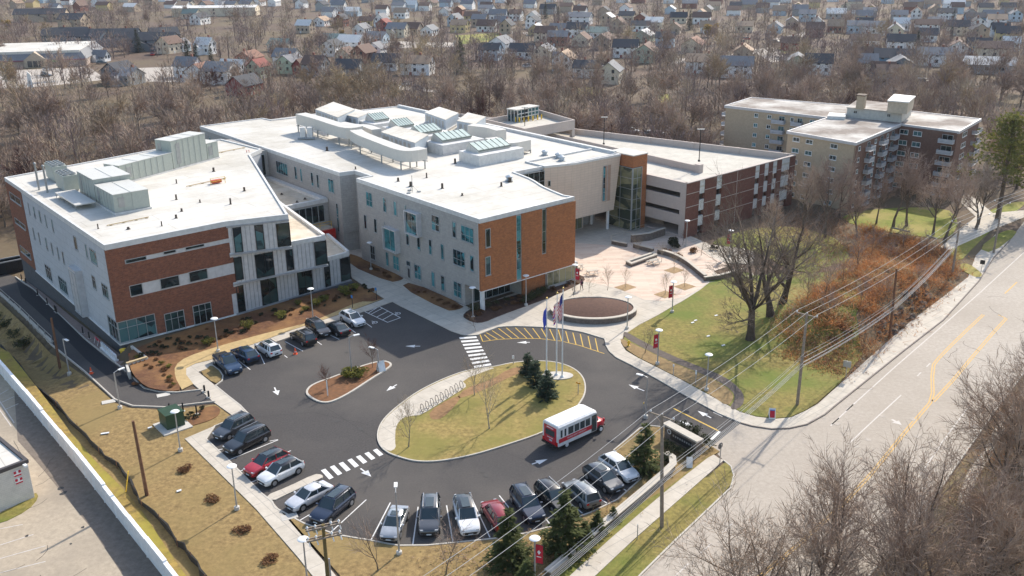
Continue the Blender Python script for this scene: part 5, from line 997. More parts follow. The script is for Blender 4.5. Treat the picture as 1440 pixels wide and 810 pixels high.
CARS = [('pickup_truck', 'dark blue pickup truck with black bed cover, at the left end of the building-side row', 'pickup', 'blue', (308, 500), (332, 521), None),
 ('parked_car', 'dark blue SUV with its tail to the lane, beside the pickup truck', 'coupe', 'blue', (357, 505), (331, 490), None),
 ('parked_car', 'white hatchback SUV with black sunroof in the building-side row', 'suv', 'white', (389, 497), (364, 482), None),
 ('parked_car', 'black SUV with its tail to the lane, beside the empty stall with the cone', 'suv', 'black', (439, 481), (413, 466), None),
 ('parked_car', 'black SUV with its nose and headlights facing the lane', 'suv', 'black', (434, 453), (461, 470), None),
 ('parked_car', 'black sedan with red tail lamps towards the lane, left of the end white SUV', 'sedan', 'black', (487, 468), (460, 453), None),
 ('parked_car', 'white SUV with black sunroof at the right end of the building-side row', 'coupe', 'white', (482, 440), (510, 456), None),
 ('parked_car', 'dark grey SUV at the top of the row along the left walk', 'suv', 'darkgrey', (348, 590), (308, 611), None),
 ('parked_car', 'long black SUV second from the top of the row along the left walk', 'suvl', 'black', (371, 607), (322, 631), None),
 ('parked_car', 'bright red SUV with black roof along the left walk', 'coupe', 'red', (399, 638), (350, 663), 'black'),
 ('parked_car', 'pearl white SUV with black roof beside the red one', 'coupe', 'white', (420, 650), (368, 676), 'black'),
 ('parked_car', 'silver white sedan just below the small concrete island', 'sedan', 'pearl', (458, 684), (411, 709), None),
 ('parked_car', 'navy SUV at the bottom end of the left row, nose to the kerb', 'suvl', 'navy', (489, 694), (445, 730), None),
 ('parked_car', 'silver sedan nose down at the left end of the bottom row', 'sedan', 'silver', (563, 714), (546, 755), None),
 ('parked_car', 'dark grey SUV with silver roof rails in the bottom row', 'suvl', 'darkgrey', (606, 702), (603, 750), None),
 ('parked_car', 'white SUV with black roof in the bottom row', 'suvl', 'white', (650, 704), (662, 748), 'black'),
 ('parked_car', 'dark red SUV with its tail to the bottom kerb', 'suv', 'darkred', (710, 741), (687, 705), None),
 ('parked_car', 'large dark grey blue SUV with roof rack behind the spruce', 'suvl', 'navy', (727, 688), (757, 731), None),
 ('parked_car', 'black SUV half hidden behind the tallest spruce of the bottom row', 'suv', 'black', (764, 685), (792, 712), None),
 ('parked_car', 'grey SUV with red tail lamps towards the low wall', 'suv', 'grey', (834, 708), (800, 678), None),
 ('parked_car', 'dark grey crossover facing the low wall, beside the white SUV at the row end', 'coupe', 'darkgrey', (826, 655), (872, 689), None),
 ('parked_car', 'white SUV at the right end of the bottom row', 'coupe', 'white', (848, 641), (894, 674), None)]
for c in CARS: car(*c[:4], c[4], c[5], c[6])
# shuttle bus
a = G(780, 630, 0)[:2]; b = G(843, 601, 0)[:2]; c = (a + b) / 2; d = b - a; ang = math.atan2(d[1], d[0])
bus = thing('shuttle_bus', 'small white shuttle bus with red band and red bonnet driving round the island', 'bus', (c[0] - .25, c[1] + .15, .024), ang)
m_bw = plain('bus_white', (.72, .72, .72), .35, 0, .5, .4); m_br = plain('bus_red', (.52, .012, .03), .35, 0, .5, .4)
mb = MB(); bw = 1.2
def bp(x0, x1, z0, z1): return None
st = [(-3.65, [(1.05, .62), (1.15, .7), (1.18, 1.6), (1.14, 2.7), (.95, 2.86)]), (-3.55, [(1.12, .5), (1.2, .6), (1.2, 1.6), (1.18, 2.75), (1.0, 2.93)]), (1.55, [(1.12, .45), (1.2, .55), (1.2, 1.6), (1.18, 2.75), (1.0, 2.95)]), (2.1, [(1.1, .45), (1.18, .55), (1.18, 1.6), (1.1, 2.6), (.9, 2.78)])]
loft(mb, st); mb.build('body', m_bw, bus, smooth=30)
mb = MB(); loft(mb, [(2.0, [(.92, .45), (1.0, .55), (1.0, 1.1), (.97, 1.35), (.85, 1.42)]), (2.9, [(.9, .45), (.98, .55), (.98, 1.0), (.94, 1.22), (.8, 1.30)]), (3.45, [(.85, .48), (.92, .58), (.92, .95), (.86, 1.12), (.7, 1.2)]), (3.6, [(.75, .55), (.8, .62), (.8, .9), (.75, 1.02), (.6, 1.06)])]); mb.build('bonnet', m_br, bus, smooth=40)
mb = MB(); mb.add([(2.11, -1.0, 1.45), (2.11, 1.0, 1.45), (2.11, .9, 2.55), (2.11, -.9, 2.55), (2.75, -.8, 1.36), (2.75, .8, 1.36)], [(0, 1, 2, 3), (4, 5, 2, 3), (0, 4, 3), (1, 2, 5)]); mb.build('windscreen', m_cglass, bus)
for s_ in (-1, 1):
    mb = MB(); mb.obox((-1.1, s_ * 1.205, 1.22), (2.45, 0, 0), (0, .014, 0), (0, 0, .24)); mb.build('red_band', m_br, bus)
    for x0, x1 in ((-3.3, -3.05), (-2.75, -2.5), (-2.2, -1.45), (-1.3, -.6), (-.45, .2), (.35, 1.0)):
        mb = MB(); mb.obox(((x0 + x1) / 2, s_ * 1.2, 1.98), ((x1 - x0) / 2, 0, 0), (0, .015, 0), (0, 0, .42)); mb.build('window', m_cglass, bus)
    mb = MB(); mb.obox((1.62, s_ * 1.195, 1.55), (.33, 0, 0), (0, .02, 0), (0, 0, .95)); dd = mb.build('door', m_cglass, bus); mb = MB()
    for x in (1.28, 1.62, 1.96): mb.obox((x, s_ * 1.215, 1.55), (.025, 0, 0), (0, .01, 0), (0, 0, .97))
    mb.build('frame', m_trim, dd)
    cu = bpy.data.curves.new('lettering', 'FONT'); cu.body = 'SACRED HEART UNIVERSITY'; cu.size = .22; cu.align_x = 'CENTER'; cu.align_y = 'CENTER'; cu.extrude = .004; cu.materials.append(m_bw)
    tmp = bpy.data.objects.new('tmp', cu); COL.objects.link(tmp); dg = bpy.context.evaluated_depsgraph_get(); lm = bpy.data.meshes.new_from_object(tmp.evaluated_get(dg)); bpy.data.objects.remove(tmp); o = bpy.data.objects.new('lettering', lm); COL.objects.link(o); o.parent = bus; o.location = (-.95, s_ * 1.222, 1.22); o.rotation_euler = (R_(90), 0, 0 if s_ < 0 else math.pi)
    for x in (2.75, -2.35):
        y = s_ * 1.02; mb = MB(); n = 14
        for r_, w_, nm in ((.40, .14, 'wheel'),):
            vs = [(x + r_ * math.cos(2 * math.pi * j / n), y + k, .40 + r_ * math.sin(2 * math.pi * j / n)) for k in (-w_, w_) for j in range(n)]
            mb.add(vs, [(j, (j + 1) % n, n + (j + 1) % n, n + j) for j in range(n)] + [tuple(range(n))[::-1], tuple(range(n, 2 * n))]); wo = mb.build('wheel', m_tyre, bus)
        mb = MB(); vs = [(x + .22 * math.cos(2 * math.pi * j / n), y + s_ * .2 * k, .40 + .22 * math.sin(2 * math.pi * j / n)) for k in (0, 1) for j in range(n)]
        mb.add(vs, [(j, (j + 1) % n, n + (j + 1) % n, n + j) for j in range(n)] + [tuple(range(n))[::-1], tuple(range(n, 2 * n))]); mb.build('rim', m_bw, wo)
    mb = MB(); mb.obox((-3.66, s_ * .98, .85), (.05, 0, 0), (0, .16, 0), (0, 0, .22)); mb.build('taillight', m_lampr, bus)
    mb = MB(); mb.obox((2.95, s_ * 1.35, 1.55), (.05, 0, 0), (0, .12, 0), (0, 0, .18)); mb.bar((2.85, s_ * .95, 1.4), (2.95, s_ * 1.3, 1.5), .04); mb.build('mirror', m_br, bus)
    mb = MB(); mb.obox((3.5, s_ * .62, .86), (.12, 0, 0), (0, .14, 0), (0, 0, .1)); mb.build('headlight', m_lampw, bus)
mb = MB(); mb.obox((-3.675, 0, 1.62), (.02, 0, 0), (0, .92, 0), (0, 0, .98)); rp = mb.build('rear_panel', m_br, bus)
mb = MB(); mb.obox((-3.70, 0, 1.85), (.02, 0, 0), (0, .68, 0), (0, 0, .34)); mb.build('rear_window', m_cglass, rp)
mb = MB(); mb.obox((-3.70, -.1, 1.0), (.015, 0, 0), (0, .22, 0), (0, 0, .09)); mb.build('number_plate', m_plate, rp)
mb = MB(); mb.obox((-3.70, 0, 2.42), (.012, 0, 0), (0, .5, 0), (0, 0, .05)); mb.obox((-3.70, 0, 1.28), (.012, 0, 0), (0, .45, 0), (0, 0, .04)); mb.build('rear_stripe', m_bw, rp)
mb = MB(); mb.obox((-3.75, 0, .55), (.1, 0, 0), (0, 1.15, 0), (0, 0, .1)); mb.build('rear_bumper', m_trim, bus)
mb = MB(); mb.obox((3.62, 0, .82), (.02, 0, 0), (0, .42, 0), (0, 0, .14)); mb.obox((3.62, 0, .5), (.08, 0, 0), (0, .85, 0), (0, 0, .09)); mb.build('grille', m_trim, bus)

# ================================================================== STREET FURNITURE
m_pole = plain('grey_pole', (.40, .40, .40), .45, .4); m_head = plain('white_lamp_head', (.80, .80, .79), .4); m_footing = plain('concrete_footing', (.52, .49, .44), .85); m_wood = mat('pole_wood', (.165, .085, .05), .9, .3, 3); m_woodg = mat('weathered_wood', (.27, .22, .175), .9, .25, 3)
m_ban = plain('red_banner', (.50, .018, .04), .7); m_wht = plain('white_paint', (.75, .75, .74), .5)
def disc_lamp(base, label, banner=None, h=4.6, z=None):
    c = GT(*base); c[2] += .11
    t = thing('street_lamp', label, 'street lamp', c, 0, 'disc topped lamps around the campus'); mb = MB(); mb.tube([(0, 0, .25), (0, 0, h - .15)], [.085, .06], 8); mb.build('pole', m_pole, t, smooth=40)
    mb = MB(); mb.lathe((0, 0, 0), [(.26, -.1), (.26, .26), (.2, .3)], 12); mb.build('footing', m_footing, t, smooth=40)
    mb = MB(); mb.lathe((0, 0, h), [(.09, -.22), (.11, -.12), (.38, -.06), (.47, 0), (.42, .05), (.15, .08)], 18); mb.build('lamp_head', m_head, t, smooth=50)
    if banner:
        s_ = banner; mb = MB(); n = 6; ax = np.array([s_ * .93, -.36, 0]); P = []
        for i in range(n + 1):
            for j in range(5): q_ = ax * (.08 + .62 * j / 4) + np.array([0, .05 * math.sin(i * .9 + j * .8), h - .55 - 1.75 * i / n - .05 * j / 4]); P.append(q_)
        fs = [(i * 5 + j, i * 5 + j + 1, i * 5 + 6 + j, i * 5 + 5 + j) for i in range(n) for j in range(4)]
        P2 = [p + np.array([.36, .93 * s_, 0]) * .02 * s_ for p in P]; o_ = len(P); mb.add(P + P2, fs + [tuple(o_ + k for k in f[::-1]) for f in fs])
        bo = mb.build('banner', m_ban, t); mb = MB()
        for sg in (-1, 1):
            nn = np.array([.36 * s_, .93, 0]) * .06 * sg; cc = ax * .38 + nn
            mb.add([cc + (0, 0, h - 1.0), cc + ax * .15 + (0, 0, h - 1.2), cc + (0, 0, h - 1.45), cc - ax * .15 + (0, 0, h - 1.2)], [(0, 1, 2, 3)]); mb.add([cc - ax * .2 + (0, 0, h - 1.6), cc + ax * .2 + (0, 0, h - 1.62), cc + ax * .2 + (0, 0, h - 1.7), cc - ax * .2 + (0, 0, h - 1.68)], [(0, 1, 2, 3)])
        mb.build('emblem', m_wht, bo); 
        for zz in (.52, 2.35): mb = MB(); mb.bar((0, 0, h - zz), ax * .75 + (0, 0, h - zz), .03); mb.build('bracket', m_trim, t)
    return t
for b_, lab, bn in [((307, 495), 'disc topped lamp behind the dark blue pickup truck', 0), ((440.5, 450), 'disc topped lamp behind the black SUVs by the mulch bed', 0), ((522, 380), 'disc topped lamp in the mulch bed along the grey hall wall', 0), ((665.3, 448.4), 'disc topped lamp beside the white corner column of the hall', 0), ((739.8, 430.4), 'disc topped lamp in the bed before the orange brick front', 0), ((881.7, 463), 'disc topped lamp between the round planter and the lawn', 0),
                   ((254, 635), 'disc topped lamp beside the green transformer box', 0), ((333.5, 717), 'disc topped lamp on the dry lawn beside the red car', 0), ((433, 826), 'disc topped lamp at the bottom edge beside the walk', 0), ((752, 825), 'lamp with red banner among the spruces above the street', 1), ((993.3, 550), 'disc topped lamp on the lawn beside the curving dark path', 0), ((924.5, 513), 'lamp with red banner beside the loop road on the scrub lawn', -1),
                   ((945, 440), 'lamp with red banner at the plaza edge by the lawn', -1), ((1025.5, 362), 'lamp with red banner before the garage brick wall', -1), ((964.5, 347), 'disc topped lamp at the garage corner by the plaza', 0), ((808, 414), 'lamp with red banner beside the orange brick corner', 1)]:
    disc_lamp(b_, lab, bn)
def arm_lamp(base, label, h, dirpx, kind='cobra'):
    c = GT(*base); c[2] += .11; q_ = G(*dirpx, 0); d = q_[:2] - c[:2]; d /= np.linalg.norm(d); t = thing('parking_lamp', label, 'street lamp', c, math.atan2(d[1], d[0])); mb = MB()
    mb.tube([(0, 0, 0), (0, 0, h - .1)], [.09, .07], 8); mb.tube([(0, 0, h - .12), (.35, 0, h - .02), (.7, 0, h)], .045, 6); mb.build('pole', m_pole, t, smooth=40); mb = MB()
    mb.obox((.95, 0, h), (.38, 0, .0), (0, .15, 0), (0, 0, .05)); mb.build('lamp_head', m_head, t); mb = MB(); mb.lathe((0, 0, 0), [(.26, -.3), (.26, .25), (.2, .3)], 12); mb.build('footing', m_footing, t)
    return t
arm_lamp((494.8, 528), 'grey pole lamp on the small planted island in the parking lot', 5.1, (512, 524)); arm_lamp((561.5, 780), 'grey pole lamp on the dry grass below the silver sedan', 6.3, (562, 740)); arm_lamp((97.8, 527), 'grey arm lamp beside the dark drive ramp, farther of two', 5.0, (115, 520)); arm_lamp((169, 575), 'grey arm lamp at the bend of the drive ramp, nearer of two', 4.6, (185, 566)); arm_lamp((908, 588), 'grey arm lamp with camera behind the spruce at the lot entrance', 5.0, (897, 585)); arm_lamp((533, 523), 'small grey lamp post beside the white folding sign', 3.0, (522, 520)); arm_lamp((83, 400), 'grey arm lamp on the dark foundation strip of the left wing', 3.6, (70, 395))
# utility poles and wires
def upole(top, base, label, arm=None, m=None, z=0., h=None, double=False):
    c = GT(*base); H = h or 1.
    if h is None:
        lo, hi = 1, 40
        for _ in range(40):
            mid = (lo + hi) / 2; lo, hi = (mid, hi) if PX((c[0], c[1], c[2] + mid))[1] > top[1] else (lo, mid)
        H = lo
    t = thing('utility_pole', label, 'utility pole', c); tx, tz = 0, 0
    # lean so that the top lands where the photo shows it
    g = G(*top, c[2] + H); lean = (g[:2] - c[:2]) if h is None else np.zeros(2)
    if np.linalg.norm(lean) > 1.2: lean *= 1.2 / np.linalg.norm(lean)
    tp = np.array([*lean, H]); mb = MB(); mb.tube([(0, 0, -.3), tuple(tp)], [.19, .13], 9); mb.build('pole', m or m_woodg, t, smooth=40)
    heads = []
    if arm is not None:
        a = np.array([*arm, 0.]); mb = MB(); mb.obox(tp + (0, 0, -.25), a * 1.25, np.array([-a[1], a[0], 0]) * .05, (0, 0, .06))
        for k in (-1, 1): mb.bar(tp + a * .7 * k + (0, 0, -.3), tp + (0, 0, -.95), .04)
        ar = mb.build('crossarm', m_woodg, t); mb = MB()
        for k in (-1.15, 0, 1.15): mb.lathe(tp + a * k + (0, 0, -.18), [(.05, 0), (.09, .08), (.09, .16), (.04, .24)], 8); heads.append(c + tp + a * k + (0, 0, .07))
        mb.build('insulator', m_head, ar)
    return c, tp, heads
AR = np.array([*(-RN)])
p0 = G(660, 905, 0); poles = []
poles.append(upole((931, 582), (931, 742), 'tall grey utility pole with crossarm on the roadside grass near the entrance', AR))
poles.append(upole((1135, 440), (1121, 570), 'grey utility pole with crossarm at the lawn corner above the road', AR))
poles.append(upole((1261, 378), (1251, 476), 'dark brown pole standing in the rock cut beside the road', None, m_wood))
poles.append(upole((1350, 312), (1339, 386), 'grey utility pole with crossarm beside the far driveway', AR))
poles.append(upole((1410, 283), (1397, 356), 'grey utility pole on the small grass triangle by the far street', AR))
upole((187, 592), (207, 697), 'bare brown wooden pole on the dry lawn', None, m_wood); upole((72, 447), (85, 521), 'bare brown wooden pole beside the ramp fence', None, m_wood)
c6 = upole((0, 0), (466, 868), 'tall utility pole with double crossarms at the bottom edge', None, mat('olive_wood', (.17, .125, .05), .9, .25, 3), h=8.6)
t6 = [o for o in COL.objects if o.get('label', '') == 'tall utility pole with double crossarms at the bottom edge'][0]
ad = np.array([.93, .37, 0]); an = np.array([-.37, .93, 0])
for zz in (8.45, 7.5):
    mb = MB()
    for o_ in (-.16, .16): mb.obox(np.array([0, 0, zz]) + an * o_, ad * 1.35, an * .05, (0, 0, .06))
    ar = mb.build('crossarm', m_woodg, t6); mb = MB()
    for k in (-1.2, -.6, .6, 1.2): mb.lathe(np.array([0, 0, zz]) + ad * k, [(.05, .05), (.1, .12), (.1, .2), (.03, .3)], 8); mb.tube([np.array([0, 0, zz]) + ad * k, np.array([.15, -.1, zz - .5]) + ad * k], .05, 6)
    mb.build('insulator', m_head, ar)
mb = MB(); mb.tube([(.25, -.1, 0), (.25, -.1, 5.6)], .07, 8); mb.build('conduit', m_pole, t6)
m_wire = plain('wire', (.42, .41, .40), .5, .3)
def wire(name, label, pts, r=.018, grp=None):
    P = []
    for a, b in zip(pts[:-1], pts[1:]):
        a = np.array(a); b = np.array(b); L = np.linalg.norm(b - a)
        for k in range(12 if b is not pts[-1] else 13): t_ = k / 12; P.append(a + (b - a) * t_ - np.array([0, 0, L * .014 * 4 * t_ * (1 - t_)]))
    P.append(np.array(pts[-1])); mb = MB(); mb.tube(P, r, 4); tag(mb.build(name, m_wire, off=P[0], loc=P[0]), label, 'wire', grp)
dirw = poles[0][0] - poles[1][0]; dirw[2] = 0; far = (poles[4][0] - poles[3][0]) * 3.
for k, nm in enumerate(('nearest the road', 'on the pole tops', 'farthest from the road')):
    kk = 2 - k
    H = [poles[i][2][kk] for i in (0, 1, 3, 4)]
    wire('power_line', 'top power line %s, strung between the crossarm ends' % nm, [H[0] + dirw * 1.0 + (0, 0, -.3)] + H + [H[-1] + far], .022)
for k in range(7):
    zz = [5.9, 5.5, 5.3, 5.1, 4.9, 6.6, 4.7][k]; off = AR * (.25 if k % 2 else -.05); H = [poles[i][0] + np.array([off[0], off[1], zz if i != 2 else zz - 1.0 + .3]) for i in (0, 1, 2, 3, 4)]
    o3 = np.array([0, 0, -2.0]); H[2] = H[2] if H[2][2] < 30 else H[2] + o3
    wire('cable', 'one of the thin lower cables bundled along the road poles', [H[0] + dirw] + H + [H[-1] + far], .022 if k < 5 else .014, 'lower cables along the road')
# flagpoles and flags
for k, (bx, by, ty, lab) in enumerate([(768.5, 523, 422, 'left flagpole with blue flag on the island'), (782.5, 528, 415, 'middle flagpole with red and white flag on the island'), (790.5, 531, 408, 'right and tallest flagpole on the island')]):
    c = G(bx, by, .13); lo, hi = 1, 30
    for _ in range(40): mid = (lo + hi) / 2; lo, hi = (mid, hi) if PX((c[0], c[1], mid))[1] > ty else (lo, mid)
    H = lo; t = thing('flagpole', lab, 'flagpole', c, 0, 'flagpoles on the island'); mb = MB(); mb.tube([(0, 0, 0), (0, 0, H)], [.10, .055], 10); mb.build('pole', m_wht, t, smooth=40)
    mb = MB(); mb.lathe((0, 0, H), [(.04, 0), (.12, .06), (.14, .13), (.1, .22), (.02, .26)], 10); mb.build('finial', plain('gold', (.6, .42, .15), .3, .8), t, smooth=50); mb = MB(); mb.lathe((0, 0, 0), [(.28, 0), (.26, .12), (.14, .3)], 12); mb.build('base', m_wht, t)
    fl_w, fl_h, nx_, ny_ = (1.0, 2.3, 6, 26) if k != 2 else (1.2, 2.9, 8, 26)
    cols = [[plain('flag_blue', (.06, .09, .5), .7)], [plain('flag_white', (.72, .7, .68), .7), plain('flag_red', (.55, .02, .05), .7), plain('flag_blue', (.06, .09, .5), .7)], [plain('flag_white', (.72, .7, .68), .7), plain('flag_red', (.55, .02, .05), .7), plain('flag_navy', (.03, .04, .22), .7)]][k]
    mb = MB(); P = np.zeros((ny_ + 1, nx_ + 1, 3)); dx = np.array([-.92, -.38])
    for j in range(ny_ + 1):
        for i_ in range(nx_ + 1):
            f = i_ / nx_; g = j / ny_; wv = .13 * math.sin(f * 7 + g * 3 + k) * f
            xy = dx * (fl_w * f * (.42 + .1 * math.sin(g * 5))) + np.array([.38, -.92]) * wv
            P[j, i_] = (xy[0] + dx[0] * .07, xy[1] + dx[1] * .07, H - (.5 if k == 2 else 1.0) - fl_h * g - f * fl_w * .75)
    P = P.reshape(-1, 3); w1_ = nx_ + 1
    for j in range(ny_):
        for i_ in range(nx_):
            if k == 0: m_ = 0
            elif k == 2: m_ = 2 if (j < ny_ * .42 and i_ < nx_ * .55) else (1 if int(i_ * 13 / nx_ + j * 13 / ny_) % 2 == 0 else 0)
            else: m_ = [0, 1, 2, 0, 1][(j // 2) % 5] if i_ > 1 else 0
            mb.add([P[j * w1_ + i_], P[j * w1_ + i_ + 1], P[(j + 1) * w1_ + i_ + 1], P[(j + 1) * w1_ + i_]], [(0, 1, 2, 3)], m_)
    o = mb.build('flag', cols, off=(0, 0, 0), loc=(c[0], c[1], c[2])); tag(o, ['plain blue flag hanging on the left flagpole', 'red white and blue pennant hanging on the middle flagpole', 'stars and stripes hanging on the tallest flagpole'][k], 'flag')
mb = MB(); p = G(784, 530, 0); mb.lathe((0, 0, 0), [(1.6, .0), (1.6, .16)], 20, 0, 1.2, .7); o = mb.build('flag_plinth', m_footing, loc=(p[0], p[1], .06)); tag(o, 'low oval concrete plinth under the flagpoles', 'plinth')
# signs
def signpost(base, h, label, col, w=.3, hh=.45, name='sign_post', face=None):
    c = GT(*base); c[2] += .1; t = thing(name, label, 'sign', c, R_(-30)); mb = MB(); mb.bar((0, 0, 0), (0, 0, h), .07); mb.build('post', m_pole if col != 'k' else m_trim, t); mb = MB(); mb.obox((0, -.05, h - hh / 2), (w / 2, 0, 0), (0, .015, 0), (0, 0, hh / 2)); p_ = mb.build('panel', face or m_wht, t); return t, p_
m_hblue = plain('sign_blue', (.03, .20, .50), .5)
signpost((496, 434), 2.0, 'blue accessible parking sign on a post beside the white SUV', 'k', face=m_hblue); signpost((529.7, 423), 2.0, 'blue accessible parking sign on a post nearer the hall walk', 'k', face=m_hblue)
signpost((461.5, 559), 2.1, 'thin grey sign post at the left end of the small island', '', .12, 1.9); signpost((722, 513), 1.2, 'small white sign at the crossing on the island edge', ''); signpost((946.5, 530), 1.6, 'small grey meter post beside the loop walk', '', .2, .3); signpost((978, 541), 1.8, 'slim grey sign post beside the disc lamp on the scrub lawn', '', .2, .5); signpost((813, 556), 1.6, 'small orange marker sign at the right edge of the island', '', .6, .18, face=plain('sign_orange', (.7, .3, .02), .5)); signpost((1189, 532), 2.2, 'grey rectangular road sign seen from behind beside the walk', '', .9, .8, face=m_pole); signpost((1379, 385), 2.2, 'dark diamond road sign beside the far driveway', '', .7, .7, face=m_trim); signpost((896, 760), 1.6, 'short grey post on the roadside grass', '', .1, .1); signpost((905, 580), 1.2, 'yellow tipped marker post at the loop entrance', '', .1, .2, face=m_yel)
c = GT(1012, 653); t = thing('stop_sign', 'stop sign seen from behind at the entrance corner', 'sign', c, R_(40)); mb = MB(); mb.bar((0, 0, 0), (0, 0, 2.3), .07); mb.build('post', m_pole, t); mb = MB(); n = 8
P = [(.38 * math.cos(math.pi / 8 + k * math.pi / 4), 0, 2.1 + .38 * math.sin(math.pi / 8 + k * math.pi / 4)) for k in range(8)]; mb.add([(x, .06, z_) for x, y, z_ in P] + [(x, .09, z_) for x, y, z_ in P], [tuple(range(8)), tuple(range(15, 7, -1))] + [(k, (k + 1) % 8, 8 + (k + 1) % 8, 8 + k) for k in range(8)]); mb.build('panel', plain('sign_back', (.2, .19, .19), .5, .3), t)
def aframe(base, label, ang, face, h=1.15, w=.7, topc=None):
    c = GT(*base); c[2] += .11; t = thing('folding_sign', label, 'sign', c, ang)
    for s_ in (-1, 1):
        mb = MB(); mb.obox((0, s_ * .22, h / 2), (w / 2, 0, 0), (0, .02, 0), (0, -s_ * .22, h / 2)); p_ = mb.build('frame', m_wht, t); mb = MB(); mb.obox((0, s_ * .245, h * .5), (w * .38, 0, 0), (0, .012, 0), (0, -s_ * .22 * .72, h * .36)); f_ = mb.build('face', face, p_)
        if topc:
            mb = MB(); mb.obox((0, s_ * .245 * .55, h * .82), (w * .38, 0, 0), (0, .02, 0), (0, -s_ * .02, h * .04)); mb.build('header', topc, p_); mb = MB()
            for q_ in range(3): mb.obox((.02, s_ * (.268 - .075 * q_ * .9), h * (.36 + .13 * q_)), (w * (.1 + .06 * q_), 0, 0), (0, .012, 0), (0, 0, .035))
            mb.build('lettering', m_wht, p_)
aframe((1085, 588), 'red folding sign in white frame on the lawn corner by the road', R_(-8), m_ban, topc=m_hblue); aframe((536, 522), 'plain white folding sign on the small parking island', R_(35), m_wht, 1.3, .9); aframe((969, 656), 'small white folding sign in front of the stone entrance sign', R_(-5), m_wht, 1.0, .6)
# stone entrance sign
a = G(936, 616, 0)[:2]; b = G(981, 641, 0)[:2]; d = b - a; L = np.linalg.norm(d); ms = thing('entrance_sign', 'low stone entrance sign wall with pale cap and round emblem', 'sign', (*((a + b) / 2), .05), math.atan2(d[1], d[0])); mb = MB(); mb.box(-L / 2, L / 2, -.25, .35, 0, 1.65); mb.box(L / 2 - .5, L / 2 + .05, -.35, .45, 0, 1.66); mb.build('stone_wall', m_stone, ms); mb = MB(); mb.box(-L / 2 - .15, L / 2 + .2, -.45, .55, 1.66, 1.84); mb.build('cap', m_capst, ms)
mb = MB(); mb.obox((.1, -.27, .85), (L * .32, 0, 0), (0, .02, 0), (0, 0, .45)); pl_ = mb.build('sign_panel', plain('bronze_panel', (.03, .028, .03), .4), ms); mb = MB(); n = 20; R0 = .28
mb.add([(-L / 2 + .75 + r_ * math.cos(2 * math.pi * j / n), -.27 - dz, 1.15 + r_ * math.sin(2 * math.pi * j / n)) for r_, dz in ((R0, .03), (R0 * .72, .03)) for j in range(n)], [(j, (j + 1) % n, n + (j + 1) % n, n + j) for j in range(n)]); mb.build('emblem', m_wht, ms); mb = MB()
for q_ in range(9): mb.obox((-L * .2 + q_ * .32, -.30, .95), (.09, 0, 0), (0, .012, 0), (0, 0, .1))
mb.build('lettering', m_pole, pl_)
# low wall along the street (stone with pale cap)
def lowwall(name, label, pts, h, w=.5, capw=.7, m=None, cap=True, closed=False, zb=0.):
    P = [np.array(p[:2], float) for p in pts]; c = P[len(P) // 2]; t = thing(name, label, 'wall', (*c, zb)); mb = MB(); m2 = MB()
    def strip(mb, w, z0, z1):
        A, B = [], []
        n = len(P)
        for i in range(n):
            a_ = P[i - 1] if (i or closed) else P[i]; b_ = P[(i + 1) % n] if (i < n - 1 or closed) else P[i]; d_ = (b_ - a_) / np.linalg.norm(b_ - a_); nn = np.array([-d_[1], d_[0]]) * w / 2; A.append(P[i] + nn); B.append(P[i] - nn)
        for i in range(n if closed else n - 1):
            j = (i + 1) % n; v = [(*q_, z_) for z_ in (z0, z1) for q_ in (A[i], B[i], B[j], A[j])]; mb.add(v, [(0, 1, 5, 4), (1, 2, 6, 5), (2, 3, 7, 6), (3, 0, 4, 7), (4, 5, 6, 7)])
    strip(mb, w, -.1, h); mb.build('stone_wall', m or m_stone, t, (*c, 0))
    if cap: strip(m2, capw, h, h + .12); m2.build('cap', m_capst, t, (*c, 0))
    return t
lowwall('street_wall', 'long low stone wall with pale cap between the parked cars and the street', W2([(770, 815), (800, 790), (850, 745), (900, 703), (935, 673), (946, 662), (945, 652), (936, 646)]), .75, .45, .75)
# round planter and plaza walls
pc = G(835, 440, 0)[:2]; 
x0_ = G(776, 436, 0.9); x1_ = G(895, 436, .9); rad = np.linalg.norm(x1_ - x0_) / 2; pc = ((x0_ + x1_) / 2)[:2]; pc[1] = G(835, 432, .9)[1]
ring = [pc + np.array([rad * math.cos(t_), rad * .72 * math.sin(t_)]) for t_ in np.linspace(0, 2 * math.pi, 44, endpoint=False)]
t = lowwall('round_planter', 'round raised stone planter with pale cap and brown mulch on the plaza', ring, .85, .4, .55, closed=True); mb = MB(); n = 44
mb.add([(*pc, 1.5)] + [(*(pc + (p - pc) * .6), 1.3) for p in ring] + [(*(pc + (p - pc) * .97), .8) for p in ring], [(0, 1 + j, 1 + (j + 1) % n) for j in range(n)] + [(1 + j, 1 + n + j, 1 + n + (j + 1) % n, 1 + (j + 1) % n) for j in range(n)]); mb.build('mulch_mound', mat('planter_mulch', (.135, .075, .055), .95, scale=2.4, col2=(.08, .045, .035), bump=.5), t, (*ring[22], 0), smooth=60)
r6b = lambda *pts: W2([(800 + x / 6.75, 280 + y / 6.75) for x, y in pts])
lowwall('terrace_wall', 'tall stone wall with pale cap at the corner of the entrance terrace', r6b((420, 130), (640, 190), (900, 262)), 1.2, .4, .5, bricky('terrace_block', (.43, .34, .26), (.38, .30, .23), (.3, .24, .18), .6, .3, .02)); lowwall('terrace_wall', 'stone faced terrace wall end with pale cap beside the garage', r6b((905, 345), (760, 395), (640, 410), (590, 415)), 1.4, .4, .55); lowwall('terrace_wall', 'short low stone wall at the foot of the entrance terrace ramp', r6b((410, 430), (480, 445), (550, 458)), .7, .5, .6); lowwall('terrace_wall', 'low dark stone wall behind the long planter bench', r6b((615, 465), (700, 490), (800, 515)), .8, .4, .5)
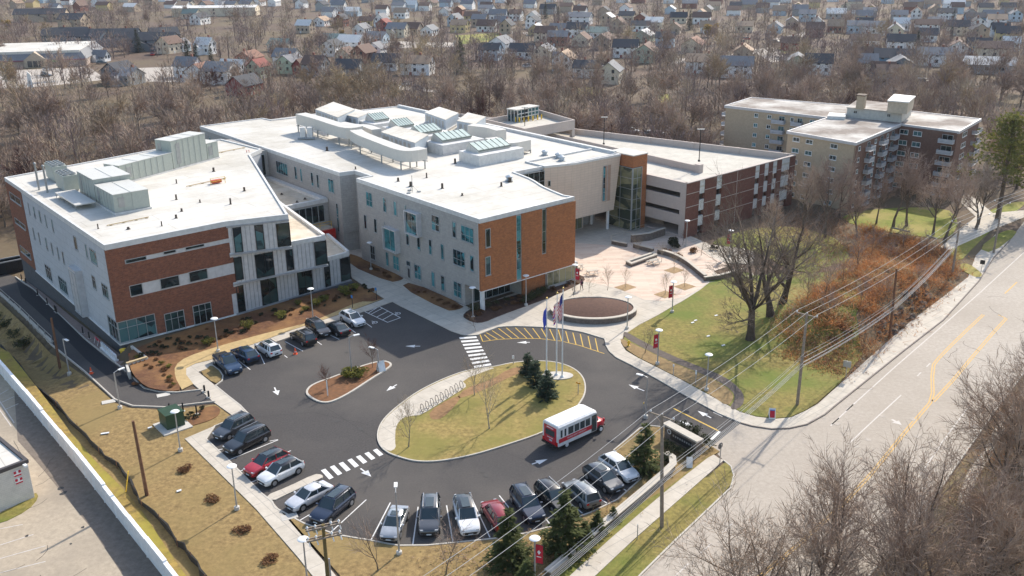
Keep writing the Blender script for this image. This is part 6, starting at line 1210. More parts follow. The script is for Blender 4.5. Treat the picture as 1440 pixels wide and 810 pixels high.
lowwall('terrace_wall', 'curved low stone seat wall across the right side of the plaza', smooth_poly([G(*p)[:2] for p in ((925, 357), (945, 362), (965, 372), (983, 387), (992, 394))], 2, False), .8, .45, .6); lowwall('terrace_wall', 'low stone wall beside the bare lawn path right of the plaza', W2([(990, 396), (1012, 393), (1044, 384)]), .7, .4, .5)
t = thing('planter_bench', 'long rectangular planter with pale rim on the plaza', 'planter', G(903, 366)); q0 = UV(G(883, 371)); mb = MB(); P = [G(*p, .6)[:2] for p in ((880, 367.5), (888, 371.5), (924, 358.5), (919, 354.5))]; mb.prism([tuple(p) for p in P], 0, .58); mb.build('trough', m_stone, t, t.location); mb = MB(); rim(mb, [tuple(p) for p in P], .55, .72, .45); mb.build('rim', m_capst, t, t.location); mb = MB(); mb.prism([tuple(p) for p in inset([tuple(p) for p in P], .5)], .5, .62); mb.build('soil', plain('dark_soil', (.05, .045, .042), .9), t, t.location)
# handrails on the terrace
t = thing('handrail', 'pale metal handrail and ramp along the entrance terrace steps', 'handrail', G(895, 345)); mb = MB(); R0_ = [G(800 + x / 6.75, 280 + y / 6.75, 0) for x, y in ((400, 395), (520, 355), (640, 310), (720, 290))]
for p in R0_: mb.bar(p + (0, 0, 0), p + (0, 0, 1.0), .06)
for z_ in (1.0, .55): mb.tube([p + (0, 0, z_) for p in R0_], .03, 5)
mb.build('rail', plain('rail_tan', (.55, .47, .36), .5), t, t.location)
# picnic tables, person, bike racks, hydrant
for k, (x, y, a_) in enumerate([(833, 386, 20), (812, 378, 10), (919, 371, 40)]):
    t = thing('plaza_bench', ['pale slatted table with benches on the plaza, in front of the glazed storefront', 'pale slatted table close to the red banner lamp', 'pale stone bench beside the long planter'][k], 'bench', G(x, y, .106), R_(a_)); mb = MB(); mb.box(-.95, .95, -.38, .38, .70, .76); mb.build('table_top', m_capst, t)
    for s_ in (-1, 1): mb = MB(); mb.box(-.95, .95, s_ * .75 - .14, s_ * .75 + .14, .42, .47); mb.build('seat', m_capst, t)
    for x_ in (-.7, .7): mb = MB(); mb.bar((x_, -.75, 0), (x_, -.2, .7), .07); mb.bar((x_, .75, 0), (x_, .2, .7), .07); mb.bar((x_, -.8, .4), (x_, .8, .4), .06); mb.build('leg', m_pole, t)
t = thing('bike_rack', 'row of black hoop bicycle racks on the island walk', 'bike rack', G(623, 562, .14)); 
for k in range(9):
    p = G(594 + 55 * k / 8, 579 - 33 * k / 8, .138) - np.array(t.location); mb = MB(); a_ = np.array([.55, -.83]); pts = [p + np.array([a_[0] * .42 * math.cos(s_), a_[1] * .42 * math.cos(s_), .48 + .48 * math.sin(s_)]) for s_ in np.linspace(-1.57, 4.71, 15)]; mb.tube(pts, .035, 6); mb.build('hoop', m_trim, t)
c = G(884, 486, .11); t = thing('fire_hydrant', 'yellow fire hydrant beside the loop walk', 'hydrant', c); mb = MB(); mb.lathe((0, 0, 0), [(.2, 0), (.2, .06), (.13, .08), (.13, .5), (.17, .52), (.15, .62), (.07, .72)], 10); mb.build('barrel', m_yel, t, smooth=40); mb = MB(); mb.tube([(-.25, 0, .42), (.25, 0, .42)], .07, 8); mb.tube([(0, -.22, .38), (0, 0, .38)], .09, 8); mb.build('nozzle', m_yel, t)
# green transformer, bollards, cones, barriers, litter
c = GT(243, 598); t = thing('transformer_box', 'dark green transformer cabinet on a concrete pad', 'cabinet', c, RZ); m_tg = plain('transformer_green', (.025, .06, .03), .5); mb = MB(); mb.box(-1.0, 1.0, -1.1, 1.1, .18, 1.75); mb.build('cabinet', m_tg, t); mb = MB(); mb.prism([(-1.05, -1.15), (1.05, -1.15), (1.05, 1.15), (-1.05, 1.15)], 1.75, 1.9); mb.build('lid', m_tg, t); mb = MB(); mb.box(-1.7, 1.5, -2.0, 1.4, -.2, .17); mb.build('pad', m_footing, t); mb = MB(); mb.obox((0, -1.11, .95), (.01, 0, 0), (0, .02, 0), (0, 0, .7)); mb.obox((.12, -1.13, .95), (.05, 0, 0), (0, .03, 0), (0, 0, .12)); mb.build('door_handle', m_trim, t)
def bollard(px, label, h=1.0, m=m_black, base=False, r=.09, grp='black bollards'):
    c = GT(*px); c[2] += .1; t = thing('bollard', label, 'bollard', c, 0, grp); mb = MB(); mb.lathe((0, 0, 0), [(r, 0), (r, h), (r * .7, h + .06)], 9); mb.build('post', m, t, smooth=40); mb = MB(); mb.lathe((0, 0, 0), [(r * 2.4, -.08), (r * 2.4, .03 if not base else .12)], 10); mb.build('footing', m_footing, t)
for k, p in enumerate([(277, 583), (258, 579), (239, 580)]): bollard(p, ['black bollard right of the three by the transformer', 'middle black bollard behind the transformer', 'black bollard left behind the transformer'][k])
for k, p in enumerate([(288, 552), (294, 560)]): bollard(p, ['black bollard on white foot at the drive crossing, farther of two', 'black bollard on white foot at the drive crossing, nearer of two'][k], .8, m_black, True, .12)
for k, p in enumerate([(31, 394.5), (37, 400), (53.5, 416), (67, 428.5), (78, 439), (80, 440.5), (117, 470), (126, 477)]): bollard(p, '%s black bollard from the far end along the ramp wall' % ['first', 'second', 'third', 'fourth', 'fifth', 'sixth', 'seventh', 'eighth'][k], 1.0)
def cone(px, label, z=.03):
    c = GT(*px); t = thing('traffic_cone', label, 'traffic cone', (c[0], c[1], c[2] + z)); m_or = plain('cone_orange', (.75, .10, .03), .5); mb = MB(); mb.lathe((0, 0, 0), [(.2, .03), (.05, .85), (.03, .86)], 10); mb.build('cone', m_or, t, smooth=40); mb = MB(); mb.box(-.26, .26, -.26, .26, 0, .03); mb.build('base', m_or, t); mb = MB(); mb.lathe((0, 0, 0), [(.152, .3), (.107, .52)], 10); mb.build('band', m_wht, t)
cone((415.5, 498), 'orange cone in the empty parking stall'); cone((128.5, 526), 'orange and white cone at the edge of the ramp', .09); cone((183, 506), 'orange cone beside the yellow bin at the wing corner', .12)
def anyt(px, label, name, cat, ang=RZ, z=.1): c = GT(*px); return thing(name, label, cat, (c[0], c[1], c[2] + z), ang)
for k in range(3):
    t = anyt((147 + 7 * k, 494 + 6.5 * k), '%s white plastic barrier in the row along the ramp' % ['farthest', 'middle', 'nearest'][k], 'barrier', 'barrier', R_(130)); mb = MB(); mb.prism([(-.95, -.28), (.95, -.28), (.95, .28), (-.95, .28)], 0, .3); mb.prism([(-.9, -.12), (.9, -.12), (.9, .12), (-.9, .12)], .3, 1.0); mb.build('shell', m_wht, t); mb = MB()
    for x_ in (-.6, 0, .6): mb.lathe((x_, 0, 1.0), [(.08, 0), (.06, .05)], 8)
    mb.build('filler_cap', m_pole, t)
t = anyt((138, 485), 'red and white barricade board along the ramp', 'barricade', 'barrier', R_(130)); mb = MB(); mb.box(-.9, .9, -.04, .04, .6, .9); mb.build('board', m_ban, t); mb = MB(); mb.bar((-.7, -.3, 0), (-.7, 0, .9), .05); mb.bar((.7, -.3, 0), (.7, 0, .9), .05); mb.bar((-.7, .3, 0), (-.7, 0, .9), .05); mb.bar((.7, .3, 0), (.7, 0, .9), .05); mb.build('leg', m_wht, t); mb = MB()
for x_ in (-.6, 0, .6): mb.obox((x_, -.045, .75), (.12, 0, 0), (0, .01, 0), (0, 0, .14))
mb.build('stripe', m_wht, t)
t = anyt((175, 503), 'yellow waste bin at the corner of the left wing', 'bin', 'bin'); mb = MB(); mb.lathe((0, 0, 0), [(.35, 0), (.45, 1.0), (.5, 1.02), (.5, 1.1), (.3, 1.2)], 12); mb.build('barrel', m_yel, t, smooth=30); mb = MB(); mb.lathe((0, 0, 0), [(.52, 1.08), (.4, 1.16), (.05, 1.22)], 12); mb.build('lid', m_yel, t)
# retaining well at the wing corner
t = thing('areaway_wall', 'concrete areaway wall with timber shoring at the left wing corner', 'wall', GT(195, 508)); mb = MB(); A_ = [G(185, 487, .2), G(207, 504, .2), G(178, 513, .2), G(182, 524, .2)]
for a_, b_ in ((0, 1), (1, 2), (2, 3)):
    p, r_ = A_[a_], A_[b_]; mb.bar((p[0], p[1], -.9), (r_[0], r_[1], -.9), .3, 2.4)
mb.build('concrete', m_footing, t, t.location); mb = MB(); p, r_ = A_[1], A_[2]; mb.bar((p[0], p[1], .42), (r_[0], r_[1], .42), .35, .14); mb.build('timber_cap', plain('new_timber', (.55, .42, .24), .8), t, t.location)
for k in range(5): f = (k + .5) / 5; q_ = p + (r_ - p) * f + np.array([.05, -.35, 0]); mb = MB(); mb.bar((q_[0], q_[1], -1.5), (q_[0], q_[1], .3), .12); mb.build('shoring_post', m_wood, t, t.location)
mb = MB(); dn = np.array([-.17, -.3, 0]); mb.obox((p + r_) / 2 + dn + (0, 0, -.75), (r_ - p) / 2 * .95, (0, .03, 0), (0, 0, .85)); mb.build('shoring_board', plain('dark_board', (.035, .028, .022), .9), t, t.location)
# ramp guard wall with mesh fence
RGW = [GT(*p) for p in ((-30, 402), (0, 414), (30, 441), (55, 466), (74, 484))]; t = thing('ramp_fence', 'pale guard wall with mesh fence along the outer side of the drive ramp', 'fence', RGW[2]); mb = MB()
for a_, b_ in zip(RGW[:-1], RGW[1:]): mb.bar(a_ + (0, 0, -1.0), b_ + (0, 0, -1.0), .3, 2.6)
mb.build('panel', bricky('mesh_panel', (.34, .32, .30), (.30, .285, .27), (.22, .21, .2), .9, .45, .03), t, t.location)
for k in range(9): f = k / 8 * 3.999; i_ = int(f); p = RGW[i_] + (RGW[i_ + 1] - RGW[i_]) * (f - i_); mb = MB(); mb.bar(p + (0, 0, -1.5), p + (0, 0, 1.25), .1); mb.build('post', m_pole, t, t.location)
mb = MB()
for a_, b_ in zip(RGW[:-1], RGW[1:]): mb.bar(a_ + (0, 0, .36), b_ + (0, 0, .36), .4, .1); mb.bar(a_ + (0, 0, 1.2), b_ + (0, 0, 1.2), .05)
mb.build('rail', m_capst, t, t.location)
# white fence along the old lot: stepped panels
FP = [(-40, 492), (0, 523), (40, 570), (63, 598), (87, 627), (110, 655), (150, 706), (184, 750), (210, 783), (236, 816), (262, 850)]; F3 = [G(*p)[:2] for p in FP]
t = thing('white_fence', 'long white stepped panel fence between the dry lawn and the old lot', 'fence', (*F3[5], 0)); m_fen = plain('fence_white', (.76, .76, .76), .5)
tot = sum(np.linalg.norm(b - a) for a, b in zip(F3[:-1], F3[1:])); k = 0
for a, b in zip(F3[:-1], F3[1:]):
    n = max(1, int(np.linalg.norm(b - a) / 2.5)); mb = MB(); h = 1.75 + .08 * (k % 3)
    mb.bar((*a, h / 2), (*b, h / 2), .28, h); mb.build('panel', m_fen, t, t.location); mb = MB(); mb.bar((*a, h + .04), (*b, h + .04), .36, .08); mb.build('top_rail', m_fen, t, t.location)
    for j in range(n): p = a + (b - a) * j / n; mb = MB(); mb.box(p[0] - .16, p[0] + .16, p[1] - .16, p[1] + .16, 0, h + .05); mb.build('post', m_fen, t, t.location)
    k += 1
# black silt fence
SF = [GT(*p) for p in ((0, 492), (30, 520), (50, 548), (80, 575), (110, 606), (140, 640), (165, 660), (190, 695), (200, 715), (225, 735), (250, 770), (270, 790), (290, 822))]
t = thing('silt_fence', 'sagging black silt fence along the foot of the dry lawn', 'fence', SF[6]); mb = MB(); vs = []; rgs = random.Random(5); fs = []
for i_ in range(len(SF) * 3 - 2):
    f = i_ / 3; a_ = SF[int(f)]; b_ = SF[min(int(f) + 1, len(SF) - 1)]; p = a_ + (b_ - a_) * (f - int(f)) + np.array([rgs.uniform(-.15, .15), rgs.uniform(-.15, .15), 0]); h = rgs.uniform(.45, .8); q_ = rgs.uniform(-.1, .2); vs += [p + (0, 0, .1), p + (q_ * .3, 0, h + .1), p + (q_ + .06, .05, h + .1), p + (.12, .1, .1)]
n = len(vs) // 4; mb.add(vs, [(4 * i_ + k, 4 * i_ + 4 + k, 4 * i_ + 5 + k, 4 * i_ + 1 + k) for i_ in range(n - 1) for k in range(3)]); mb.build('fabric', plain('silt_fabric', (.02, .019, .018), .9), t, t.location)
for p in SF: mb = MB(); mb.bar(p, p + (0, 0, 1.0), .05); mb.build('stake', m_wood, t, t.location)
c = GT(177, 693); mb = MB(); mb.bar((0, 0, 0), (.5, .2, 2.3), .09); tag(mb.build('marker_stake', m_yel, loc=c), 'leaning yellow stake beside the silt fence', 'stake')
# flat roofed outbuilding bottom left and dumpster
ob = [G(*p, 0)[:2] for p in ((49, 700),)]; oc = np.array(ob[0]); fd = (G(49, 700)[:2] - G(-10, 724)[:2]); fd /= np.linalg.norm(fd); fn = np.array([-fd[1], fd[0]])
OP = [oc, oc - fd * 12, oc - fd * 12 + fn * 9, oc + fn * 9]; OP = [tuple(p) for p in OP]; t = thing('outbuilding', 'small white block outbuilding with flat roof at the left bottom edge', 'building', (*oc, 0)); mb = MB(); mb.prism(OP, 0, 4.0); mb.build('wall', bricky('white_block', (.60, .56, .50), (.57, .53, .475), (.5, .46, .41), .4, .2, .012), t, t.location); mb = MB(); mb.prism([tuple(p) for p in inset(OP, .3)], 4.0, 4.06); mb.build('roof', m_roof, t, t.location); mb = MB(); rim(mb, [tuple(p) for p in inset(OP, -.1)], 3.85, 4.22, .3); mb.build('roof_edge', plain('dark_edge', (.07, .06, .06), .6), t, t.location)
w = Wall(oc - fd * 12, oc); mb = MB(); w.box(mb, 10.6, 11.3, 0, .05, 2.9, 3.5); w.box(mb, 10.6, 11.3, 0, .05, 2.1, 2.7); s_o = mb.build('wall_sign', m_wht, t, t.location); mb = MB()
for z0_ in (2.1, 2.9): w.box(mb, 10.62, 10.85, .05, .06, z0_ + .3, z0_ + .58); w.box(mb, 10.62, 11.28, .05, .06, z0_ + .02, z0_ + .16); w.box(mb, 11.05, 11.28, .05, .06, z0_ + .3, z0_ + .58)
mb.build('sign_border', m_ban, s_o, t.location); mb = MB(); w.box(mb, 11.5, 11.8, 0, .6, 3.75, 3.95); mb.build('wall_lamp', m_wht, t, t.location)
c = GT(8, 384); t = thing('dumpster', 'long black dumpster at the far end of the ramp', 'dumpster', c, RZ); mb = MB(); mb.add([(-2.6, -1.1, .15), (2.8, -1.1, .15), (2.8, 1.1, .15), (-2.6, 1.1, .15), (-3.0, -1.2, 2.3), (3.0, -1.2, 2.3), (3.0, 1.2, 2.3), (-3.0, 1.2, 2.3)], [(3, 2, 1, 0), (0, 1, 5, 4), (1, 2, 6, 5), (2, 3, 7, 6), (3, 0, 4, 7)]); mb.build('hopper', plain('dumpster_black', (.02, .022, .028), .5), t); mb = MB(); rim(mb, [(-3.0, -1.2), (3.0, -1.2), (3.0, 1.2), (-3.0, 1.2)], 2.2, 2.4, .15); mb.build('rim', m_pole, t); mb = MB()
for x_ in (-2, -1, 0, 1, 2): mb.bar((x_, -1.13, .2), (x_, -1.22, 2.2), .1)
mb.build('rib', m_black, t)
# mast with fittings, litter bits on the lawn
for k, p in enumerate([(148, 611), (1007, 445), (978, 452), (974, 455), (1017, 487), (996, 474), (211, 603), (252, 692), (1391, 302)]):
    c = GT(*p); mb = MB(); mb.obox((0, 0, .04), (.42 if k == 0 else .2, .1, .02), (-.05, .12, 0), (0, .01, .03)); tag(mb.build('litter', m_wht, loc=(c[0], c[1], c[2] + .12)), 'small pale scrap of litter lying on the lawn', 'litter', 'scraps of litter on the lawns')
for k, p in enumerate([(153, 566), (76, 398), (230, 556.5), (407, 728)]):
    c = GT(*p); mb = MB(); mb.box(-.75, .75, -.45, .45, 0, .03); tag(mb.build('drain_cover', m_footing, loc=(c[0], c[1], c[2] + .1), rz=R_(25)), ['pale drain grate on the ramp kerb', 'pale drain grate at the far end of the ramp', 'pale drain grate at the bend below the mulch bed', 'pale drain box beside the silver white sedan'][k], 'drain')

# ------------------------------------------------------------------ the one person, walking on the plaza walk
def skin_person(px, ang, label):
    c = G(*px, .106); t = thing('person', label, 'person', c, ang)
    J = dict(pel=(0, 0, .94), sp=(0.01, 0, 1.18), ch=(.02, 0, 1.36), nk=(.03, 0, 1.50), hd=(.05, 0, 1.62), ht=(.055, 0, 1.74), ls=(.02, .19, 1.40), le=(-.07, .24, 1.13), lw=(.04, .25, .90), lh=(.10, .24, .82), rs=(.02, -.19, 1.40), re=(.02, -.25, 1.14), rw=(.20, -.24, .96), rh=(.28, -.22, .90),
             lhp=(0, .10, .90), lk=(.17, .10, .50), la=(.10, .10, .09), lt=(.28, .11, .05), rhp=(0, -.10, .90), rk=(-.02, -.10, .50), ra=(-.27, -.10, .14), rt=(-.12, -.11, .04))
    Rd = dict(pel=.15, sp=.13, ch=.15, nk=.06, hd=.10, ht=.075, ls=.075, le=.05, lw=.035, lh=.045, rs=.075, re=.05, rw=.035, rh=.045, lhp=.10, lk=.065, la=.045, lt=.04, rhp=.10, rk=.065, ra=.045, rt=.04)
    E = [('pel', 'sp'), ('sp', 'ch'), ('ch', 'nk'), ('nk', 'hd'), ('hd', 'ht'), ('ch', 'ls'), ('ls', 'le'), ('le', 'lw'), ('lw', 'lh'), ('ch', 'rs'), ('rs', 're'), ('re', 'rw'), ('rw', 'rh'), ('pel', 'lhp'), ('lhp', 'lk'), ('lk', 'la'), ('la', 'lt'), ('pel', 'rhp'), ('rhp', 'rk'), ('rk', 'ra'), ('ra', 'rt')]
    ks = list(J); me = bpy.data.meshes.new('body'); me.from_pydata([J[k] for k in ks], [(ks.index(a), ks.index(b)) for a, b in E], []); o = bpy.data.objects.new('body', me); COL.objects.link(o)
    mo = o.modifiers.new('s', 'SKIN'); sv = me.skin_vertices[0].data
    for i_, k in enumerate(ks): sv[i_].radius = (Rd[k], Rd[k] * (1.15 if k in ('ch', 'pel') else 1)); sv[i_].use_root = k == 'pel'
    su = o.modifiers.new('u', 'SUBSURF'); su.levels = 1; su.render_levels = 1
    dg = bpy.context.evaluated_depsgraph_get(); me2 = bpy.data.meshes.new_from_object(o.evaluated_get(dg)); bpy.data.objects.remove(o)
    for m_ in (plain('dark_trousers', (.06, .035, .025), .8), plain('mauve_top', (.30, .10, .17), .8), plain('skin', (.42, .25, .17), .6)): me2.materials.append(m_)
    for p in me2.polygons:
        z_ = p.center.z; y_ = abs(p.center.y); p.use_smooth = True
        p.material_index = 2 if z_ > 1.50 or (z_ < .93 and y_ > .19) else (0 if z_ < .95 else 1)
    b = bpy.data.objects.new('body', me2); COL.objects.link(b); b.parent = t
    mb = MB(); mb.lathe((.04, 0, 1.62), [(.10, -.06), (.125, .02), (.115, .10), (.06, .16), (.01, .175)], 12); mb.build('hair', plain('hair_dark', (.02, .014, .01), .7), t, smooth=60)
    mb = MB(); mb.obox((-.14, 0, 1.25), (.07, 0, 0), (0, .13, 0), (0, 0, .19)); mb.build('backpack', plain('pack_black', (.025, .02, .025), .8), t)
skin_person((818, 408), R_(115), 'person in a mauve top and dark trousers walking by the storefront')
# ================================================================== VEGETATION
m_bark = mat('bark', (.19, .145, .11), .95, scale=2.5, col2=(.10, .075, .058), rnd=.25); m_twig = mat('twig', (.42, .315, .25), .95, scale=.6, col2=(.28, .205, .165), rnd=.28)
m_barkp = mat('pale_bark', (.42, .36, .28), .95, scale=2, col2=(.22, .18, .14), rnd=.2); m_twigp = mat('tan_twig', (.42, .32, .21), .95, scale=.6, col2=(.28, .21, .14), rnd=.25); m_twigr = mat('red_twig', (.17, .085, .065), .95, scale=.8, col2=(.10, .055, .045), rnd=.2)
m_spruce = mat('spruce_needles', (.11, .125, .035), .9, scale=1.5, col2=(.04, .055, .018), rnd=.2, trans=.3); m_bluespr = mat('blue_spruce', (.065, .095, .055), .9, scale=1.6, col2=(.022, .04, .024), trans=.3); m_shrub = mat('shrub_leaf', (.24, .22, .045), .9, scale=2, col2=(.09, .09, .022), rnd=.25, trans=.35); m_dshrub = mat('dark_shrub_leaf', (.045, .05, .02), .9, scale=2, col2=(.02, .025, .012), rnd=.25)
m_pine = mat('pine_needles', (.22, .21, .055), .9, scale=.8, col2=(.08, .09, .028), trans=.35); m_golden = mat('golden_shrub', (.38, .26, .09), .9, scale=1, col2=(.22, .14, .05), rnd=.15, trans=.35)
class TB:
    def __init__(s, seed): s.r = random.Random(seed); s.t = MB(); s.c = MB()
    def seg(s, mb, pts, rs, n):
        mb.tube(pts, rs, n, 0, False)
    def twig(s, p, d, L, w):
        a = np.array([s.r.gauss(0, 1) for _ in range(3)]); a = np.cross(d, a); a /= np.linalg.norm(a) + 1e-9
        q = p + d * L; m = p + d * L * .5 + a * L * .06; s.c.add([p - a * w * .5, p + a * w * .5, m + a * w * .35, q, m - a * w * .35], [(0, 1, 2, 3, 4)])
    def rdir(s, d, ang):
        a = np.array([s.r.gauss(0, 1) for _ in range(3)]); a -= d * (a @ d); a /= np.linalg.norm(a); return d * math.cos(ang) + a * math.sin(ang)
    def grow(s, p, d, L, r, lev, maxl, nb, tw, up=.12):
        k = 4 if lev < 2 else 3; pts = [p]; q = p; dd = d
        for i in range(k):
            dd = dd + np.array([s.r.gauss(0, .10), s.r.gauss(0, .10), s.r.gauss(0, .06) + up * (.6 if lev else .2)]); dd /= np.linalg.norm(dd); q = q + dd * L / k; pts.append(q)
        rs = [r * (1 - .62 * i / k) for i in range(k + 1)]
        if lev == 0: rs[0] *= 1.35
        s.seg(s.t if lev <= 1 else s.c, pts, rs, 7 if lev == 0 else (5 if lev == 1 else 3))
        if lev == maxl:
            for _ in range(tw):
                f = s.r.uniform(.15, 1); i = min(k - 1, int(f * k)); b = pts[i] + (pts[i + 1] - pts[i]) * (f * k - i); s.twig(b, s.rdir(dd, s.r.uniform(.35, .9)), L * s.r.uniform(.5, 1.0), s.tw)
            s.twig(pts[-1], dd, L * .6, s.tw); return
        n = nb[lev]
        for j in range(n):
            f = s.lo[lev] + (1 - s.lo[lev]) * (j + s.r.uniform(.1, .9)) / n; i = min(k - 1, int(f * k)); b = pts[i] + (pts[i + 1] - pts[i]) * (f * k - i)
            nd = s.rdir(dd, s.r.uniform(*s.ang[lev])); nd[2] = nd[2] * .9 + .08; nd /= np.linalg.norm(nd)
            s.grow(b, nd, L * s.r.uniform(*s.len[lev]) * (1.15 - .45 * f if lev == 0 else 1), rs[i] * (.62 if lev == 0 else .55), lev + 1, maxl, nb, tw, up)
        s.grow(pts[-1], dd, L * .6, rs[-1], lev + 1, maxl, nb, tw, up)
def make_bare(name, seed, h, nb, tw, tww, mats, trunkf=.42, wide=1., lo=(.45, .25, .2), ang=((.5, 1.0), (.45, .95), (.4, .9)), lens=((.55, .8), (.45, .7), (.45, .7)), r0=None, multi=1):
    b = TB(seed); b.tw = tww; b.lo = lo; b.ang = tuple((a * wide, c * wide) for a, c in ang); b.len = lens
    for k in range(multi):
        d = np.array([0, 0, 1.]) if multi == 1 else b.rdir(np.array([0, 0, 1.]), .32); b.grow(np.array([.15 * k, .1 * k, -.15]), d, h * trunkf, (r0 or h * .017) * (1 if multi == 1 else .7), 0, len(nb), nb, tw)
    zm = max(v[2] for v in b.c.v); sc = h / zm
    for m in (b.t, b.c): m.v = [(x * sc, y * sc, z * sc) for x, y, z in m.v]
    root = bpy.data.objects.new(name, None); root.empty_display_size = .3; COL.objects.link(root)
    b.t.build('trunk', mats[0], root, smooth=60); b.c.build('crown', mats[1], root); return root, b
USED = set()
def plant(proto, loc, rz, sc, label, cat, group=None, name=None):
    if proto.name not in USED: USED.add(proto.name); o = proto
    else: o = copy_tree(proto)
    o.location = tuple(float(c) for c in loc); o.rotation_euler = (0, 0, rz); o.scale = (sc, sc, sc) if not isinstance(sc, tuple) else sc; tag(o, label, cat, group); return o
rv = random.Random(11)
# leafy things: clumps of small faces
def leaves(mb, pts, size, r, droop=0., flat=.5):
    for p in pts:
        a = np.array([r.gauss(0, 1), r.gauss(0, 1), r.gauss(0, flat) - droop]); a /= np.linalg.norm(a) + 1e-9; c = np.array([r.gauss(0, 1) for _ in range(3)]); c -= a * (a @ c); c /= np.linalg.norm(c) + 1e-9; s = size * r.uniform(.6, 1.4)
        mb.add([p - c * s * .35, p + a * s, p + c * s * .35, p - a * s * .5], [(0, 1, 2, 3)])
def make_conifer(name, seed, h, rad, m, dens=1.0, narrow=1.):
    r = random.Random(seed); mb = MB(); n = int(260 * dens * h)
    lay = max(8, int(h * 2.4))
    for i in range(lay):
        f = i / lay; z = h * (.04 + .94 * f); rr = rad * (1 - f) ** .85 * r.uniform(.82, 1.15) + .06
        for j in range(max(5, int(15 * (1 - f) + 4))):
            a = r.uniform(0, 6.283); L = rr * r.uniform(.72, 1.12); d = np.array([math.cos(a), math.sin(a), r.uniform(-.28, .1)])
            pts = [np.array([0, 0, z]) + d * L * t + np.array([r.gauss(0, .06), r.gauss(0, .06), r.gauss(0, .05) + .10 * t * t * L]) for t in np.linspace(.25, 1, int(6 + 4 * dens))]
            for p in pts:
                for _ in range(2): q = d + np.array([r.gauss(0, .6), r.gauss(0, .6), r.gauss(-.1, .3)]); q /= np.linalg.norm(q); s = r.uniform(.18, .36) * (1 + .05 * h); c = np.cross(q, (0, 0, 1)); c /= np.linalg.norm(c) + 1e-9; mb.add([p - c * s * .3, p + q * s, p + c * s * .3], [(0, 1, 2)])
    root = bpy.data.objects.new(name, None); COL.objects.link(root); root.empty_display_size = .3
    t = MB(); t.tube([(0, 0, -.1), (0, 0, h * .97)], [h * .02 + .03, .02], 6); t.build('trunk', m_bark, root); mb.build('crown', m, root); return root
def make_shrub(name, seed, rad, h, m, n=420, leaf=.16, stem=True):
    r = random.Random(seed); mb = MB(); pts = []
    cl = [(r.uniform(-.6, .6) * rad, r.uniform(-.6, .6) * rad, h * r.uniform(.3, .75), r.uniform(.3, .55)) for _ in range(8)]
    for _ in range(n):
        c = r.choice(cl); v = np.array([r.gauss(0, 1) for _ in range(3)]); v /= np.linalg.norm(v); q = np.array(c[:3]) + v * c[3] * np.array([rad, rad, h * .7]) * r.uniform(.6, 1.05)
        if q[2] > .02: pts.append(q)
    leaves(mb, pts, leaf, r)
    root = bpy.data.objects.new(name, None); COL.objects.link(root); root.empty_display_size = .3; mb.build('foliage', m, root)
    t = MB()
    for _ in range(6): a = r.uniform(0, 6.28); t.tube([(0, 0, -.05), (math.cos(a) * rad * .5, math.sin(a) * rad * .5, h * .6)], [.03, .012], 4)
    t.build('stem', m_bark, root); return root
# ---- near trees
BT = [make_bare('bare_tree', 21 + k, 14, [6, 5, 5], 5, .055, (m_bark, m_twig), .40, 1.0) for k in range(4)] + [make_bare('bare_tree', 41 + k, 14, [6, 5, 5], 5, .055, (m_barkp, m_twigp), .42, .9) for k in range(2)]
BT = [b[0] for b in BT]
big = [make_bare('bare_tree', 61 + k, 15, [6, 6, 5], 5, .026, (m_bark, mat('light_twig', (.40, .295, .22), .95, scale=.6, col2=(.26, .185, .14), rnd=.2)), .34, 1.15, lo=(.35, .2, .2), multi=2)[0] for k in range(3)]
mdb = mat('dark_bark', (.115, .085, .065), .95, scale=3, col2=(.05, .037, .03)); mgt = mat('grey_twig', (.25, .19, .15), .95, scale=.6, col2=(.15, .115, .09))
b = TB(95); b.tw = .034; b.lo = (.2, .18, .15, .15); b.ang = ((.5, 1), (.45, 1.1), (.45, 1.0), (.4, .9)); b.len = ((.5, .7), (.32, .55), (.42, .65), (.45, .7))
b.t.tube([(0, 0, -.2), (-.05, 0, 1.2), (-.1, .05, 2.8), (-.05, .1, 4.4)], [.72, .52, .46, .42], 9)
for d, L, r_, z in [((-.72, .15, .72), 13, .30, 3.9), ((.05, .25, 1), 13, .32, 4.3), ((.55, -.1, .8), 12.5, .30, 4.2), ((-1, .1, .12), 6.5, .13, 3.2), ((.25, .75, .75), 11, .24, 4.3), ((-.3, -.6, .8), 11, .22, 4.2), ((.9, .2, .3), 6, .12, 3.6), ((-.35, .35, .95), 12, .24, 4.35)]:
    d = np.array(d); b.grow(np.array([-.07, .07, z]), d / np.linalg.norm(d), L * .70, r_, 1, 4, [0, 5, 4, 4], 5, .07)
hero = bpy.data.objects.new('bare_tree', None); COL.objects.link(hero); b.t.build('trunk', mdb, hero, smooth=60); b.c.build('crown', mgt, hero)
plant(hero, GT(1055, 478), 1.0, 1.0, 'big dark trunked bare tree with wide low limbs on the lawn', 'tree')
big2 = make_bare('bare_tree', 97, 18, [5, 4, 4], 5, .034, (mdb, mgt), .36, 1.25, lo=(.3, .2, .2), r0=.42)[0]
plant(big2, GT(1084, 445), 2.2, .98, 'tall bare tree just behind the big dark lawn tree', 'tree'); plant(big2, GT(1100, 428), 4.1, 1.0, 'tall bare tree right of the other big lawn trees, by the brush', 'tree')
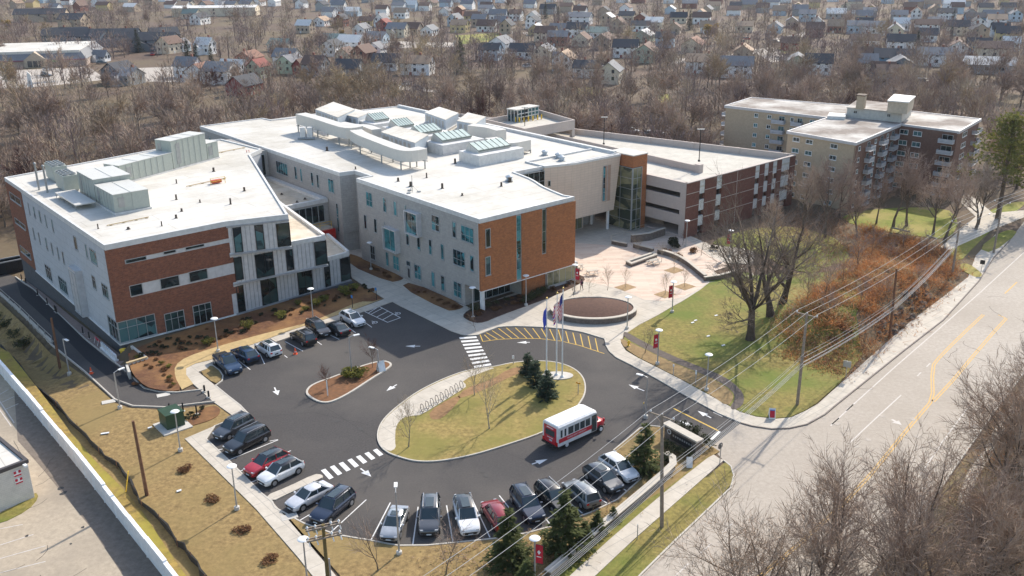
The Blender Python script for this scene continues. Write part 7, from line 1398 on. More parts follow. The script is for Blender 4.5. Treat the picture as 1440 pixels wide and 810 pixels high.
for k, (x, y, h, lab) in enumerate([(1062, 880, 14, 'bare tree at the bottom edge left in the roadside clump'), (1150, 858, 14.5, 'bare tree second from the left in the roadside clump'), (1215, 880, 14.5, 'bare tree third from the left in the roadside clump'), (1278, 832, 15, 'bare tree with tallest forked trunk in the middle of the roadside clump'), (1350, 850, 14, 'bare tree at the bottom right corner of the roadside clump'), (1440, 850, 13, 'bare tree at the extreme bottom right corner'),
                                   (1395, 705, 14, 'bare tree beside the curved path at the right edge'), (1452, 700, 15, 'bare tree leaning in at the right edge above the curved path'), (1425, 615, 14, 'bare tree farthest up the road on the right edge'), (1318, 905, 15, 'bare tree rooted below the picture, right of the tallest roadside one'), (1105, 905, 13, 'bare tree rooted below the picture, at the left of the roadside clump'), (1390, 800, 13, 'bare tree between the curved path and the bottom right corner'), (1445, 655, 14.5, 'bare tree at the right edge between the two upper ones')]):
    plant(big[k % 3], GT(x, y), k * 1.3, h / 15, lab, 'tree', 'bare trees across the road')
sml = [make_bare('young_tree', 71 + k, 6, [7, 5], 5, .022, (m_barkp if k == 1 else m_bark, m_twigp if k == 1 else m_twig), .55, .8, lo=(.3, .2), r0=.06)[0] for k in range(2)] + [make_bare('young_tree', 75, 5, [9, 6], 6, .022, (m_bark, m_twigr), .5, .55, lo=(.35, .2), r0=.05)[0]]
YT = [(574.4, 630, 7.3, 1, 'young pale bare tree at the left end of the island'), (667.5, 557, 7.0, 1, 'young pale bare tree by the bare dirt on the island'), (688.5, 604, 8.6, 1, 'young pale bare tree at the middle of the island lawn'), (524.4, 518, 4.6, 2, 'young tree with reddish twigs on the small planted island'), (462, 548, 3.8, 2, 'young thin tree at the left end of the small planted island'), (531.7, 803, 7.0, 0, 'young dark bare tree below the silver sedan'), (627, 809, 7.2, 0, 'young dark bare tree below the dark grey and white SUVs'),
      (854, 418, 4.6, 1, 'young tree in the round planter, right of two'), (828, 421, 3.6, 1, 'young tree in the round planter, left of two'), (879.6, 405, 4.0, 1, 'young plaza tree in the square nearest the round planter'), (897, 357, 4.0, 1, 'young plaza tree beside the long planter bench'), (935, 415, 4.4, 1, 'young plaza tree in the square nearest the lawn'), (948, 381, 4.2, 1, 'young plaza tree in the farthest square'), (963, 404, 4.2, 1, 'young plaza tree in the right hand square'), (930, 369, 4.2, 1, 'young plaza tree at the end of the curved seat wall'), (807, 420, 3.2, 0, 'thin sapling by the orange brick corner'), (668.5, 466, 3.4, 0, 'thin sapling at the crosswalk corner'), (907, 497, 5.0, 0, 'young bare tree on the scrub lawn by the dark path'), (986, 360, 4.5, 0, 'young bare tree before the garage wall'), (1040, 372, 4.5, 0, 'young bare tree by the bare lawn path'), (960, 345, 3.5, 2, 'bushy bare young tree at the garage corner')]
for k, (x, y, h, ty, lab) in enumerate(YT): p = GT(x, y); plant(sml[ty], (p[0], p[1], p[2] + (1.2 if 'planter,' in lab else .1)), k * 1.7, h / (6 if ty < 2 else 5), lab, 'tree')
for k, (x, y) in enumerate([(879.6, 405), (935, 415), (948, 381), (963, 404)]): p = UV(G(x, y)); o = sheet('tree_square', uvp([(p[0] - 1.3, p[1] - 1.1), (p[0] + 1.3, p[1] - 1.1), (p[0] + 1.3, p[1] + 1.1), (p[0] - 1.3, p[1] + 1.1)]), .125, mat('straw_mulch', (.33, .225, .12), .95, .3, 2.5))
for k, (x, y, h) in enumerate([(1128, 332, 13), (1160, 335, 14), (1205, 335, 11), (1256, 319, 13), (1275, 318, 13.5), (1312, 330, 13), (1328, 338, 14), (1372, 323, 12), (1375, 316, 12), (1232, 315, 10), (1345, 300, 12), (1090, 340, 8), (1180, 310, 12), (1410, 262, 13), (1430, 265, 14)]):
    plant(BT[k % 4], GT(x, y), k * 2.1, (h / 15, h / 15, h / 12.5), 'bare tree before the apartment block', 'tree', 'bare trees before the apartments')
# conifers
sp = make_conifer('spruce_tree', 3, 6, 2.0, m_spruce, 1.3); bs = make_conifer('blue_spruce_tree', 4, 3.6, 1.25, m_bluespr, 1.3)
for k, (x, y, h, lab) in enumerate([(742, 527, 3.2, 'small blue spruce at the back left of the island trio'), (753, 541, 3.6, 'small blue spruce in the middle of the island trio'), (770, 560, 3.9, 'small blue spruce at the front right of the island trio')]): p = G(x, y, .13); plant(bs, p, k * 2, h / 3.6, lab, 'spruce')
for k, (x, y, h, lab) in enumerate([(716, 800, 6.2, 'dark spruce left of the red banner lamp'), (795, 778, 6.6, 'tallest dark spruce before the grey cars'), (905, 662, 5.6, 'dark spruce beside the stone entrance sign'), (840, 752, 2.6, 'small bushy evergreen right of the tallest spruce'), (822, 770, 2.8, 'small bushy evergreen close below the grey SUV'), (862, 735, 1.8, 'smallest evergreen along the low street wall'), (740, 828, 3.0, 'low evergreen at the bottom below the banner lamp')]): plant(sp, GT(x, y), k * 1.9, (h / 6, h / 6, h / 6) if h > 4 else (h / 5, h / 5, h / 6), lab, 'spruce')
# pine at the right
r = random.Random(9); mb = MB()
for i in range(34):
    z = 6 + 12 * (i / 34) ** .9; a = i * 2.4; L = (6.8 - 4.8 * (i / 34)) * r.uniform(.7, 1.1); c = np.array([math.cos(a) * L, math.sin(a) * L, z + .12 * L]); pts = [c * np.array([t, t, 1]) + np.array([r.gauss(0, .75), r.gauss(0, .75), r.gauss(0, .4)]) for t in np.linspace(.35, 1.05, 3) for _ in range(34)]; leaves(mb, pts, .42, r, -.1, .6)
pine = bpy.data.objects.new('pine_tree', None); COL.objects.link(pine); mb.build('crown', m_pine, pine); t = MB(); t.tube([(0, 0, -.2), (.2, 0, 9), (0, .2, 18)], [.4, .27, .06], 8)
for i in range(20): z = 5.5 + i * .6; a = i * 2.4 * 34 / 20; L = 4.5 - i * .15; t.tube([(0, 0, z), (math.cos(a) * L * .8, math.sin(a) * L * .8, z + .6)], [.09, .03], 4)
t.build('trunk', m_bark, pine)
plant(pine, GT(1402, 308), 0, 1.08, 'tall yellow green pine by the far street on the right', 'pine tree'); plant(pine, GT(1452, 300), 2, 1.0, 'tall pine cut by the right edge of the picture', 'pine tree')
# shrubs
S1 = make_shrub('shrub', 1, .9, .9, m_shrub); S2 = make_shrub('shrub', 2, .9, .9, m_dshrub); S3 = make_shrub('shrub', 3, .9, .6, mat('russet_shrub', (.24, .12, .055), .95, scale=2, col2=(.12, .06, .032), rnd=.15, trans=.3), 520, .14); S4 = make_shrub('hedge_shrub', 4, 1.0, 1.2, mat('hedge_leaf', (.075, .08, .03), .9, scale=2, col2=(.03, .035, .015)), 600, .13)
GS = [(291, 486, 1.1), (346, 464, 1.3), (398, 448, 1.1), (443, 431, 1.2), (481, 414, 1.3), (497, 409, 1.1), (289, 484, .7), (418, 430, .8), (455, 425, 1.0), (430, 438, .7), (490, 416, .9)]
for x, y, s_ in GS: plant(S1, GT(x, y) + (0, 0, .12), rv.uniform(0, 6), s_, 'bright olive shrub in the mulch bed along the left wing', 'shrub', 'bright shrubs in the wing bed')
n_ = 0
while n_ < 78:
    f = rv.uniform(0, 1); x = 190 + f * 335; top = 490 - (x - 170) * .268; y = top + rv.uniform(6, 34) * (1 - .55 * f); 
    if y > 473 + (360 - x) * .31 - 4: continue
    plant(S2 if rv.random() < .72 else S3, GT(x, y) + (0, 0, .12), rv.uniform(0, 6), rv.uniform(.28, .62), 'small dark shrub in the mulch bed along the left wing', 'shrub', 'dark shrubs in the wing bed'); n_ += 1
for k in range(22): plant(S1 if k % 3 == 0 else S3, GT(rv.uniform(190, 245), rv.uniform(512, 546)) + (0, 0, .12), rv.uniform(0, 6), rv.uniform(.3, .6), 'small shrub in the mulch corner above the drive bend', 'shrub', 'small shrubs at the drive bend')
for k, (x, y, s_) in enumerate([(494, 531, 1.3), (507, 527, 1.2), (485, 530, .8), (502, 533, 1.0)]): plant(S1, GT(x, y) + (0, 0, .14), k, s_, 'olive shrub clump round the lamp on the small island', 'shrub', 'shrubs on the small island')
for k, (x, y, s_) in enumerate([(743, 424, .9), (748, 421, .9), (754, 418, .95), (760, 415, .9), (766, 412, .9), (738, 427, .7)]): plant(S4, GT(x, y) + (0, 0, .12), k, s_, 'dark clipped hedge shrub before the orange brick wall', 'shrub', 'hedge before the brick wall')
for k, (x, y, s_) in enumerate([(667, 438, .95), (684, 433, .8), (697, 429, .6), (712, 425, .6)]): plant(S4, GT(x, y) + (0, 0, .12), k, s_, 'round clipped shrub near the white corner column', 'shrub', 'clipped shrubs near the column')
for k, (x, y, s_) in enumerate([(10, 463, 1.3), (21, 479, 1.4), (34, 492, 1.4), (0, 450, 1.1)]): plant(S4, GT(x, y), k * 2, (s_, s_, s_ * 1.1), 'dark round evergreen below the ramp fence, %s from the left' % ['second', 'third', 'fourth', 'first'][k], 'shrub')
for k, (x, y, s_) in enumerate([(957, 607, 1.0), (973, 612, 1.0), (988, 630, 1.2), (950, 640, .8), (968, 645, .9), (940, 632, .8), (935, 650, .9)]): plant(S4, GT(x, y) + (0, 0, .1), k, s_, 'rounded shrub by the stone entrance sign', 'shrub', 'shrubs round the entrance sign')
for k, (x, y) in enumerate([(260, 661), (297, 704), (340, 748), (380, 790)]): plant(S3, GT(x, y) + (0, 0, .02), k, (1.0, 1.0, .65), 'low brown mulch mound plant on the dry lawn, %s from the top' % ['first', 'second', 'third', 'fourth'][k], 'shrub')
for k, (x, y) in enumerate([(268, 585), (285, 577), (262, 592), (277, 588)]): plant(S2, GT(x, y) + (0, 0, .12), k, .5, 'small green shrub beside the transformer box', 'shrub', 'shrubs by the transformer')
for k in range(46):
    f = rv.random(); x = 655 + f * 160; y = 446 - f * 54 + rv.uniform(-4, 8); plant(S3, GT(x, y) + (0, 0, .1), rv.uniform(0, 6), rv.uniform(.35, .7), 'russet dormant shrub in the bed before the orange brick front', 'shrub', 'dormant shrubs before the hall')
for k in range(26):
    x, y = (rv.uniform(515, 562), 0) if k % 2 else (rv.uniform(578, 645), 1); y = (366 + (x - 500) * .47) if y == 0 else 402 + (x - 570) * .42; plant(S3, GT(x, y + rv.uniform(-1, 4)) + (0, 0, .1), rv.uniform(0, 6), rv.uniform(.3, .5), 'low dormant shrub in the mulch bed along the grey hall wall', 'shrub', 'dormant shrubs along the grey wall')
for k, (x, y, s_) in enumerate([(946, 346, 1.3), (950, 350, 1.2), (1004, 352, .8), (975, 356, 1.0), (955, 364, 1.0), (938, 356, .9)]): plant(S2 if k < 3 else S3, GT(x, y), k, (s_, s_, s_ * 1.5), 'dark shrub clump near the garage corner', 'shrub', 'shrubs near the garage corner')
FTS = make_bare('young_tree', 78, 6, [7, 6], 6, .035, (m_bark, m_twig), .5, .9, lo=(.3, .2), r0=.06)[0]
# stuff: brush on the bank, leaf litter, grass tufts
def brush(name, pxpoly, n, hmin, hmax, mats, leafn=0, seed=1, wid=.05, tz=True, cat=None, width2=.0):
    r = random.Random(seed); P = [GT(*p)[:2] if tz else G(*p)[:2] for p in pxpoly]; xs_ = [p[0] for p in P]; ys_ = [p[1] for p in P]; mb = MB(); k = 0
    def inside(x, y):
        c = False
        for i in range(len(P)):
            (x1, y1), (x2, y2) = P[i - 1], P[i]
            if (y1 > y) != (y2 > y) and x < (x2 - x1) * (y - y1) / (y2 - y1) + x1: c = not c
        return c
    while k < n:
        x, y = r.uniform(min(xs_), max(xs_)), r.uniform(min(ys_), max(ys_))
        if not inside(x, y): continue
        if name == 'brush' and n > 1000 and math.sin(x * .9 + 2 * math.sin(y * .33)) + math.sin(y * .8 + 1.5 * math.sin(x * .4)) < -.75: k += .35; continue
        k += 1; z = float(T(x, y)) if tz else 0; h = r.uniform(hmin, hmax); mi = r.randrange(len(mats)) if r.random() < .5 else int((math.sin(x * .35) + math.sin(y * .31 + x * .1) + 2) / 4.01 * len(mats))
        for _ in range(4):
            d = np.array([r.gauss(0, .8), r.gauss(0, .8), r.uniform(.35, 1)]); jx, jy = x + r.gauss(0, .5) + (r.gauss(0, 1.6) if r.random() < .25 else 0), y + r.gauss(0, .5) + (r.gauss(0, 1.6) if r.random() < .25 else 0); p = np.array([jx, jy, float(T(jx, jy)) if tz else 0]); q = p + d * h * r.uniform(.6, 1); a = r.uniform(0, 3.14); w = np.array([math.cos(a), math.sin(a), 0]) * wid; mb.add([p - w, p + w, q + w * .3, q - w * .3], [(0, 1, 2, 3)], mi)
            for _ in range(leafn):
                t = r.uniform(.4, 1); b = p + (q - p) * t + np.array([r.gauss(0, .16), r.gauss(0, .16), r.gauss(0, .1)]); s = r.uniform(.07, .17); v = np.array([r.gauss(0, 1) for _ in range(3)]); v /= np.linalg.norm(v); u_ = np.cross(v, (.3, .2, .9)); mb.add([b - v * s, b + u_ * s * .8, b + v * s], [(0, 1, 2)], mi)
    o = mb.build(name, mats); o['kind'] = 'stuff'; return o
mtn = mat('brush_straw', (.55, .42, .24), .95, scale=1, col2=(.40, .29, .16), trans=.35); mo = mat('brush_orange', (.58, .27, .10), .95, scale=1, col2=(.38, .17, .07), trans=.4); mb_ = mat('brush_brown', (.36, .21, .125), .95, scale=1, col2=(.23, .13, .08), trans=.35); mg_ = mat('brush_grey', (.38, .27, .20), .95, scale=1, col2=(.25, .175, .13), trans=.3)
brush('brush', [(1085, 475), (1110, 430), (1150, 405), (1190, 380), (1195, 335), (1215, 318), (1265, 332), (1315, 342), (1338, 360), (1345, 385), (1330, 408), (1280, 446), (1228, 492), (1205, 510), (1215, 470), (1180, 462), (1130, 480)], 4600, .4, 1.8, [mo, mb_, mo, mtn, mo], 4, 2)
brush('undergrowth', [(1110, 385), (1150, 405), (1195, 335), (1190, 300), (1120, 300), (1060, 318), (1080, 340)], 500, 1, 3.5, [mg_, mb_], 1, 3)
brush('leaf_litter_patch', [(1110, 480), (1180, 462), (1216, 470), (1205, 512), (1182, 530), (1150, 520), (1100, 500)], 900, .1, .5, [mo, mb_], 3, 4)
brush('brush', [(600, 775), (690, 768), (740, 756), (830, 728), (905, 680), (940, 660), (930, 672), (850, 735), (780, 800), (700, 850), (600, 840)], 420, .2, .9, [mb_, mg_, mat('dry_grass_blade', (.36, .25, .11), .95, .3, 2)], 1, 5, .03)
brush('roadside_brush', [(1330, 870), (1375, 780), (1345, 720), (1385, 630), (1440, 545), (1500, 560), (1500, 880)], 1500, .3, 1.5, [mb_, mg_, mo, mat('brush_olive', (.13, .12, .045), .95, .3, 1)], 2, 6, .03)
brush('planter_twigs', [(780, 430), (835, 417), (890, 432), (870, 442), (800, 442)], 50, .5, 1.6, [mb_], 0, 7, .02)
for k, (x, y, h) in enumerate([(1135, 425, 6), (1160, 418, 7), (1185, 400, 6), (1205, 380, 7.5), (1225, 360, 6), (1250, 372, 5), (1270, 352, 6), (1300, 365, 5.5), (1210, 430, 5), (1165, 450, 5), (1245, 420, 4.5), (1290, 400, 4)]): plant(FTS, GT(x, y), k * 1.9, h / 6, 'thin grey sapling standing in the brush bank', 'tree', 'saplings in the brush')
# rocks of the road cut
r = random.Random(12); RK = []
for k in range(46):
    t_ = r.uniform(6, 27); s_ = r.uniform(.5, 3.2); p = RO + RD * t_ + RN * s_; z = float(T(*p)); sz = r.uniform(.45, 1.3)
    bm = bmesh.new(); bmesh.ops.create_icosphere(bm, subdivisions=2, radius=1); sd_ = r.uniform(0, 9)
    for v in bm.verts: v.co *= .75 + .35 * math.sin(v.co.x * 3 + sd_) * math.cos(v.co.y * 2.6 + sd_) + r.uniform(-.1, .1); v.co.x *= sz * r.uniform(.97, 1.03); v.co.y *= sz * .7; v.co.z *= sz * .75
    me = bpy.data.meshes.new('rock'); bm.to_mesh(me); bm.free(); me.materials.append(mat('rock', (.20, .155, .12), .9, scale=1.4, col2=(.06, .05, .045), bump=.6)); o = bpy.data.objects.new('rock', me); COL.objects.link(o); o.location = (*p, z - .1); o.rotation_euler = (0, 0, math.atan2(RD[1], RD[0]) + r.uniform(-.4, .4)); tag(o, 'jagged dark rock in the road cut below the brush', 'rock', 'rocks of the road cut')
# low leaning logs
for k, (a, b) in enumerate([((1254, 330), (1278, 336)), ((1302, 341), (1316, 346))]): A, B = GT(*a) + (0, 0, 1.3), GT(*b) + (0, 0, 1.3); mb = MB(); mb.tube([A, B], .14, 6); tag(mb.build('log', m_barkp, off=A, loc=A), ['pale fallen log in the brush, longer one', 'pale fallen log in the brush, shorter one nearer the road'][k], 'log')
# ================================================================== THE TOWN BEYOND
m_town = mat('town_grass', (.235, .175, .10), .95, scale=.5, col2=(.15, .11, .07), big=(.21, .20, .065), bigscale=.03)
m_pale = mat('pale_street', (.42, .37, .32), .9, .12, .6)
for P in ([(150, 108), (190, 96), (330, 90), (330, 108), (270, 116), (150, 114)], [(0, 100), (125, 94), (150, 112), (60, 122), (0, 125)], [(490, 62), (560, 58), (640, 60), (640, 66), (560, 68)], [(940, 84), (1010, 78), (1060, 74), (1060, 78), (1000, 84), (945, 90)], [(1080, 56), (1120, 48), (1150, 40), (1150, 44), (1120, 55), (1085, 60)],
          [(1225, 70), (1250, 62), (1270, 76), (1250, 82)], [(735, 46), (790, 40), (790, 44), (740, 50)], [(560, 120), (620, 128), (640, 132), (560, 126)], [(1055, 70), (1090, 66), (1110, 84), (1085, 88)]): sheet('town_street', W2(P), .04, m_pale)
for P in ([(640, 50), (700, 46), (720, 56), (650, 62)], [(805, 128), (830, 118), (850, 126), (830, 138)], [(920, 136), (940, 132), (945, 142), (925, 145)], [(1100, 62), (1110, 58), (1110, 74), (1085, 80)], [(1240, 60), (1290, 56), (1290, 64), (1240, 68)], [(520, 62), (560, 60), (560, 66), (520, 68)]): sheet('town_lawn', W2(P), .03, m_green)
HW = {k: plain('siding_' + k, c, .7) for k, c in dict(white=(.82, .81, .79), cream=(.66, .58, .45), tan=(.45, .36, .27), grey=(.34, .35, .35), slate=(.16, .19, .22), blue=(.14, .25, .36), green=(.38, .44, .34), brick=(.24, .10, .07), red=(.26, .05, .045), yellow=(.60, .48, .24), paleblue=(.46, .55, .62)).items()}
HR = {k: plain('shingle_' + k, c, .85) for k, c in dict(charcoal=(.055, .058, .068), grey=(.20, .20, .21), brown=(.14, .085, .065), tan=(.36, .25, .17), rust=(.22, .11, .075), red=(.24, .07, .055), green=(.20, .25, .22), white=(.66, .64, .61)).items()}
m_hwin = plain('house_window', (.03, .04, .05), .1, 0, .6); m_htrim = plain('house_trim', (.7, .7, .68), .6)
HOUSES = []
def house(px, py, wall, roof, L=10., Wd=7.5, h=4.6, rise=2.8, ang=None, extra=None, seed=0, parts=True):
    p = G(px, py); r = random.Random(seed * 7 + int(px)); a = R_(ang) if ang is not None else R_(r.choice([-18, -14, -20, -16, 68, 74])); t = thing('house', None, 'house', (p[0], p[1], 0), a, 'houses of the town')
    l, w = L / 2, Wd / 2; mb = MB(); mb.add([(-l, -w, -.3), (l, -w, -.3), (l, w, -.3), (-l, w, -.3), (-l, -w, h), (l, -w, h), (l, w, h), (-l, w, h), (-l, 0, h + rise), (l, 0, h + rise)], [(0, 1, 5, 4), (2, 3, 7, 6), (1, 2, 6, 9, 5), (3, 0, 4, 8, 7)]); mb.build('wall', HW[wall], t)
    mb = MB(); k = rise / w; e = .45; th = .16
    for s_ in (-1, 1):
        v = [(x, s_ * y, z) for z_ in (0, th) for x, y, z in ((-l - e, w + e, h - e * k + z_ + .02), (l + e, w + e, h - e * k + z_ + .02), (l + e, 0, h + rise + z_ + .02), (-l - e, 0, h + rise + z_ + .02))]; mb.add(v, [(3, 2, 1, 0), (4, 5, 6, 7), (0, 1, 5, 4), (1, 2, 6, 5), (3, 0, 4, 7)])
    ro = mb.build('roof', HR[roof], t)
    if parts:
        if r.random() < .6: mb = MB(); x = r.uniform(-l * .6, l * .6); mb.box(x - .4, x + .4, .3, 1.1, h + rise - 1.2, h + rise + 1.1); mb.build('chimney', HW['brick'], ro)
        fl = [1.5, 4.0] if h > 4.2 else [1.4]
        for z in fl:
            for s_, n, half in ((-1, 3, l), (1, 3, l)):
                for j in range(n if s_ < 0 else 0): x = -l + L * (j + .7) / (n + .4); mb = MB(); mb.box(x - .55, x + .55, -w - .06, -w + .02, z, z + 1.3 if z + 1.3 < h else h - .1); mb.build('window', m_hwin, t)
            for j in range(2):
                y = -w + Wd * (j + .6) / 2.2; xx = l if math.cos(a + .3) > .3 else -l; mb = MB(); mb.box(xx - .06, xx + .06, y - .5, y + .5, z, z + 1.3); mb.build('window', m_hwin, t)
        mb = MB(); mb.box(-l * .3 - .5, -l * .3 + .5, -w - .07, -w + .02, -.1, 1.25); mb.build('door', m_htrim if wall != 'white' else HW['red'], t)
        if extra == 'wing' or (extra is None and r.random() < .3):
            mb = MB(); q = L * .28; mb.add([(-q, -w - 2.6, -.3), (q * .4, -w - 2.6, -.3), (q * .4, -w, -.3), (-q, -w, -.3), (-q, -w - 2.6, h * .62), (q * .4, -w - 2.6, h * .62), (q * .4, -w, h * .62), (-q, -w, h * .62), (-q * .3, -w - 2.6, h * .62 + 1.5), (-q * .3, -w, h * .62 + 1.5)], [(0, 1, 5, 8, 4), (1, 2, 6, 5), (3, 0, 4, 7)]); mb.build('porch', HW[wall], t)
            mb = MB(); z0 = h * .62
            for xa, xb in ((-q - .3, -q * .3), (q * .4 + .3, -q * .3)): mb.add([(xa, -w - 2.9, z0 - .25), (xb, -w - 2.9, z0 + 1.55), (xb, -w, z0 + 1.55), (xa, -w, z0 - .25)], [(0, 1, 2, 3)])
            mb.build('porch_roof', HR[roof], t)
    HOUSES.append((t, px, py, wall, roof)); return t
HL = [(395, 68, 'grey', 'green'), (405, 90, 'white', 'grey'), (410, 98, 'green', 'grey'), (470, 62, 'white', 'green', 13, 9), (468, 74, 'white', 'charcoal'), (495, 68, 'white', 'white', 12, 9), (487, 82, 'cream', 'brown', 8, 6), (512, 84, 'brick', 'brown'), (530, 78, 'white', 'grey', 8, 7), (545, 94, 'white', 'charcoal', 11, 8), (588, 100, 'white', 'tan', 12, 8), (490, 108, 'grey', 'charcoal', 11, 8), (530, 57, 'paleblue', 'grey', 11, 8), (560, 48, 'cream', 'grey', 11, 8), (541, 40, 'red', 'red', 8, 7), (580, 44, 'tan', 'brown'), (365, 105, 'green', 'red', 7, 6), (445, 102, 'grey', 'brown', 9, 7), (425, 100, 'red', 'brown', 6, 5),
      (705, 70, 'white', 'grey', 12, 9), (690, 80, 'paleblue', 'charcoal', 9, 7), (735, 78, 'white', 'charcoal', 11, 8), (765, 82, 'cream', 'grey', 12, 8), (794, 94, 'white', 'tan', 11, 8), (828, 103, 'white', 'charcoal', 11, 8), (858, 112, 'cream', 'grey', 10, 8), (750, 36, 'white', 'charcoal', 9, 7), (790, 46, 'paleblue', 'grey', 13, 8), (815, 30, 'white', 'grey', 15, 9), (812, 48, 'white', 'charcoal', 11, 8), (840, 50, 'white', 'green', 12, 9), (768, 54, 'cream', 'brown', 11, 8), (785, 60, 'brick', 'grey', 10, 7), (818, 60, 'cream', 'brown', 11, 8), (850, 64, 'tan', 'brown', 12, 8), (880, 76, 'white', 'charcoal', 11, 8), (905, 54, 'green', 'white', 12, 9), (908, 82, 'green', 'brown', 15, 9), (935, 62, 'paleblue', 'charcoal', 9, 8), (975, 68, 'cream', 'rust', 13, 9), (985, 98, 'white', 'tan', 11, 8), (1035, 104, 'white', 'grey', 12, 8), (1045, 78, 'tan', 'tan', 12, 8), (870, 40, 'tan', 'brown', 11, 7), (920, 38, 'cream', 'white', 10, 8), (995, 42, 'white', 'tan', 8, 7),
      (1120, 98, 'green', 'grey', 13, 9), (1150, 100, 'white', 'charcoal', 10, 8), (1110, 66, 'red', 'brown', 8, 7), (1145, 48, 'brick', 'brown', 9, 7), (1135, 26, 'paleblue', 'grey', 10, 8), (1175, 22, 'grey', 'white', 12, 9), (1228, 45, 'white', 'grey', 12, 8), (1258, 50, 'cream', 'grey', 13, 8), (1215, 62, 'white', 'brown', 13, 8), (1265, 68, 'white', 'charcoal', 12, 8), (1303, 42, 'white', 'brown', 13, 8), (1300, 54, 'white', 'charcoal', 11, 8), (1330, 24, 'white', 'charcoal', 11, 8), (1345, 45, 'cream', 'charcoal', 11, 8), (1370, 28, 'blue', 'charcoal', 11, 8), (1375, 50, 'tan', 'charcoal', 12, 8), (1345, 76, 'white', 'brown', 12, 8), (1375, 70, 'blue', 'charcoal', 10, 8), (1395, 78, 'cream', 'brown', 14, 8), (1415, 55, 'yellow', 'charcoal', 11, 8), (1420, 66, 'white', 'white', 7, 6), (1255, 92, 'blue', 'charcoal', 15, 9), (1265, 102, 'slate', 'grey', 12, 9), (1240, 108, 'slate', 'brown', 8, 6), (1315, 88, 'white', 'grey', 15, 8), (1210, 100, 'cream', 'grey', 11, 8), (1385, 98, 'grey', 'white', 20, 9), (1340, 10, 'white', 'white', 14, 9), (1400, 34, 'white', 'tan', 10, 8), (1220, 84, 'yellow', 'brown', 8, 8), (1255, 116, 'grey', 'brown', 12, 8),
      (266, 104, 'white', 'grey', 9, 7), (286, 106, 'white', 'rust', 11, 8), (312, 112, 'white', 'grey', 11, 9), (330, 106, 'white', 'white', 10, 6), (345, 128, 'red', 'charcoal', 11, 8), (352, 92, 'brick', 'rust', 10, 8), (240, 70, 'cream', 'brown', 11, 8), (256, 68, 'paleblue', 'grey', 7, 6), (290, 72, 'white', 'white', 8, 6), (282, 30, 'white', 'charcoal', 12, 8), (270, 22, 'cream', 'green', 12, 8), (143, 82, 'white', 'grey', 7, 4, 2.4), (170, 112, 'slate', 'charcoal', 10, 9), (182, 114, 'grey', 'grey', 8, 9)]
for k, q in enumerate(HL):
    d = list(q) + [None] * (7 - len(q)); house(d[0], d[1] + 4, d[2], d[3], d[4] or 10., d[5] or 7.5, d[6] or (4.8 if k % 3 else 3.6), 3.0 if k % 2 else 2.5, seed=k)
# grey condominium rows with white gable trim
for k, (x, y, L, an) in enumerate([(60, 26, 34, 6), (105, 34, 16, -8), (95, 58, 22, 12), (125, 60, 26, -20), (165, 60, 24, 4), (215, 66, 26, -10), (232, 58, 14, 30)]): house(x, y + 4, 'slate' if k > 1 else 'tan', 'charcoal', L, 11, 5.2, 3.4, an, 'wing', k)
house(305, 22, 'cream', 'white', 60, 16, 6, 1.2, 3, 'no', 3)
rh = random.Random(5); n_ = 0; ex = [(h[1], h[2]) for h in HOUSES]
while n_ < 150:
    x = rh.uniform(20, 1435); y = 2 + 50 * rh.random() ** 1.7
    if any(abs(x - a) < 17 and abs(y - b) < 4 + b * .05 for a, b in ex) or (x < 420 and y > 20): continue
    ex.append((x, y)); n_ += 1; house(x, y, rh.choice(['white', 'white', 'white', 'white', 'cream', 'tan', 'grey', 'paleblue', 'brick', 'yellow']), rh.choice(['charcoal', 'grey', 'grey', 'brown', 'brown', 'tan', 'white']), rh.uniform(8, 11.5), rh.uniform(6.5, 8), rh.uniform(3.2, 5.0), rh.uniform(2.2, 3.2), None, 'no', n_, y > 24)
# shopping building at the upper left
f0, f1 = G(122, 92)[:2], G(-80, 99)[:2]; bd = (f0 - f1) / np.linalg.norm(f0 - f1); bk = np.array([-bd[1], bd[0]]); t = thing('store_building', 'long low store with white flat roof and grey shingled skirt at the upper left edge', 'building', (*f0, 0)); BP = [f1, f0, f0 + bk * 46, f1 + bk * 46]
mb = MB(); mb.prism([tuple(p) for p in BP], 0, 3.2); mb.build('wall', plain('store_wall', (.40, .32, .27), .8), t, t.location); mb = MB(); mb.prism([tuple(p) for p in inset([tuple(p) for p in BP], 3)], 3.2, 6.6); mb.build('roof', m_roof, t, t.location); w = Wall(f1, f0); mb = MB()
mb.add([w.P(0, .8, 3.0), w.P(w.L + .5, .8, 3.0), w.P(w.L - 2.5, -3, 6.6), w.P(0, -3, 6.6)], [(0, 1, 2, 3)]); mb.add([w.P(w.L + .5, .8, 3), (*(f0 + bk * 46 + bd * .5), 3), (*(f0 + bk * 43 - bd * 2.5), 6.6), w.P(w.L - 2.5, -3, 6.6)], [(0, 1, 2, 3)]); mb.build('skirt_roof', HR['grey'], t, t.location); mb = MB(); w.box(mb, 0, w.L, .7, .9, 2.7, 3.1); mb.build('fascia', plain('plum_fascia', (.26, .09, .14), .6), t, t.location); mb = MB()
ge = w.px(52, 95)[0]; mb.add([w.P(ge - 4.5, 1.6, 0), w.P(ge + 4.5, 1.6, 0), w.P(ge + 4.5, 1.6, 3.2), w.P(ge, 1.6, 6.6), w.P(ge - 4.5, 1.6, 3.2), w.P(ge - 4.5, -3, 3.2), w.P(ge, -3, 6.7), w.P(ge + 4.5, -3, 3.2), w.P(ge - 4.5, -.2, 0), w.P(ge + 4.5, -.2, 0)], [(0, 1, 2, 3, 4), (4, 3, 6, 5), (3, 2, 7, 6), (1, 9, 7, 2), (8, 0, 4, 5)]); mb.build('entrance_gable', HW['tan'], t, t.location); mb = MB()
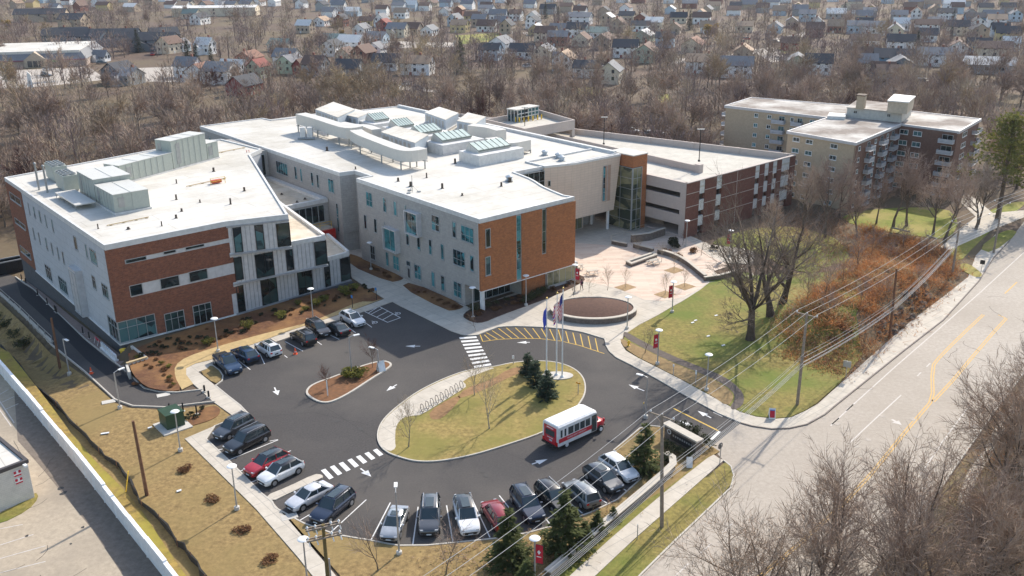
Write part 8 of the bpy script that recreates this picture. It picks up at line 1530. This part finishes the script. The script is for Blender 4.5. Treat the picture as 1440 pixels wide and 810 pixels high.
for k in (-2.2, 0, 2.2): w.box(mb, ge + k - .9, ge + k + .9, 1.6, 1.68, .3, 2.8)
mb.build('entrance_glazing', m_hwin, t, t.location); mb = MB(); w.box(mb, ge + 6, ge + 9, .9, 1.5, 2.2, 3.0); mb.build('green_awning', plain('awning_green', (.16, .42, .10), .6), t, t.location)
t = thing('pylon_sign', 'white slanted pylon sign rising from the trees at the left', 'sign', GT(46, 138)); mb = MB(); mb.box(-.15, .15, -.15, .15, 0, 6); mb.build('post', m_pole, t); mb = MB(); mb.add([(-1, 0, 4), (.9, 0, 3.6), (.6, 0, 8), (-.4, 0, 9.2), (-1, .3, 4), (.9, .3, 3.6), (.6, .3, 8), (-.4, .3, 9.2)], [(0, 1, 2, 3), (7, 6, 5, 4), (0, 4, 5, 1), (1, 5, 6, 2), (2, 6, 7, 3), (3, 7, 4, 0)]); mb.build('panel', m_wht, t)
# ---- small cars among the houses and in the far lots
def tiny(px, py, paint, ang, lab):
    p = GT(px, py); t = thing('parked_car', lab, 'car', (p[0], p[1], p[2] + .04), R_(ang), 'cars parked in the town'); mb = MB(); loft(mb, [(-2.25, [(.8, .3), (.88, .5), (.8, .85)]), (-2.0, [(.86, .25), (.92, .5), (.85, .95)]), (1.0, [(.86, .25), (.92, .5), (.85, .95)]), (2.0, [(.84, .25), (.9, .5), (.78, .8)]), (2.25, [(.75, .3), (.8, .5), (.65, .68)])]); mb.build('body', PAINT[paint], t, smooth=40)
    mb = MB(); mb.add([(-1.9, -.8, .93), (1.0, -.78, .93), (1.0, .78, .93), (-1.9, .8, .93), (-1.5, -.62, 1.5), (.3, -.62, 1.5), (.3, .62, 1.5), (-1.5, .62, 1.5)], [(0, 1, 5, 4), (1, 2, 6, 5), (2, 3, 7, 6), (3, 0, 4, 7)]); mb.build('windows', m_cglass, t); mb = MB(); mb.box(-1.5, .3, -.63, .63, 1.5, 1.54); mb.build('roof', PAINT[paint], t)
for k, (x, y) in enumerate([(12, 103), (62, 106), (66, 108), (68, 99), (143, 90), (215, 78), (535, 118), (572, 120), (588, 126), (935, 77), (953, 77), (1045, 60), (1050, 56), (1020, 66), (1034, 88), (1040, 92), (1026, 70), (1052, 40), (1230, 68), (1240, 72), (1248, 78), (1096, 84), (1090, 60), (1280, 114), (1290, 112), (1300, 116), (728, 84), (720, 88), (742, 95), (640, 62), (1322, 70), (1404, 62), (560, 64), (925, 192), (936, 195), (948, 197), (915, 191), (960, 199), (888, 187), (860, 184)]):
    tiny(x, y, ['white', 'silver', 'black', 'white', 'darkgrey', 'red', 'navy'][k % 7], [20, 100, -15, 60][k % 4], '%s car parked in the town beyond the trees' % ['white', 'silver', 'black', 'white', 'dark grey', 'red', 'navy'][k % 7])
# ---- woods: single trees first, the rest as one mass
FT = [make_bare('bare_tree', 121 + k, 13, [7, 6], 13, .10, (m_bark, m_twig), .36, 1.15, lo=(.3, .2), r0=.15)[0] for k in range(3)] + [make_bare('bare_tree', 131, 13, [7, 6], 12, .095, (m_barkp, m_twigp), .38, 1.0, lo=(.3, .2), r0=.16)[0], make_bare('bare_tree', 133, 11, [7, 6], 13, .10, (m_bark, m_twigr), .34, 1.2, lo=(.3, .2), r0=.13)[0]]
UX = lambda x: 1 if x < 300 else 0
def edge(x):      # upper limit (photo y) of tree feet hidden by the campus buildings
    return float(np.interp(x, [0, 30, 60, 280, 480, 640, 800, 900, 1000, 1015, 1030, 1380, 1395, 1440], [330, 318, 300, 245, 220, 212, 226, 238, 246, 246, 190, 190, 240, 262]))
FOOT = [uvp([(32, 119), (78, 119), (78, 180), (32, 173)]), uvp([(75, 97), (124.5, 97), (124.5, 192), (75, 196)]), uvp([(120, 101), (162, 101), (150, 155), (142, 188), (120, 188)]), inset(ap, -2.5), uvp([(24, 100), (36, 100), (36, 185), (24, 185)])]
def blocked(p):
    for P in FOOT:
        c = False
        for i in range(len(P)):
            (x1, y1), (x2, y2) = P[i - 1][:2], P[i][:2]
            if (y1 > p[1]) != (y2 > p[1]) and p[0] < (x2 - x1) * (p[1] - y1) / (y2 - y1) + x1: c = not c
        if c: return True
    return False
rt2 = random.Random(31); TR = []; n_ = 0
while n_ < 215:
    if n_ < 165: x = rt2.uniform(-20, 1460); e = edge(x); y = e - (e - 108) * rt2.random() ** 1.15
    else: x = rt2.uniform(-10, 1450); y = rt2.uniform(12, 108)
    if x < 340 and 88 < y < 112: continue
    if any(abs(x - h[1]) < 16 and 0 < y - h[2] < 10 for h in HOUSES): continue
    p = GT(x, y)
    if blocked(p): continue
    n_ += 1; ty = rt2.choice([0, 1, 2, 0, 1, 2, 4, 3]) if not 380 < x < 640 else rt2.choice([3, 3, 0, 1, 2]); hh = rt2.uniform(10, 15) * (1.0 if y > 108 else .9)
    TR.append((plant(FT[ty], p, rt2.uniform(0, 6.28), hh / 13, None, 'tree', 'bare trees of the woods'), x, y, ty, hh))
# explicit pale sycamores and a few tall ones
for x, y, hh in [(450, 152, 13), (480, 150, 15), (508, 148, 14), (540, 146, 12), (1322, 142, 15), (1235, 62, 14), (560, 88, 14), (596, 96, 15), (932, 78, 15), (885, 70, 13), (1205, 90, 13), (1190, 110, 15), (1350, 130, 12)]:
    TR.append((plant(FT[3] if x not in (932, 1190, 560) else FT[1], GT(x, y), x, hh / 13, None, 'tree', 'bare trees of the woods'), x, y, 3, hh))
cf = make_conifer('conifer_tree', 8, 10, 2.6, plain('far_conifer', (.028, .042, .024), .9), .35)
for k, (x, y, h, lab) in enumerate([(265, 90, 11, 'dark conifer left of the white houses, largest of three'), (277, 88, 9, 'dark conifer in the middle of three by the white houses'), (297, 86, 7.5, 'small dark conifer right of three by the white houses'), (195, 74, 12, 'dark conifer behind the grey condominiums'), (785, 30, 10, 'dark conifer at the top beside a white house'), (767, 26, 11, 'dark conifer near the top, left of the blue grey house'), (970, 42, 12, 'tall thin dark conifer behind the far houses'), (1288, 80, 12, 'dark conifer beside the white house on the right'), (1335, 66, 10, 'dark conifer among the right hand houses'), (1340, 32, 9, 'dark conifer between two far blue houses'), (1255, 30, 9, 'dark conifer behind the grey roofed houses'), (1187, 22, 10, 'dark conifer near the top right of centre'), (640, 40, 8, 'dark conifer beside the red house'), (823, 50, 5, 'small dark conifer before the white house'), (430, 76, 8, 'dark conifer left of the green roofed house'), (715, 34, 8, 'dark conifer at the top middle')]): plant(cf, GT(x, y), k * 1.3, h / 10, lab, 'conifer')
gs = make_shrub('golden_bush', 14, 3.5, 6, m_golden, 900, .6)
for x, y, s_, lab in [(999, 52, 2.0, 'large golden leafed tree among the far houses'), (588, 82, .9, 'golden bush near the white houses'), (66, 50, 1.4, 'golden green tree by the far road'), (10, 40, 1.5, 'orange tree at the upper left edge'), (585, 148, .8, 'golden bush at the wood edge'), (432, 66, .9, 'golden tree beside the green roofed house'), (480, 50, .9, 'golden green tree behind the green roofed house'), (110, 78, 1.3, 'dark olive bush row behind the store'), (8, 268, .7, 'yellow bush at the left edge behind the wing')]: plant(gs, GT(x, y), x, s_ * .6, lab, 'bush')
iv = make_conifer('ivy_tree', 19, 14, 4.2, plain('ivy_green', (.05, .062, .022), .9), .3); plant(iv, GT(648, 103), 1, 1.05, 'large ivy covered tree with bare upper limbs behind the hall', 'tree')
def mass(name, n, region, seed, h0, h1, mats, tw=46, wid=.10):
    r = np.random.default_rng(seed); V = []; F = []; MI = []; k = 0; o = 0
    while k < n:
        x, y = region(r)
        if any(abs(x - h[1]) < 11 and 0 < y - h[2] < 7 for h in HOUSES): continue
        p = GT(x, y) if y > 95 else G(x, y)
        if blocked(p): continue
        k += 1; h = r.uniform(h0, h1); R0 = h * r.uniform(.25, .38); m = int(r.integers(len(mats)))
        c = np.stack([r.normal(0, R0 * .55, tw), r.normal(0, R0 * .55, tw), h * (.25 + .65 * r.random(tw))], 1); c[:, :2] *= (1.15 - np.abs(c[:, 2:] / h - .55)); d = np.stack([c[:, 0] / R0 + r.normal(0, .3, tw), c[:, 1] / R0 + r.normal(0, .3, tw), .8 + r.random(tw)], 1); d /= np.linalg.norm(d, axis=1)[:, None]
        L = h * r.uniform(.10, .22, tw)[:, None]; a = r.normal(0, 1, (tw, 3)); a = np.cross(d, a); a /= np.linalg.norm(a, axis=1)[:, None]
        A = p + c - d * L * .5; q = np.stack([A - a * wid, A + a * wid, A + d * L], 1).reshape(-1, 3); V.append(q); F.append(np.arange(o, o + 3 * tw).reshape(-1, 3)); o += 3 * tw
        t = h * .022; q = p + np.array([[-t, 0, -.2], [t, 0, -.2], [t * .3, 0, h * .75], [-t * .3, 0, h * .75], [0, -t, -.2], [0, t, -.2], [0, t * .3, h * .75], [0, -t * .3, h * .75]]); V.append(q); F.append(np.array([[o, o + 1, o + 2], [o, o + 2, o + 3], [o + 4, o + 5, o + 6], [o + 4, o + 6, o + 7]])); o += 8; MI += [m] * (tw + 4)
    me = bpy.data.meshes.new(name); me.from_pydata(np.concatenate(V).tolist(), [], np.concatenate(F).tolist())
    for q in mats: me.materials.append(q)
    me.polygons.foreach_set('material_index', MI); o = bpy.data.objects.new(name, me); COL.objects.link(o); o['kind'] = 'stuff'; o['label'] = 'mass of bare brown woodland'; return o
m_w1 = mat('wood_brown', (.33, .245, .19), .95, scale=.05, col2=(.215, .155, .12)); m_w2 = mat('wood_purple', (.295, .22, .195), .95, scale=.05, col2=(.21, .155, .145)); m_w3 = mat('wood_tan', (.48, .38, .275), .95, scale=.05, col2=(.32, .245, .175))
def reg_belt(r):
    while True:
        x = r.uniform(-160, 1640); e = edge(min(max(x, 0), 1440)) if x < 1440 else 150; y = e - (e - 104) * r.random()
        if not (x < 345 and y < 118 and r.random() < .85): return x, y
def reg_town(r):
    while True:
        x = r.uniform(-160, 1640); y = -2 + 108 * r.random() ** 1.4
        if not (x < 340 and 84 < y < 118): return x, y
def reg_far(r): return r.uniform(-200, 1680), r.uniform(-40, 4)
mass('woods', 950, reg_belt, 1, 4, 13, [m_w1, m_w1, m_w2, m_w3], 170, .075); mass('undergrowth', 900, reg_belt, 5, 1.5, 4.5, [m_w1, m_w2, m_w2, m_w3], 60, .06); mass('town_trees', 1900, reg_town, 2, 5, 12.5, [m_w1, m_w2, m_w2, m_w3], 110, .11); mass('far_woods', 1000, reg_far, 3, 9, 14, [m_w2, m_w1], 60, .22)
# protos left over keep no copy at the origin
kill = [o for o in COL.objects if o.parent is None and o.type == 'EMPTY' and o.name not in USED and o.name.split('.')[0] in ('bare_tree', 'young_tree', 'shrub') and not o.get('category')]
for o in kill:
    for ch in list(o.children): bpy.data.objects.remove(ch)
    bpy.data.objects.remove(o)
# ---- labels that point at one thing each
LM = [(60, 'behind the left wing'), (200, 'behind the left roof units'), (330, 'between the two wings'), (450, 'behind the white duct'), (560, 'behind the skylights'), (690, 'behind the garage kiosk'), (800, 'behind the garage ramp'), (900, 'behind the garage deck'), (1020, 'left of the apartment block'), (1150, 'behind the apartment block'), (1290, 'behind the apartment penthouse'), (1420, 'by the right pine')]
ORD = 'first second third fourth fifth sixth seventh eighth ninth tenth eleventh twelfth thirteenth fourteenth fifteenth sixteenth seventeenth eighteenth nineteenth twentieth'.split()
buck = {}
for o, x, y, ty, hh in TR:
    lm = min(LM, key=lambda q: abs(q[0] - x))[1]; kind = ('tall ' if hh > 12.5 else '') + ['bare brown', 'bare brown', 'bare brown', 'pale bare', 'reddish bare'][ty] + ' tree'; zone = 'in the wood' if y > 108 else 'in town'; buck.setdefault('%s %s %s' % (kind, zone, lm), []).append((x, o))
for o, px, py, wa, ro in HOUSES:
    row = 'near the wood' if py > 78 else ('in the middle rows' if py > 40 else 'in the far rows'); side = 'left' if px < 480 else ('centre' if px < 960 else 'right'); wa = dict(paleblue='pale blue', slate='slate grey').get(wa, wa); buck.setdefault('%s house, %s roof, %s, %s' % (wa, ro, row, side), []).append((px, o))
for base, L in buck.items():
    L.sort(key=lambda q: q[0])
    for k, (x, o) in enumerate(L): o['label'] = base if len(L) == 1 else '%s, %s from left' % (base, ORD[min(k, 19)])
def order_dups(where):
    d = {}
    for o in COL.objects:
        if o.parent is None and o.get('label') and not o.get('kind'): d.setdefault(o['label'], []).append(o)
    for lab, L in d.items():
        if len(L) < 2 or len(L) > 20: continue
        L.sort(key=lambda o: PX(o.location)[0])
        for k, o in enumerate(L): o['label'] = '%s, %s from the left' % (lab, ORD[k])
bpy.context.view_layer.update(); order_dups(0)
# ------------------------------------------------------------------ the air between camera and far town
HAZE = .00006
hz = MB(); hz.box(-1500, 1500, -60, 3300, -6.5, 58); ho = hz.build('haze', []); ho['kind'] = 'stuff'; ho['label'] = 'thin spring haze over the town'
hm = bpy.data.materials.new('haze_air'); hm.use_nodes = True; nt = hm.node_tree; nt.nodes.remove(nt.nodes['Principled BSDF']); pv = nt.nodes.new('ShaderNodeVolumePrincipled'); pv.inputs['Color'].default_value = (.80, .86, 1, 1); pv.inputs['Density'].default_value = HAZE; pv.inputs['Anisotropy'].default_value = .3
nt.links.new(pv.outputs[0], nt.nodes['Material Output'].inputs['Volume']); ho.data.materials.append(hm)
